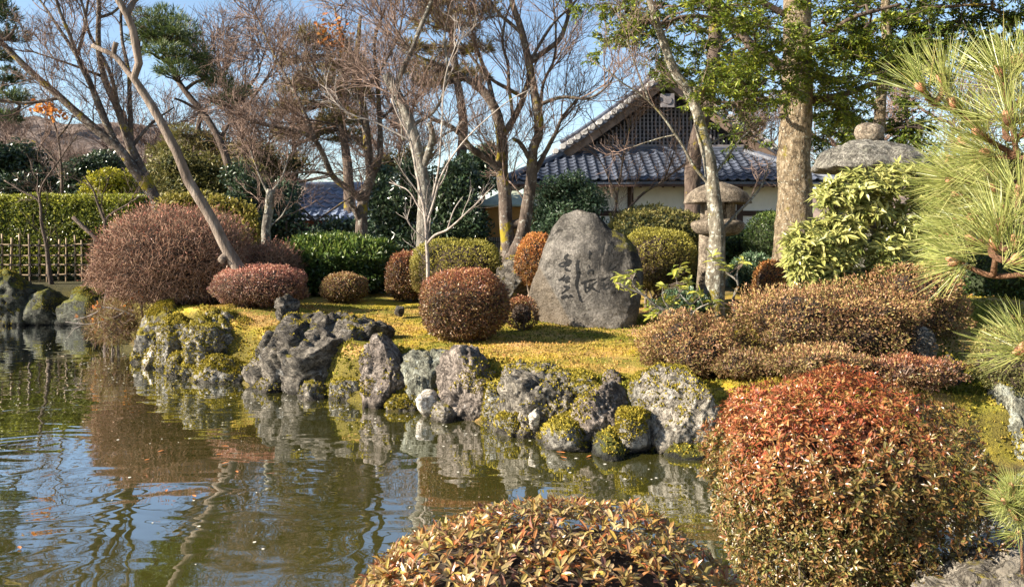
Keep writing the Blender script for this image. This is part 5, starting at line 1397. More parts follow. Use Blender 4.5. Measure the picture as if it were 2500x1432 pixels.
L_pine = leafmat('pine_needle', [(0, (0.016, 0.032, 0.014)), (0.5, (0.035, 0.062, 0.022)), (1, (0.06, 0.09, 0.03))], [(0, (0.05, 0.085, 0.02)), (0.5, (0.10, 0.14, 0.03)), (1, (0.20, 0.22, 0.06))], 0.15, 0.5, 0.3)
L_cedar = leafmat('winter_cedar', [(0, (0.05, 0.045, 0.02)), (0.5, (0.10, 0.075, 0.035)), (1, (0.13, 0.11, 0.03))], [(0, (0.13, 0.12, 0.03)), (0.5, (0.20, 0.14, 0.055)), (1, (0.28, 0.22, 0.06))], 0.2, 0.6, 0.2)
L_torreya = leafmat('yew_needle', [(0, (0.018, 0.038, 0.010)), (0.5, (0.045, 0.080, 0.016)), (1, (0.085, 0.12, 0.022))], [(0, (0.10, 0.15, 0.016)), (0.5, (0.20, 0.25, 0.025)), (1, (0.34, 0.34, 0.04))], 0.3, 0.4, 0.35)
BIG = [(46, (1.0, 2.4), 0.018, (20, 55), 0.30), (420, (0.5, 1.3), 0.0085, (20, 60), 0.22), (3000, (0.25, 0.8), 0.0046, (20, 65), 0.15)]

# crape myrtle leaning over the water
tree('leaning_myrtle', 'bare smooth brown twisted trunk leaning left over the azalea dome', 13.2,
     [([(600, 690), (580, 652), (550, 602), (522, 540), (497, 492), (466, 440), (440, 372), (415, 325), (385, 270), (357, 226), (334, 192), (346, 160), (336, 118), (318, 58), (288, 8), (262, -60), (250, -160)], 29, 13, -0.5),
      ([(334, 196), (312, 176), (280, 138), (248, 122), (226, 112)], 14, 11, 0.2), ([(276, 136), (280, 118), (284, 104)], 11, 13, 0),
      ([(300, 22), (330, 2), (380, -30)], 15, 9, 0.3), ([(553, 634), (545, 630), (540, 636)], 24, 18, -0.1), ([(262, -60), (300, -130), (310, -220)], 14, 6, 0.2)],
     M_barkmyrtle, [], seed=401)
# left maple of many stems
_, pl, lv, rs_ = tree('multi_stem_maple', 'bare maple with many dark fanning stems behind the azalea dome', 19.5,
     [([(388, 520), (365, 470), (322, 415), (285, 355), (222, 302), (150, 242), (78, 178), (0, 98), (-80, 10)], 30, 9, -0.6), ([(380, 500), (348, 420), (322, 362), (292, 275), (256, 200), (236, 125), (240, 0), (232, -70)], 26, 7, 0.5),
      ([(318, 405), (262, 312), (216, 205), (180, 112), (150, 40), (130, -30)], 17, 6, -0.8), ([(292, 352), (242, 255), (190, 142), (132, 52), (90, -10)], 15, 5, 0.9),
      ([(325, 350), (318, 240), (306, 152), (296, 60), (300, -60)], 13, 5, 1.2), ([(300, 280), (270, 180), (222, 85), (205, 20), (170, -80)], 11, 4, -1.0),
      ([(190, 142), (206, 70), (215, 0), (240, -90)], 9, 4, 0.6), ([(322, 362), (372, 300), (425, 262)], 10, 4, 0.8), ([(240, 40), (290, 20), (345, -60)], 8, 3, 0.3), ([(150, 242), (60, 252), (-20, 240)], 9, 4, -0.6), ([(256, 200), (180, 160), (60, 120)], 8, 3, -0.4)],
     M_barkmoss, [(60, (0.7, 1.7), 0.016, (20, 55), 0.2), (620, (0.4, 1.0), 0.0075, (20, 60), 0.14), (4600, (0.2, 0.6), 0.0042, (20, 65), 0.10)], seed=402)
k = [p for p in lv[1] if abs(p[-1][0] / p[-1][1] * F + 1250 - 110) < 60 and abs(HZ - (p[-1][2] - E) / p[-1][1] * F - 265) < 60]
tree('last_leaf_maple', 'slim bare tree holding one clump of orange leaves at the left', 21.5,
     [([(150, 480), (146, 400), (138, 330), (122, 285), (105, 262)], 9, 4, 0.2), ([(138, 330), (170, 300), (185, 262)], 6, 3), ([(146, 400), (90, 350), (30, 330)], 6, 3)], M_barkdark,
     [(26, (0.6, 1.4), 0.009, (25, 60), 0.2), (160, (0.3, 0.8), 0.005, (25, 60), 0.1), (500, (0.15, 0.4), 0.0035, (25, 60), 0.1)], seed=403)
rs = np.random.RandomState(5)
tt = [o for o in COL.objects if o.name == 'last_leaf_maple'][0]
c = np.array([P(px, py, 21.5) for px, py in ((95, 264), (110, 258), (125, 268), (138, 278), (118, 262))])
pt = c[rs.randint(0, 5, 90)] + rs.normal(size=(90, 3)) * np.array([0.10, 0.15, 0.06])
V, q = quadleaf(pt, rand_dirs(rs, 90), rand_dirs(rs, 90), np.full(90, 0.14), np.full(90, 0.11), 0.1)
tag(mk('leaves', V, q, L_maple, tt, attr=rva(rs, 90, 4)), kind='stuff')
# cloud pruned pine
_, pl, lv, rs_ = tree('cloud_pine', 'leaning black pine with cloud shaped needle pads at the upper left', 22.5,
     [([(600, 580), (575, 500), (562, 420), (532, 335), (492, 272), (452, 222), (418, 165), (398, 112)], 26, 10, 0.3), ([(452, 222), (480, 200), (520, 190)], 10, 5, 0.4), ([(492, 272), (450, 250), (425, 240)], 9, 5, -0.4), ([(532, 335), (570, 280), (585, 250)], 9, 5, 0.5), ([(418, 165), (370, 130), (340, 120)], 9, 5, -0.3)], M_barkdark, seed=404)
needle_pads(_, rs_, [(360, 62, 48, 40, 0), (400, 48, 46, 34, 0.4), (440, 78, 44, 36, -0.2), (345, 98, 36, 24, 0.3), (395, 90, 60, 30, 0.2), (400, 130, 55, 26, -0.3), (465, 135, 50, 38, 0.2), (490, 172, 36, 28, 0.4), (430, 175, 50, 28, -0.4), (530, 205, 40, 24, 0.6), (585, 230, 34, 20, 0.3), (545, 250, 30, 16, 0.1)], L_pine, 8, 0.22, 0.018, 170, np.vstack(pl), Y=22.5, g=0.6)
# tall pine at the left edge
_, pl, lv, rs_ = tree('edge_pine', 'dark pine cut by the left edge of the picture', 25.5,
     [([(-60, 560), (-50, 300), (-30, 100), (-20, -100), (-30, -260)], 34, 14, 0), ([(-40, 220), (20, 230), (50, 260)], 10, 5), ([(-30, 100), (20, 90), (40, 60)], 9, 5), ([(-28, 20), (30, -20), (60, -60)], 9, 4)], M_barkdark, seed=405)
needle_pads(_, rs_, [(10, 40, 36, 34, 0), (22, 92, 40, 30, 0.4), (0, 140, 34, 26, 0), (18, 195, 44, 30, 0.3), (34, 240, 38, 26, -0.3), (12, 290, 34, 20, 0), (-40, 0, 50, 40, 0), (20, -60, 60, 50, 0.5), (-20, -160, 70, 60, 0), (30, -230, 50, 40, 0.2), (-60, -260, 60, 50, 0)], L_pine, 8, 0.24, 0.024, 170, np.vstack(pl), Y=25.5, g=0.25)
# lichen covered stump tree
tree('pollard_trunk', 'short pale lichen covered pollard left of the green azalea mound', 16.2,
     [([(645, 640), (650, 580), (656, 520), (662, 462)], 26, 20, 0), ([(662, 470), (690, 430), (705, 380)], 7, 3), ([(655, 480), (630, 420), (610, 360)], 7, 3), ([(660, 560), (685, 530), (700, 505)], 6, 3)],
     M_barkgrey, [(22, (0.8, 1.8), 0.010, (20, 60), 0.25), (150, (0.4, 1.0), 0.005, (20, 60), 0.2), (600, (0.2, 0.5), 0.0035, (20, 65), 0.12)], M_twig, seed=406, t0=0.5)
# central maple
_, pl, lv, rs_ = tree('central_maple', 'bare maple with mossy fork rising behind the green azalea mound', 17.6,
     [([(884, 600), (886, 545), (892, 488), (908, 440), (902, 392), (892, 312), (880, 232), (874, 140), (880, 40)], 36, 8, 0.3),
      ([(890, 492), (858, 466), (812, 430), (790, 380), (768, 342), (718, 318), (640, 304), (590, 285)], 18, 5, -1.2), ([(906, 440), (926, 380), (922, 252), (912, 110), (940, 20)], 16, 6, 0.6),
      ([(885, 560), (868, 515), (850, 490)], 17, 14, -0.2), ([(768, 342), (740, 270), (700, 190), (660, 110), (618, 20)], 10, 3, 0.8), ([(892, 312), (830, 240), (770, 170), (730, 60)], 10, 3, -0.6), ([(880, 232), (930, 170), (975, 80), (990, -40)], 9, 3, 0.4), ([(812, 430), (760, 420), (690, 425)], 8, 3, -0.5), ([(920, 300), (985, 240), (1010, 210)], 7, 3, 0.5), ([(900, 380), (840, 320), (800, 300), (730, 290)], 8, 3, -0.7), ([(874, 140), (830, 70), (815, 10)], 8, 3)],
     M_barkmoss, [(70, (0.6, 1.5), 0.015, (20, 60), 0.12), (760, (0.4, 0.95), 0.0075, (20, 60), 0.10), (6000, (0.2, 0.55), 0.0042, (20, 65), 0.08)], seed=407)
pts = P(815, 85, 17.8) + rs_.normal(size=(110, 3)) * np.array([0.22, 0.3, 0.20])
V, q = quadleaf(pts, rand_dirs(rs_, 110), rand_dirs(rs_, 110), np.full(110, 0.10), np.full(110, 0.08), 0.1)
tag(mk('leaves', V, q, L_maple, _, attr=rva(rs_, 110, 4)), kind='stuff')
# grey lichen tree
tree('grey_lichen_tree', 'straight grey lichen covered trunk with sawn top behind the yellow green mound', 15.6,
     [([(1036, 640), (1036, 500), (1027, 420), (1021, 370), (1005, 312), (985, 262), (962, 216), (942, 184)], 38, 26, 0.2), ([(968, 212), (978, 180), (1002, 130), (1030, 62), (1062, -14), (1090, -110)], 15, 7, 0.2),
      ([(1030, 420), (1046, 372), (1056, 330), (1048, 300)], 19, 13, -0.3), ([(1024, 400), (1070, 340), (1100, 320), (1120, 310)], 10, 5, 0.5), ([(1000, 300), (985, 340), (975, 270), (940, 200)], 6, 3, -0.3), ([(1005, 312), (1060, 270), (1090, 180), (1085, 80), (1120, -40)], 9, 4, 0.5)],
     M_barkgrey, [(36, (0.8, 2.0), 0.012, (20, 60), 0.25), (280, (0.4, 1.1), 0.0065, (20, 60), 0.2), (1500, (0.2, 0.6), 0.004, (20, 65), 0.12)], M_twig, seed=408, t0=0.4)
# young sapling
tree('white_sapling', 'slender pale bare sapling in front of the yellow green mound', 12.6,
     [([(1045, 712), (1046, 640), (1043, 590), (1040, 545), (1030, 480), (1018, 420), (1000, 340), (975, 290), (955, 240)], 11, 3, 0), ([(1041, 550), (1058, 480), (1070, 400), (1078, 300), (1086, 190), (1120, 90)], 6, 2, 0.3),
      ([(1044, 590), (1062, 575), (1095, 558), (1135, 525), (1170, 490), (1194, 465)], 7, 2, -0.4), ([(1041, 545), (1075, 440), (1110, 380), (1160, 320), (1240, 248), (1290, 220)], 6, 2, -0.3), ([(1035, 520), (1000, 470), (975, 455), (950, 445)], 4, 2, 0.2), ([(1030, 490), (985, 420), (960, 380)], 4, 2, -0.3),
      ([(1060, 470), (1090, 420), (1100, 340)], 4, 2, 0.2), ([(1000, 340), (920, 300), (840, 270), (795, 215)], 5, 2, -0.2), ([(1095, 558), (1110, 510), (1130, 480)], 4, 2, 0.1), ([(1043, 590), (1010, 560), (985, 520)], 4, 2)],
     M_twigpale, [(60, (0.3, 0.9), 0.0055, (20, 50), 0.3), (240, (0.12, 0.4), 0.0036, (20, 50), 0.25)], M_twigpale, seed=409)
# big double trunk maple
_, pl, lv, rs_ = tree('double_trunk_maple', 'large bare maple with mossy double trunk left of the house', 16.8,
     [([(1236, 640), (1242, 590), (1238, 520), (1224, 440), (1228, 350), (1212, 272), (1182, 224), (1158, 206)], 40, 22, 0.2),
      ([(1262, 640), (1272, 590), (1292, 500), (1302, 432), (1296, 372), (1310, 320), (1306, 258), (1292, 165), (1270, 72), (1248, 0), (1230, -120)], 36, 10, -0.3, True),
      ([(1234, 335), (1252, 292), (1276, 240), (1292, 190)], 18, 13, 0.4), ([(1222, 420), (1190, 388), (1150, 360), (1108, 312), (1052, 290)], 20, 9, -0.6), ([(1160, 210), (1118, 180), (1080, 160)], 16, 7, -0.3),
      ([(1294, 160), (1335, 120), (1372, 82), (1392, 0), (1400, -120)], 14, 6, 0.6), ([(1300, 430), (1345, 350), (1370, 290), (1410, 240)], 15, 5, 0.5), ([(1306, 258), (1370, 238), (1440, 238), (1490, 200), (1500, 160)], 10, 3, -0.5),
      ([(1300, 400), (1270, 350), (1255, 340)], 13, 9, -0.4), ([(1212, 272), (1180, 160), (1150, 60), (1140, -60)], 13, 4, 0.6), ([(1270, 72), (1200, 10), (1160, -90)], 10, 4, -0.5), ([(1276, 240), (1200, 190), (1130, 110), (1060, 40)], 11, 3, -0.8), ([(1292, 165), (1350, 60), (1450, -40)], 9, 3, 0.3),
      ([(1310, 320), (1330, 200), (1360, 100), (1345, -60)], 10, 3, 0.8), ([(1240, 560), (1275, 540), (1290, 500)], 24, 22, 0), ([(1080, 160), (1010, 130), (960, 60)], 8, 3, -0.3), ([(1250, 290), (1240, 180), (1230, 80), (1260, -40)], 10, 4, -0.4)],
     M_barkmoss, [(95, (0.9, 2.2), 0.015, (18, 55), 0.28), (1000, (0.5, 1.3), 0.0075, (18, 55), 0.2), (7200, (0.25, 0.75), 0.0042, (18, 60), 0.14)], seed=410)
# mossy tree right of centre
tree('pale_mossy_tree', 'pale lichen and moss covered trunk leaning left in front of the house', 12.7,
     [([(1742, 742), (1747, 660), (1752, 560), (1746, 480), (1736, 400), (1716, 332), (1702, 265), (1682, 216), (1652, 178), (1622, 112), (1600, 58), (1585, 0), (1560, -90)], 46, 12, 0.2),
      ([(1700, 262), (1705, 232), (1706, 212)], 26, 27, -0.1), ([(1722, 480), (1690, 400), (1652, 335), (1592, 252), (1520, 205), (1470, 160)], 9, 3, -0.5), ([(1592, 252), (1560, 180), (1530, 100)], 5, 2, -0.2),
      ([(1740, 440), (1800, 350), (1850, 300)], 8, 3, 0.3), ([(1752, 560), (1800, 520), (1850, 470), (1880, 400)], 9, 3, 0.5), ([(1720, 340), (1780, 330), (1850, 320)], 5, 2, 0.3), ([(1652, 335), (1600, 340), (1540, 360)], 4, 2)],
     M_barkgm, [(40, (0.5, 1.3), 0.007, (20, 60), 0.25), (240, (0.25, 0.7), 0.004, (20, 60), 0.2), (700, (0.12, 0.4), 0.0028, (20, 60), 0.12)], M_twig, seed=411, t0=0.5)
tree('slim_bare_tree', 'thin dark bare sapling in front of the white wall', 17.5,
     [([(1496, 640), (1500, 540), (1507, 470), (1520, 400), (1535, 330), (1540, 290)], 8, 3, 0), ([(1500, 560), (1560, 480), (1620, 440), (1670, 400)], 9, 3, 0.3), ([(1520, 400), (1480, 340), (1450, 300), (1430, 270)], 5, 2), ([(1507, 470), (1470, 400), (1440, 350)], 5, 2), ([(1620, 440), (1640, 390), (1650, 350)], 5, 2)],
     M_barkdark, [(40, (0.5, 1.3), 0.008, (20, 55), 0.3), (300, (0.25, 0.8), 0.0045, (20, 55), 0.25), (900, (0.15, 0.4), 0.0032, (20, 55), 0.15)], M_twig, seed=412)

def conifer(name, label, Y, stems, pads, seed, mat=M_barkbig, leaf=L_torreya, n1=260, n2=2200, nl=60000, L=0.10, Wd=0.030, g=0.5, gs=0.28, len1=(0.5, 1.3)):
    """flat sprays of needles on level branches; pads (px,py,len_px,drift) name the branch ends that carry sprays"""
    rs = np.random.RandomState(seed)
    polys, rads = stems_world(rs, Y, stems)
    b0 = polys[0][0]
    t = thing(name, label, 'tree', tuple(b0))
    for i, (w, r) in enumerate(zip(polys, rads)):
        if i == 0:          # thick trunk: bark plates as real relief
            w = catmull(w, 150); r = np.interp(np.linspace(0, 1, 150), np.linspace(0, 1, len(r)), r)
            V, Fs = stem_mesh(w, r, seed, 44, 0.05)
            ctr = np.repeat(w, 44, 0)
            V = ctr + (V - ctr) * (1 + 0.07 * fbm(V * np.array([13, 13, 7.0]), 3, seed, 0.6) / (0.35 + r.mean() * 2))[:, None]
        else:
            V, Fs = stem_mesh(w, r, seed + i, 9, 0.14)
        mk('trunk' if i == 0 else 'limb', V, Fs, mat if i == 0 else M_barkdark, t, sm=True)
    A = np.vstack(polys)
    br = []
    for (px, py, dy) in pads:
        e = P(px, py, Y + dy)
        s = A[np.argmin(((A - e) ** 2 * np.array([1, 0.3, 1.5])).sum(1))]
        w = np.linspace(0, 1, 8)[:, None]
        br.append(s + (e - s) * w + np.array([0, 0, 0.12]) * np.sin(w * np.pi) * np.linalg.norm(e - s) * 0.5 + rs.normal(size=(8, 3)) * 0.03)
    br = np.array(br)
    gb = Geo()
    V, Fs = tubes(br, 0.026 * np.linspace(1.1, 0.4, 8)[None] * np.ones((len(br), 1)), 6); gb.add(V, Fs)
    l1 = grow(rs, br, n1, len1, (30, 75), -0.05, 0.16, 6, 0.35, 1, flat=0.75, wt=1 / (0.4 + np.linalg.norm(br[:, -1] - br[:, 0], axis=1)))
    V, Fs = tubes(l1, np.full((n1, 6), 0.010) * np.linspace(1, 0.5, 6), 4); gb.add(V, Fs)
    l2 = grow(rs, l1, n2, (0.18, 0.5), (30, 65), -0.06, 0.12, 3, 0.1, 1, flat=0.75)
    V, Fs = tubes(l2, np.full((n2, 3), 0.004), 3); gb.add(V, Fs)
    tag(gb.build('branchlets', M_barkdark, t), kind='stuff')
    add_leaves(t, rs, l2, nl, L, Wd, leaf, flat=0.65, g=g, gs=gs, t0=0.0, droop=0.12)
    return t
conifer('large_yew', 'tall conifer with thick brown trunk and bright sprays right of the house', 14.3,
        [([(1926, 730), (1930, 640), (1936, 520), (1942, 400), (1946, 300), (1946, 200), (1944, 100), (1946, 0), (1947, -40)], 92, 62, 0), ([(1946, -30), (1948, -150), (1952, -300), (1950, -460)], 60, 8, 0),
         ([(1925, 190), (1850, 120), (1782, 52), (1700, -5), (1600, -40)], 30, 12, 0.6), ([(1920, 262), (1870, 246), (1830, 240)], 18, 8, -0.5), ([(1972, 262), (2060, 232), (2150, 198), (2220, 180), (2290, 150)], 20, 9, 0.4), ([(1960, 110), (2020, 80), (2090, 40), (2200, 10)], 16, 7, -0.4),
         ([(1940, 20), (2020, -40), (2150, -90)], 18, 7, 0.3), ([(1930, 60), (1820, -20), (1720, -90)], 18, 7, -0.4), ([(1782, 52), (1680, 40), (1600, 60), (1530, 30)], 12, 5, -0.5), ([(1940, -120), (1850, -190), (1750, -240)], 16, 6, 0), ([(1950, -140), (2060, -200), (2200, -230)], 16, 6, 0)],
        [(1520, 25, 0.5), (1560, 75, 0.8), (1590, 30, 0.9), (1640, 15, -1.9), (1620, 95, 0.7), (1690, 60, 0.8), (1740, 30, -2.0), (1760, 110, 0.6), (1800, 190, -1.7), (1770, 215, 0.7), (1830, 150, 0.8), (1850, 215, -1.4), (1790, 255, 0.6), (1870, 60, -1.5), (1850, 10, 0.9), (1900, 130, -1.3), (1820, 90, 0.9), (1880, 190, -1.3), (1740, 175, 0.8), (1985, 130, -0.8), (1990, 190, -0.7),
         (2040, 130, 0.2), (2080, 170, -0.3), (2030, 220, -0.5), (2110, 100, 0.4), (2160, 60, -0.2), (2010, 40, -0.5), (2080, 20, 0.3), (2130, 150, 0.5), (2060, 250, 0.2), (1700, -60, 0), (1800, -100, 0.3), (2050, -80, 0), (2200, -60, 0.4), (1650, -110, 0), (1900, -180, 0.2), (2000, -220, 0), (1780, -230, 0), (2150, -200, 0), (1950, -470, 0), (1890, -400, 0.3), (2010, -410, -0.3), (1860, -320, -0.3), (2050, -330, 0.3), (1930, -360, 0.6), (1980, -290, -0.6)],
        420, n1=330, n2=2600, nl=56000, L=0.10, Wd=0.028, g=0.66)
conifer('rear_yew', 'darker conifer with thin trunk behind the lantern on the right', 18.5,
        [([(2138, 640), (2142, 400), (2148, 280), (2152, 200), (2160, 100), (2166, 0), (2170, -160)], 34, 18, 0), ([(2150, 190), (2100, 130), (2060, 100)], 11, 5), ([(2156, 120), (2250, 90), (2350, 60)], 12, 5), ([(2162, 40), (2280, 20), (2420, 10)], 12, 5), ([(2148, 260), (2090, 240), (2070, 220)], 8, 4), ([(2166, -20), (2300, -60), (2450, -90)], 12, 5), ([(2146, 330), (2080, 320), (2020, 330)], 8, 4), ([(2146, 330), (2220, 310), (2260, 315)], 8, 4)],
        [(2210, 120, 0), (2260, 60, 0.3), (2300, 110, -0.3), (2340, 50, 0.3), (2380, 90, 0), (2430, 30, 0.4), (2460, 60, 0), (2220, 30, 0.3), (2280, 10, -0.4), (2350, -10, 0.2), (2440, -30, 0), (2200, 170, 0.5), (2250, 150, -0.2), (2320, 140, 0.4), (2400, 130, 0.2), (2100, 60, 0.4), (2060, 110, 0), (2020, 290, 0), (2060, 305, 0.3), (2090, 285, -0.3), (2200, 290, 0.3), (2240, 300, 0), (2010, 330, 0.2), (2050, 335, -0.3), (2300, -80, 0), (2420, -120, 0.3), (2200, -120, 0), (2120, 10, 0.6)],
        421, n1=260, n2=2000, nl=34000, L=0.13, Wd=0.040, g=0.3, gs=0.25)
conifer('house_conifer', 'grey trunked conifer rising in front of the house roof', 23.0,
        [([(1688, 640), (1690, 480), (1696, 400), (1706, 320), (1730, 220), (1745, 120), (1750, 0), (1755, -150)], 44, 24, 0), ([(1735, 200), (1800, 170), (1840, 150)], 12, 6), ([(1745, 100), (1690, 60), (1640, 40)], 12, 6), ([(1720, 260), (1780, 250), (1830, 260)], 10, 5)],
        [(1650, 130, 0.2), (1690, 100, 0), (1740, 60, 0.3), (1790, 130, 0), (1810, 200, 0.2), (1780, 260, 0), (1830, 250, 0.3), (1740, 150, -0.3), (1700, 30, 0), (1800, 60, 0.3), (1820, 310, 0), (1660, 170, 0.2), (1800, 290, 0.2), (1760, 200, 0.4)],
        422, mat=M_barkdark, n1=90, n2=700, nl=9000, L=0.14, Wd=0.046, g=0.35, gs=0.2, len1=(0.6, 1.5))
# reddish winter conifers behind the central maple
def cedar(name, label, Y, trunk, pads, seed, g=0.45, leaf=L_cedar):
    t, pl, lv, rs = tree(name, label, Y, [(trunk, 34, 10, 0)], M_barkdark, seed=seed)
    needle_pads(t, rs, pads, leaf, 8, 0.26, 0.026, 115, np.vstack(pl), Y=Y, g=g, flatn=0.25)
cedar('winter_cedar', 'russet green cedar behind the central maple', 25, [(855, 600), (850, 480), (845, 380), (830, 280), (815, 180), (790, 90)],
      [(760, 90, 40, 26, 0), (800, 110, 50, 34, 0.4), (730, 150, 46, 26, 0), (840, 160, 56, 30, 0.3), (780, 200, 60, 30, -0.4), (720, 215, 44, 24, 0.3), (860, 230, 50, 26, 0), (760, 250, 60, 26, 0.4), (700, 270, 40, 22, 0), (830, 290, 56, 26, -0.3), (760, 320, 50, 24, 0), (850, 340, 46, 22, 0.4), (700, 330, 30, 18, 0)], 430)
cedar('green_cedar', 'yellow green cedar behind the grey lichen tree', 26, [(1120, 600), (1125, 450), (1130, 300), (1110, 180), (1100, 60), (1090, -60)],
      [(1040, 170, 50, 24, 0), (1090, 130, 46, 30, 0.3), (1140, 180, 40, 22, 0), (1050, 60, 50, 34, 0.2), (1120, 60, 46, 34, -0.3), (1080, 10, 56, 34, 0), (1010, 120, 40, 22, 0.4), (1170, 120, 40, 26, 0), (1130, -40, 60, 40, 0), (1190, 30, 40, 34, 0.2), (1060, 200, 50, 18, 0), (1160, 190, 34, 16, 0)], 431, 0.6)
cedar('left_back_pine', 'dark pine with level pads behind the cloud pine', 30, [(470, 560), (472, 440), (480, 330), (490, 280)],
      [(440, 330, 50, 22, 0), (500, 350, 46, 22, 0.4), (420, 370, 54, 20, 0), (540, 390, 50, 22, 0), (620, 370, 50, 26, 0), (640, 410, 56, 26, 0.3)], 432, 0.5, L_olive)

# background evergreens: crowns of leaf clumps
def leafy_tree(name, label, Y, trunk, blobs, leaf, seed, n=9000, L=0.12, Wd=0.06, cat='tree', core=M_coregreen, g=0.35):
    t, pl, lv, rs = tree(name, label, Y, [(trunk, 16, 7, 0)], M_barkdark, seed=seed, cat=cat)
    gl_ = Geo(); gc = Geo()
    tot = sum(b[2] * b[3] for b in blobs)
    U, Fq = ICO5
    for (px, py, rxp, ryp, dy) in blobs:
        c = P(px, py, Y + dy); rx = rxp * Y / F; rz = ryp * Y / F; ry = rx * 0.8
        m_ = int(n * rxp * ryp / tot)
        u = rand_dirs(rs, m_)
        lump = 1 + 0.5 * fbm(u * 2.4 + px * 0.1, 3, int(px) % 91)
        rr = lump * (1 - 0.45 * rs.rand(m_) ** 1.6)
        p = c + u * np.array([rx, ry, rz]) * rr[:, None]
        d = nrm(u * 0.4 + rs.normal(size=(m_, 3)) * 0.7 + np.array([0, 0, 0.1]))
        V, q = quadleaf(p, d, nrm(u + rs.normal(size=(m_, 3)) * 0.6), L * (0.6 + 0.7 * rs.rand(m_)), Wd * (0.7 + 0.6 * rs.rand(m_)))
        gl_.add(V, q, rva(rs, m_, 4, np.clip(g + 0.25 * u[:, 2] + 0.2 * rs.normal(size=m_), 0, 1)))
        lc = 1 + 0.5 * fbm(U[::1] * 2.4 + px * 0.1, 3, int(px) % 91)
        gc.add(c + U * np.array([rx, ry, rz]) * (0.52 * lc)[:, None], Fq[::1])
        # a limb into each clump
        b0 = pl[0][np.argmin(((pl[0] - c) ** 2).sum(1))]
        w = np.linspace(0, 1, 6)[:, None]
        V, Fs = tubes((b0 + (c - b0) * w)[None], 0.035 * np.linspace(1, 0.5, 6)[None], 6)
        mk('limb', V, Fs, M_barkdark, t, sm=True)
    tag(gl_.build('foliage', leaf, t), kind='stuff')
    tag(gc.build('inner_growth', core, t), kind='stuff')
    return t
leafy_tree('dark_camellia', 'dark glossy evergreen above the hedge at the left edge', 26, [(40, 600), (45, 460)], [(-10, 400, 60, 50, 0), (50, 400, 60, 52, 0.4), (95, 440, 40, 34, 0), (20, 455, 70, 34, -0.4), (-60, 440, 60, 50, 0)], L_dark, 440, 8000, 0.15, 0.08)
leafy_tree('round_evergreen', 'dark evergreen beside the grey roof left of the maple', 31, [(215, 600), (215, 460)], [(200, 415, 46, 34, 0), (250, 405, 50, 40, 0.3), (170, 450, 46, 28, 0), (280, 440, 40, 40, 0.3), (120, 470, 60, 22, 0), (220, 470, 70, 24, 0)], L_dark, 441, 7000, 0.16, 0.08)
leafy_tree('yellow_shrub', 'bright yellow green evergreen peeking over the hedge', 22.4, [(275, 600), (278, 480)], [(265, 440, 46, 28, 0), (300, 455, 44, 34, 0.2), (240, 462, 40, 24, 0), (285, 475, 60, 26, 0.2), (215, 475, 22, 12, 0)], L_yel2, 442, 5200, 0.10, 0.05, 'shrub')
leafy_tree('olive_tree', 'olive green evergreen mass behind the leaning myrtle', 25, [(470, 620), (470, 480)], [(430, 400, 60, 40, 0), (500, 420, 60, 44, 0.4), (440, 460, 70, 44, 0), (540, 470, 60, 40, 0.2), (380, 440, 46, 46, 0.5), (600, 440, 46, 50, 0), (490, 500, 90, 34, -0.4), (600, 510, 60, 40, 0)], L_olive, 443, 11000, 0.13, 0.06)
leafy_tree('bright_leaf_shrub', 'fresh green leafy shrub just behind the azalea dome', 18.6, [(470, 640), (470, 520)], [(430, 500, 44, 26, 0), (480, 490, 40, 22, 0.2), (540, 510, 46, 30, 0), (590, 530, 36, 36, 0), (610, 570, 26, 46, -0.2)], L_yellow, 444, 4600, 0.11, 0.05, 'shrub')
leafy_tree('dark_bush_mass', 'dark shaded camellia mass behind the grey trunk', 21, [(1080, 640), (1085, 520)], [(960, 520, 60, 60, 0), (1040, 480, 60, 66, 0.3), (1110, 500, 60, 70, 0), (1150, 560, 50, 56, -0.3), (980, 590, 70, 40, 0), (1080, 580, 70, 50, -0.3), (930, 470, 40, 36, 0.5), (1120, 430, 50, 40, 0.5), (1000, 420, 40, 30, 0.6)], L_dark, 445, 13000, 0.14, 0.065, 'shrub')
leafy_tree('shaded_thicket', 'shaded thicket behind the pollard and the green mound', 20.5, [(700, 640), (700, 540)], [(640, 560, 50, 50, 0), (700, 560, 50, 40, 0.2), (600, 470, 40, 50, 0.4), (690, 520, 50, 30, 0.4), (770, 590, 50, 30, 0), (620, 600, 60, 40, 0), (650, 470, 46, 34, 0.8), (580, 430, 40, 40, 1.0), (560, 540, 50, 60, 0.3), (820, 560, 40, 30, 0.5)], L_dark, 446, 9500, 0.12, 0.06, 'shrub')
leafy_tree('blue_green_shrub', 'loose blue green shrub between the double trunk and the inscribed stone', 18.6, [(1370, 660), (1375, 520)], [(1350, 470, 46, 36, 0), (1400, 452, 46, 34, 0.2), (1440, 490, 46, 40, 0), (1330, 520, 44, 44, 0.2), (1390, 530, 56, 46, -0.2), (1340, 575, 56, 40, 0), (1440, 560, 50, 40, 0), (1410, 600, 80, 40, 0)], L_blue, 447, 9500, 0.10, 0.040, 'shrub')
leafy_tree('rear_dark_shrub', 'dark shrub between the lantern and the large trunk', 18.4, [(1790, 680), (1790, 600)], [(1790, 600, 50, 34, 0), (1840, 590, 44, 40, 0.2), (1740, 630, 60, 40, 0), (1700, 610, 50, 50, 0.2), (1680, 660, 60, 40, -0.2)], L_green, 448, 5200, 0.10, 0.05, 'shrub', g=0.1)
leafy_tree('right_back_tree', 'evergreen behind the pine branch at the right edge', 21, [(2420, 680), (2420, 500)], [(2380, 430, 70, 60, 0), (2460, 400, 70, 60, 0.3), (2330, 480, 60, 50, 0), (2440, 500, 80, 70, 0), (2300, 550, 70, 60, 0.2), (2400, 590, 90, 70, 0), (2500, 470, 60, 90, 0.3)], L_olive, 449, 10000, 0.12, 0.055)
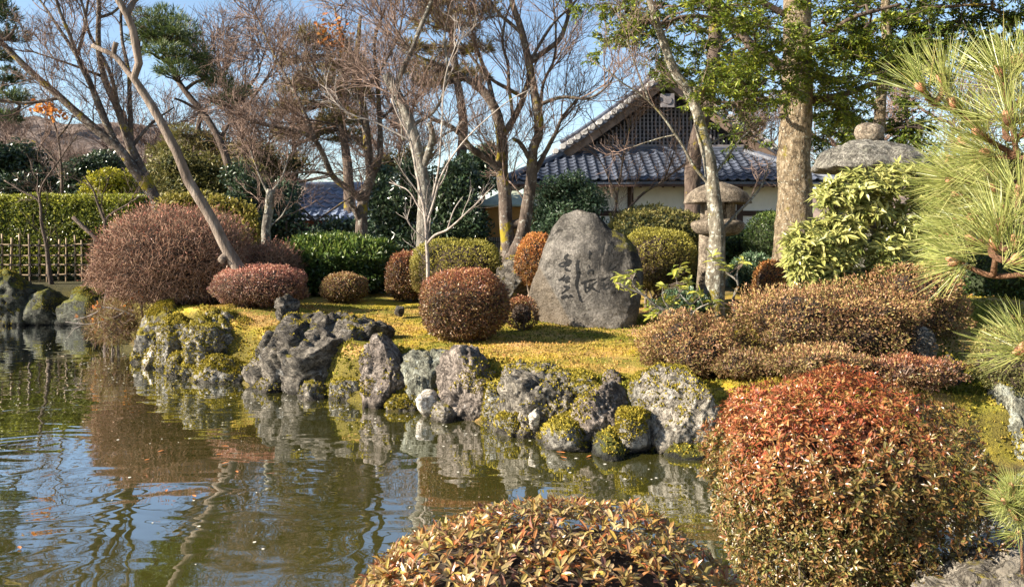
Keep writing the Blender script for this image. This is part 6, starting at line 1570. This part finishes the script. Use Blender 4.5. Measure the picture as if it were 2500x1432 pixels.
leafy_tree('eave_evergreen', 'dark evergreen under the left eave of the house', 24.5, [(1180, 640), (1182, 480)], [(1160, 400, 40, 34, 0), (1190, 380, 34, 30, 0.3), (1130, 420, 40, 30, 0), (1180, 440, 40, 34, 0)], L_dark, 450, 4200, 0.15, 0.07)
leafy_tree('low_evergreen_row', 'dark evergreen hedge row in front of the tea house', 23.2, [(770, 640), (770, 540)], [(700, 470, 34, 30, 0.4), (680, 500, 50, 34, 0), (780, 570, 50, 20, 0), (870, 560, 40, 24, 0.3), (930, 560, 50, 40, 0.2), (930, 430, 34, 26, 0.6)], L_blue, 451, 5200, 0.13, 0.06, 'shrub', g=0.1)
leafy_tree('hazel_thicket', 'brown green thicket under the cloud pine', 27, [(560, 620), (560, 480)], [(520, 350, 46, 30, 0.5), (590, 380, 46, 36, 0), (650, 390, 40, 34, 0.3), (560, 430, 60, 36, 0), (660, 440, 50, 30, 0.4), (720, 400, 40, 26, 0.5), (960, 400, 50, 24, 0.5), (1020, 380, 40, 22, 0)], L_cedar, 463, 5200, 0.14, 0.06)
# thin bare trees in the distance, each a thing
BT = [(M_twig, 452, 'russet bare tree on the slope behind the hedge', 60, 330, 34), (M_twig, 453, 'brown bare tree between the maple and the cloud pine', 380, 300, 36), (M_twig, 454, 'reddish bare tree to the right of the cloud pine', 600, 120, 27), (M_twig, 455, 'fine twigged bare tree over the tea house', 690, 260, 33), (M_twigdark, 456, 'grey bare tree behind the green cedar', 980, 240, 36), (M_twig, 457, 'bare tree in the gap above the mushroom lantern', 1880, 300, 38), (M_twig, 458, 'bare tree right of the thick trunk', 2040, 300, 36), (M_twig, 459, 'far bare tree behind the pine needles', 2330, 230, 34), (M_twig, 460, 'low bare tree by the distant grey roof', 150, 380, 33), (M_twig, 461, 'bare tree showing through the pollard twigs', 530, 330, 33), (M_twig, 462, 'bare tree seen between the central maple and the grey trunk', 930, 330, 32)]
PROTO = {}
for mt, sd, lab, px, top, Y_ in BT:
    r_ = np.random.RandomState(sd)
    key = (sd % 3)
    if key in PROTO:                # a copy that shares mesh data: moved, turned and scaled
        src, px0, top0, Y0 = PROTO[key]
        b0 = P(px + 10, 0, Y_)
        c_ = src.copy(); COL.objects.link(c_)
        sc_ = ((590 - top) * Y_) / ((590 - top0) * Y0)
        c_.location = (b0[0], Y_, hz(b0[0], Y_) - 0.1); c_.scale = (sc_ * r_.uniform(0.9, 1.15), sc_, sc_); c_.rotation_euler = (0, 0, r_.choice([0.5, 3.6, 2.9, 5.7]))
        c_['label'] = lab
        for ch in src.children:
            d_ = ch.copy(); COL.objects.link(d_); d_.parent = c_
        continue
    b_ = 590
    hh_ = b_ - top
    st = [([(px + 10, b_), (px + 4, b_ - hh_ * 0.35), (px - 6, b_ - hh_ * 0.6), (px, top + hh_ * 0.1)], 14, 4, 0)]
    for k in range(7):
        f = 0.3 + 0.5 * r_.rand(); sgn = 1 if k % 2 else -1
        st.append(([(px + 4, b_ - hh_ * f), (px + sgn * 30, b_ - hh_ * (f + 0.1)), (px + sgn * (50 + 50 * r_.rand()), b_ - hh_ * (f + 0.3))], 7, 3, r_.uniform(-1.5, 1.5)))
    t_, _a, _b, _c = tree('bare_tree', lab, Y_, st, mt, [(60, (1.0, 2.6), 0.020, (20, 60), 0.25), (520, (0.6, 1.6), 0.011, (20, 60), 0.18), (2000, (0.35, 1.0), 0.0085, (20, 65), 0.12)], mt, seed=sd, group='bare trees in the distance', sides=7)
    PROTO[key] = (t_, px, top, Y_)
# small bare trees by the fence
tree('fence_sapling', 'slim dark bare sapling in front of the bamboo fence', 19.3, [([(125, 690), (112, 600), (100, 540), (94, 490), (60, 470), (10, 440)], 11, 3, -0.3), ([(96, 500), (98, 470), (110, 440), (150, 380), (190, 330)], 6, 2), ([(94, 490), (92, 470), (92, 430)], 5, 2)], M_barkdark, [(22, (0.4, 1.2), 0.007, (25, 60), 0.2), (120, (0.2, 0.6), 0.004, (25, 60), 0.1)], M_twigdark, seed=470)
tree('dead_branch_tree', 'crooked dark branch rising behind the left side of the azalea dome', 17.0, [([(262, 640), (240, 590), (205, 555), (178, 530)], 16, 9, 0), ([(255, 610), (258, 540), (275, 520), (310, 500), (340, 480)], 8, 3), ([(258, 545), (240, 500), (225, 460), (205, 430)], 7, 3)], M_barkdark, [(20, (0.4, 1.1), 0.007, (25, 60), 0.2), (110, (0.2, 0.6), 0.004, (25, 60), 0.1)], M_twigdark, seed=471)
tree('waterside_twig', 'thin branch with a few orange leaves hanging over the water at the island tip', 14.2, [([(330, 770), (290, 755), (255, 750), (230, 765), (205, 775), (180, 780)], 5, 2, -0.2), ([(300, 780), (250, 785), (205, 790), (160, 785)], 4, 2, -0.2), ([(255, 750), (235, 745), (225, 760)], 3, 2, 0)], M_twigpale, [(14, (0.15, 0.5), 0.004, (25, 60), 0.0)], M_twigpale, seed=472, ground=False)
tt = [o for o in COL.objects if o.name == 'waterside_twig'][0]
c = np.array([P(px, py, 14.1) for px, py in ((235, 748), (190, 770), (240, 790), (228, 795), (315, 738), (342, 722), (300, 770))])
pt = c[rs.randint(0, 7, 40)] + rs.normal(size=(40, 3)) * 0.05
V, q = quadleaf(pt, rand_dirs(rs, 40), rand_dirs(rs, 40), np.full(40, 0.08), np.full(40, 0.05), 0.1)
tag(mk('leaves', V, q, L_maple, tt, attr=rva(rs, 40, 4)), kind='stuff')

# ------------------------------------------------------------------ camellia sapling, rhododendron
def leaf_parts(t, rs, centers, dirs, mat, L, Wd, nvar=8, droop=0.35, g=(0, 1)):
    ms = []
    for j in range(nvar):
        V, q = fineleaf(np.zeros((1, 3)), np.array([[1.0, 0, 0]]), np.array([[0, 0, 1.0]]), np.array([L * (0.75 + 0.5 * j / nvar)]), np.array([Wd * (0.85 + 0.3 * rs.rand())]), droop)
        A = np.tile([rs.rand(), g[0] + (g[1] - g[0]) * rs.rand(), rs.rand()], (12, 1))
        ms.append(mesh_of('leaf', V, q, mat, A))
    for c, d in zip(centers, dirs):
        d = nrm(d[None])[0]
        up = nrm((np.array([0, 0, 1.0]) + 0.4 * rs.normal(size=3) - d * d[2])[None])[0]
        y = nrm(np.cross(up, d)[None])[0]; z = np.cross(d, y)
        Mx = Matrix.Translation(c) @ Matrix([[d[0], y[0], z[0]], [d[1], y[1], z[1]], [d[2], y[2], z[2]]]).to_4x4()
        inst('leaf', ms[rs.randint(nvar)], t, Mx)
L_cam = leafmat('camellia_leaf', [(0, (0.10, 0.15, 0.025)), (0.6, (0.22, 0.27, 0.05)), (1, (0.32, 0.34, 0.09))], [(0, (0.28, 0.32, 0.04)), (0.6, (0.44, 0.40, 0.06)), (1, (0.52, 0.42, 0.06))], 0.35, 0.3, 0.5)
t, pl, lv, rs_ = tree('young_camellia', 'young camellia with sparse bright leaves leaning left in front of the inscribed stone', 9.4,
     [([(1782, 850), (1768, 826), (1722, 798), (1690, 782), (1640, 765), (1600, 748), (1572, 722), (1530, 702), (1512, 690)], 17, 3, -0.3), ([(1796, 845), (1792, 780), (1790, 730), (1802, 690), (1775, 665), (1745, 632)], 14, 3, 0.2, True),
      ([(1690, 782), (1688, 750), (1660, 715), (1650, 675)], 7, 2, 0.1), ([(1640, 765), (1620, 730), (1618, 700)], 5, 2, -0.2), ([(1802, 690), (1800, 665), (1815, 640)], 5, 2), ([(1690, 782), (1700, 755), (1730, 740)], 5, 2), ([(1572, 722), (1545, 690), (1552, 665)], 4, 2), ([(1790, 770), (1830, 740), (1860, 745)], 6, 2, 0.2)], M_barkgrey, seed=480, cat='shrub')
cl = [(1505, 690), (1520, 680), (1545, 668), (1590, 745), (1625, 698), (1650, 672), (1660, 700), (1618, 740), (1690, 745), (1735, 742), (1745, 630), (1772, 655), (1812, 642), (1600, 770), (1640, 735), (1680, 690), (1560, 710), (1530, 705), (1700, 720), (1665, 655)]
cs, ds = [], []
for (px, py) in cl:
    for k in range(11):
        cs.append(P(px + rs_.uniform(-10, 10), py + rs_.uniform(-9, 9), 9.4 + rs_.uniform(-0.25, 0.15)))
        ds.append(np.array([rs_.normal(), rs_.normal() * 0.7 - 0.2, rs_.uniform(-0.1, 0.9)]))
leaf_parts(t, rs_, cs, ds, L_cam, 0.105, 0.046)
g_ = Geo()
allw = np.vstack(pl)
for c in cs:            # petioles join the leaves to the nearest branch
    b0 = allw[np.argmin(((allw - c) ** 2).sum(1))]
    V, Fs = tubes(np.array([[b0, (b0 + c) / 2 + (0, 0, -0.01), c]]), np.array([[0.004, 0.003, 0.002]]), 4); g_.add(V, Fs)
tag(g_.build('twigs', M_stem, t), kind='stuff')

t, pl, lv, rs_ = tree('rhododendron', 'light green rhododendron with whorled leaves beside the large trunk', 9.9,
     [([(2180, 740), (2176, 650), (2150, 590), (2120, 540), (2105, 480)], 40, 12, 0), ([(2150, 590), (2080, 600), (2020, 620)], 14, 6, -0.3), ([(2130, 560), (2210, 500), (2260, 450)], 14, 6, 0.2), ([(2120, 540), (2060, 500), (2030, 470)], 12, 5, -0.2), ([(2176, 650), (2080, 665), (2010, 690)], 12, 5, -0.3), ([(2105, 480), (2130, 440), (2180, 420)], 9, 4), ([(2176, 660), (2240, 600), (2290, 580)], 12, 5, -0.1)], M_barkgrey, seed=481, cat='shrub')
blobs = [(2105, 456, 95, 40), (2170, 600, 50, 40), (2240, 640, 50, 30), (1945, 610, 40, 34), (2090, 690, 50, 26), (2190, 430, 70, 28), (2040, 480, 60, 34), (2270, 470, 60, 44), (1985, 590, 72, 46), (2050, 560, 60, 46), (1965, 650, 56, 42), (2030, 640, 56, 40), (1990, 685, 60, 28), (2130, 510, 60, 30), (2230, 540, 60, 44), (2280, 600, 50, 44), (2070, 600, 40, 40), (2150, 640, 40, 50)]
ms = []
per = 8
for j in range(8):
    V0, q, A = rosette_arrays(rs_, 1, per, 0.14, 0.042, 22, np.array([0.2 + 0.1 * j]), True)
    ms.append(mesh_of('leaf_rosette', V0.reshape(-1, 3), q, L_rhodo, A))
allw = np.vstack(pl); g_ = Geo()
tot = sum(b[2] * b[3] for b in blobs)
gf_ = Geo()
for (px, py, rxp, ryp) in blobs:
    def place(n, fn):
        for k in range(n):
            u = rand_dirs(rs_, 1)[0]; u[1] = -abs(u[1]) if rs_.rand() < 0.75 else u[1]
            r = 0.55 + 0.45 * rs_.rand()
            c = P(px, py, 9.75) + u * r * np.array([rxp, 1.1 * (rxp + ryp) / 2, ryp]) * 9.75 / F
            ax_ = nrm((u * 0.6 + np.array([0, -0.15, 0.75]) + 0.25 * rs_.normal(size=3))[None])
            fn(c, frames(ax_, rs_)[0])
    def part(c, R):
        inst('leaf_rosette', ms[rs_.randint(8)], t, Matrix.Translation(c) @ Matrix([list(r) for r in R]).to_4x4())
        b0 = allw[np.argmin(((allw - c) ** 2).sum(1))]
        V, Fs = tubes(np.array([[b0, (b0 + c) / 2 + (0, 0, -0.03), c]]), np.array([[0.009, 0.006, 0.004]]), 4); g_.add(V, Fs)
    def rest(c, R):
        V0, q, A = rosette_arrays(rs_, 1, per, 0.135, 0.040, 22, np.array([0.1 + 0.5 * rs_.rand()]))
        gf_.add(V0[0] @ R.T + c, q, A)
    place(int(round(296 * rxp * ryp / tot)), part)
    place(int(round(1000 * rxp * ryp / tot)), rest)
tag(g_.build('twigs', M_stem, t), kind='stuff')
tag(gf_.build('foliage', L_rhodo, t), kind='stuff')

# ------------------------------------------------------------------ near pine branch and pine seedling
L_needle = leafmat('near_pine_needle', [(0, (0.12, 0.16, 0.03)), (0.5, (0.24, 0.28, 0.07)), (0.93, (0.38, 0.40, 0.14)), (1, (0.40, 0.22, 0.08))], [(0, (0.22, 0.26, 0.06)), (0.5, (0.38, 0.40, 0.12)), (1, (0.50, 0.48, 0.20))], 0.3, 0.35, 0.5)
M_pinebark = barkmat('flaky_pine_twig', (0.14, 0.065, 0.035), (0.28, 0.15, 0.085), (0.40, 0.25, 0.15), 60, 0.6, 1.0)
M_bud = plain('pine_bud', (0.42, 0.20, 0.11), 0.7, 0.2, 80, 0.4)
def tuft_mesh(rs, n, L, r, cone, mat):
    az = rs.rand(n) * 6.283; el = np.radians(cone[0] + (cone[1] - cone[0]) * rs.rand(n))
    d = np.stack([np.cos(az) * np.sin(el), np.sin(az) * np.sin(el), np.cos(el)], -1)
    s0 = np.stack([np.cos(az), np.sin(az), az * 0], -1) * 0.006 + np.array([0, 0, 1.0]) * (rs.rand(n) * 0.035 - 0.02)[:, None]
    ll = L * (0.75 + 0.4 * rs.rand(n))
    bend = rand_dirs(rs, n) * 0.06
    t_ = np.array([0, 0.35, 0.7, 1.0])
    pts = s0[:, None] + d[:, None] * (ll[:, None] * t_)[:, :, None] + bend[:, None] * ((t_ ** 2)[None, :] * ll[:, None])[:, :, None]
    V, Fs = tubes(pts, np.full((n, 4), r) * np.array([0.8, 1, 0.9, 0.25]), 4)
    return mesh_of('needle_tuft', V, Fs, mat, rva(rs, n, 16, np.full(n, rs.rand())))
def pine_twigs(t, rs, ends, Y0, tufts_me, polys):
    A = np.vstack(polys)
    bud_v, bud_f = lathe(dense([(0.001, 0.028), (0.006, 0.022), (0.008, 0.010), (0.006, 0.0), (0.001, -0.006)], 3)[::-1], (0, 0, 0), 8)
    bud_me = mesh_of('bud', bud_v, bud_f, M_bud, sm=True)
    for (px, py, dy, ax_, ay_, az_, nd_) in ends:
        e = P(px, py, Y0 + dy)
        s = A[np.argmin(((A - e) ** 2).sum(1))]
        a = nrm(np.array([[ax_, ay_, az_]]))[0]
        m_ = (s + e) / 2 - a * 0.3 * np.linalg.norm(e - s)
        pts = catmull(np.array([s, m_, e, e + a * 0.02]), 14)
        V, Fs = tubes(pts[None], 0.0065 * np.linspace(1.15, 0.85, 14)[None] * (1 + 0.22 * (np.arange(14) % 2)), 8, True)
        mk('twig', V, Fs, M_pinebark, t, sm=True)
        R = frames(a[None], rs)[0]
        Mx = Matrix.Translation(e) @ Matrix([list(r) for r in R]).to_4x4()
        for k in range(nd_):
            inst('needle_tuft', tufts_me[rs.randint(len(tufts_me))], t, Mx @ Matrix.Translation((0, 0, -0.022 * k)) @ Matrix.Rotation(rs.rand() * 6.28, 4, 'Z'))
        for k in range(1 + rs.randint(3)):
            inst('bud', bud_me, t, Mx @ Matrix.Rotation(rs.uniform(-0.5, 0.5), 4, 'X') @ Matrix.Rotation(rs.uniform(-0.5, 0.5), 4, 'Y'))
rs_ = np.random.RandomState(91)
tm = [tuft_mesh(rs_, 64, 0.118, 0.00066, (10, 66), L_needle) for k in range(5)] + [tuft_mesh(rs_, 60, 0.122, 0.00066, (5, 45), L_needle) for k in range(3)]
YN = 1.75
stm = [([(2720, 700), (2600, 660), (2500, 668), (2420, 672), (2340, 640)], 22, 12, 0.1), ([(2420, 672), (2432, 610), (2440, 560)], 15, 11, -0.1), ([(2700, 420), (2560, 390), (2480, 385), (2420, 380)], 18, 10, 0.1), ([(2480, 385), (2400, 330), (2340, 275), (2280, 255), (2255, 225)], 15, 10, 0.1), ([(2340, 275), (2318, 250), (2306, 205)], 13, 9, 0.1), ([(2480, 385), (2470, 300), (2462, 230), (2445, 190)], 14, 10, -0.1), ([(2700, 150), (2560, 190), (2490, 165)], 16, 10, 0.0), ([(2600, 660), (2560, 560), (2500, 500), (2440, 470)], 14, 9, 0.15), ([(2560, 560), (2470, 540), (2390, 530)], 11, 8, 0.2), ([(2560, 390), (2500, 440), (2400, 450), (2330, 440)], 12, 8, 0.2), ([(2700, 700), (2650, 850), (2560, 860)], 14, 9, 0)]
t, pl, lv, rr_ = tree('pine_branch', 'long needled pine branch reaching in close from the right edge', YN, stm, M_pinebark, seed=92, ground=False)
ends = [(2255, 222, 0.12, -0.75, 0.1, 0.9, 1), (2306, 200, 0.1, -0.2, 0.1, 1, 2), (2330, 262, 0.1, -0.6, 0.1, 0.9, 1), (2445, 185, -0.05, -0.35, 0, 1, 2), (2490, 160, 0, -0.4, 0.1, 1, 2), (2420, 378, 0.1, -1, 0.2, 0.3, 2), (2400, 330, 0.05, -0.8, -0.1, 0.7, 1), (2330, 440, 0.2, -1, 0.2, 0.15, 2), (2390, 530, 0.2, -1, 0.1, 0.2, 2), (2440, 468, 0.1, -0.9, -0.1, 0.5, 2), (2440, 556, -0.08, -0.1, -0.1, 1, 2), (2340, 638, 0.1, -1, 0.1, 0.1, 2), (2430, 610, -0.05, -0.7, 0.1, 0.8, 1), (2350, 545, 0.3, -1, 0.1, 0.25, 2), (2360, 350, 0.3, -1, 0.1, 0.5, 1), (2330, 390, 0.35, -1, 0.1, 0.1, 1), (2460, 300, -0.1, -0.5, -0.2, 0.9, 1), (2495, 330, -0.1, 0.3, -0.3, 0.9, 1),
        (2380, 590, 0.2, -0.9, 0.2, 0.5, 1), (2480, 600, -0.1, 0.4, 0, 1, 1), (2470, 640, -0.1, 0.8, -0.2, 0.5, 1), (2490, 480, 0, -0.4, -0.3, 0.9, 1), (2400, 400, 0.25, -0.9, 0.2, 0.8, 2), (2350, 480, 0.3, -1, 0.2, 0.6, 2), (2520, 840, 0, -0.9, 0, 0.1, 1), (2500, 860, 0, -0.8, 0.1, 0.6, 1), (2500, 260, 0.05, -0.6, 0.2, 0.9, 2), (2430, 440, 0.2, -0.6, 0.1, 1, 2), (2350, 610, 0.35, -1, 0.1, -0.1, 1), (2460, 520, 0.15, -0.3, 0.1, 1, 2), (2390, 300, 0.2, -0.5, 0.2, 1, 1), (2320, 580, 0.3, -1, 0.2, 0.4, 2)]
pine_twigs(t, rs_, ends, YN, tm, pl)
YS = 3.0
tm2 = [tuft_mesh(rs_, 60, 0.085, 0.0008, (10, 95), L_needle) for k in range(3)]
bz = HZ + (E - hz(P(2492, 0, YS)[0], YS)) / YS * F
t, pl, lv, rr_ = tree('pine_seedling', 'small green pine seedling above the rock at the lower right', YS, [([(2502, 1500), (2494, 1380), (2488, 1290), (2482, 1215)], 8, 6, 0), ([(2488, 1290), (2500, 1250), (2520, 1200)], 6, 5, 0)], M_pinebark, seed=93)
pine_twigs(t, rs_, [(2482, 1212, 0, -0.1, 0, 1, 3), (2478, 1245, 0, -0.9, -0.2, 0.3, 2), (2522, 1200, 0, 0.2, 0, 1, 2), (2486, 1265, 0, -0.6, -0.4, 0.5, 2), (2455, 1228, -0.02, -0.8, -0.2, 0.7, 2), (2470, 1190, 0, -0.4, 0, 1, 2), (2490, 1300, 0, -0.7, -0.3, 0.2, 1)], YS, tm2, pl)

# ------------------------------------------------------------------ small things on the water
rs = np.random.RandomState(14)
M_fl = plain('fallen_leaf', (0.45, 0.16, 0.05), 0.6, 0.3, 30, 0.1)
fm = []
for k in range(4):
    V, q = fineleaf(np.array([[0, 0, 0.008]]), np.array([[1.0, 0, 0]]), np.array([[0, 0, 1.0]]), np.array([0.055 + 0.015 * k]), np.array([0.026]), -0.03, 0.1)
    fm.append(mesh_of('floating_leaf', V, q, M_fl))
for (px, py) in [(1358, 1104), (1368, 1116), (1432, 1118), (1508, 1237), (1535, 1250), (545, 1110), (560, 1128), (580, 1155), (540, 1090), (365, 1122), (405, 1202), (50, 1342), (1340, 1300), (470, 1210), (385, 1105)]:
    x, y = G(px, py)
    o = bpy.data.objects.new('floating_leaf', fm[rs.randint(4)]); COL.objects.link(o)
    o.location = (x, y, 0.003); o.rotation_euler = (0, 0, rs.rand() * 6.28)
    tag(o, 'small orange fallen leaf floating on the olive pond water', 'leaf', 'fallen leaves floating on the pond')
n = 420
xs, ys = [], []
while len(xs) < n:
    x, y = rs.uniform(-9, 3.5), rs.uniform(4.6, 17.5)
    d = float(pond_sd(np.array([x]), np.array([y]))[0])
    if d < -0.05 and (rs.rand() < (0.9 if (y > 13 or d > -1.2) else 0.15)): xs.append(x); ys.append(y)
xs = np.array(xs); ys = np.array(ys)
r_ = 0.006 + 0.012 * rs.rand(n) ** 2
a_ = np.arange(5) / 5 * 6.283
V = np.stack([xs[:, None] + r_[:, None] * np.cos(a_), ys[:, None] + r_[:, None] * np.sin(a_), np.full((n, 5), 0.004)], -1).reshape(-1, 3)
M_sp = plain('pale_petal_speck', (0.62, 0.58, 0.48), 0.6, 0.1, 30, 0)
tag(mk('floating_specks', V, np.arange(n * 5).reshape(n, 5), M_sp), 'pale specks of debris scattered over the pond surface', 'debris', None, 'stuff')
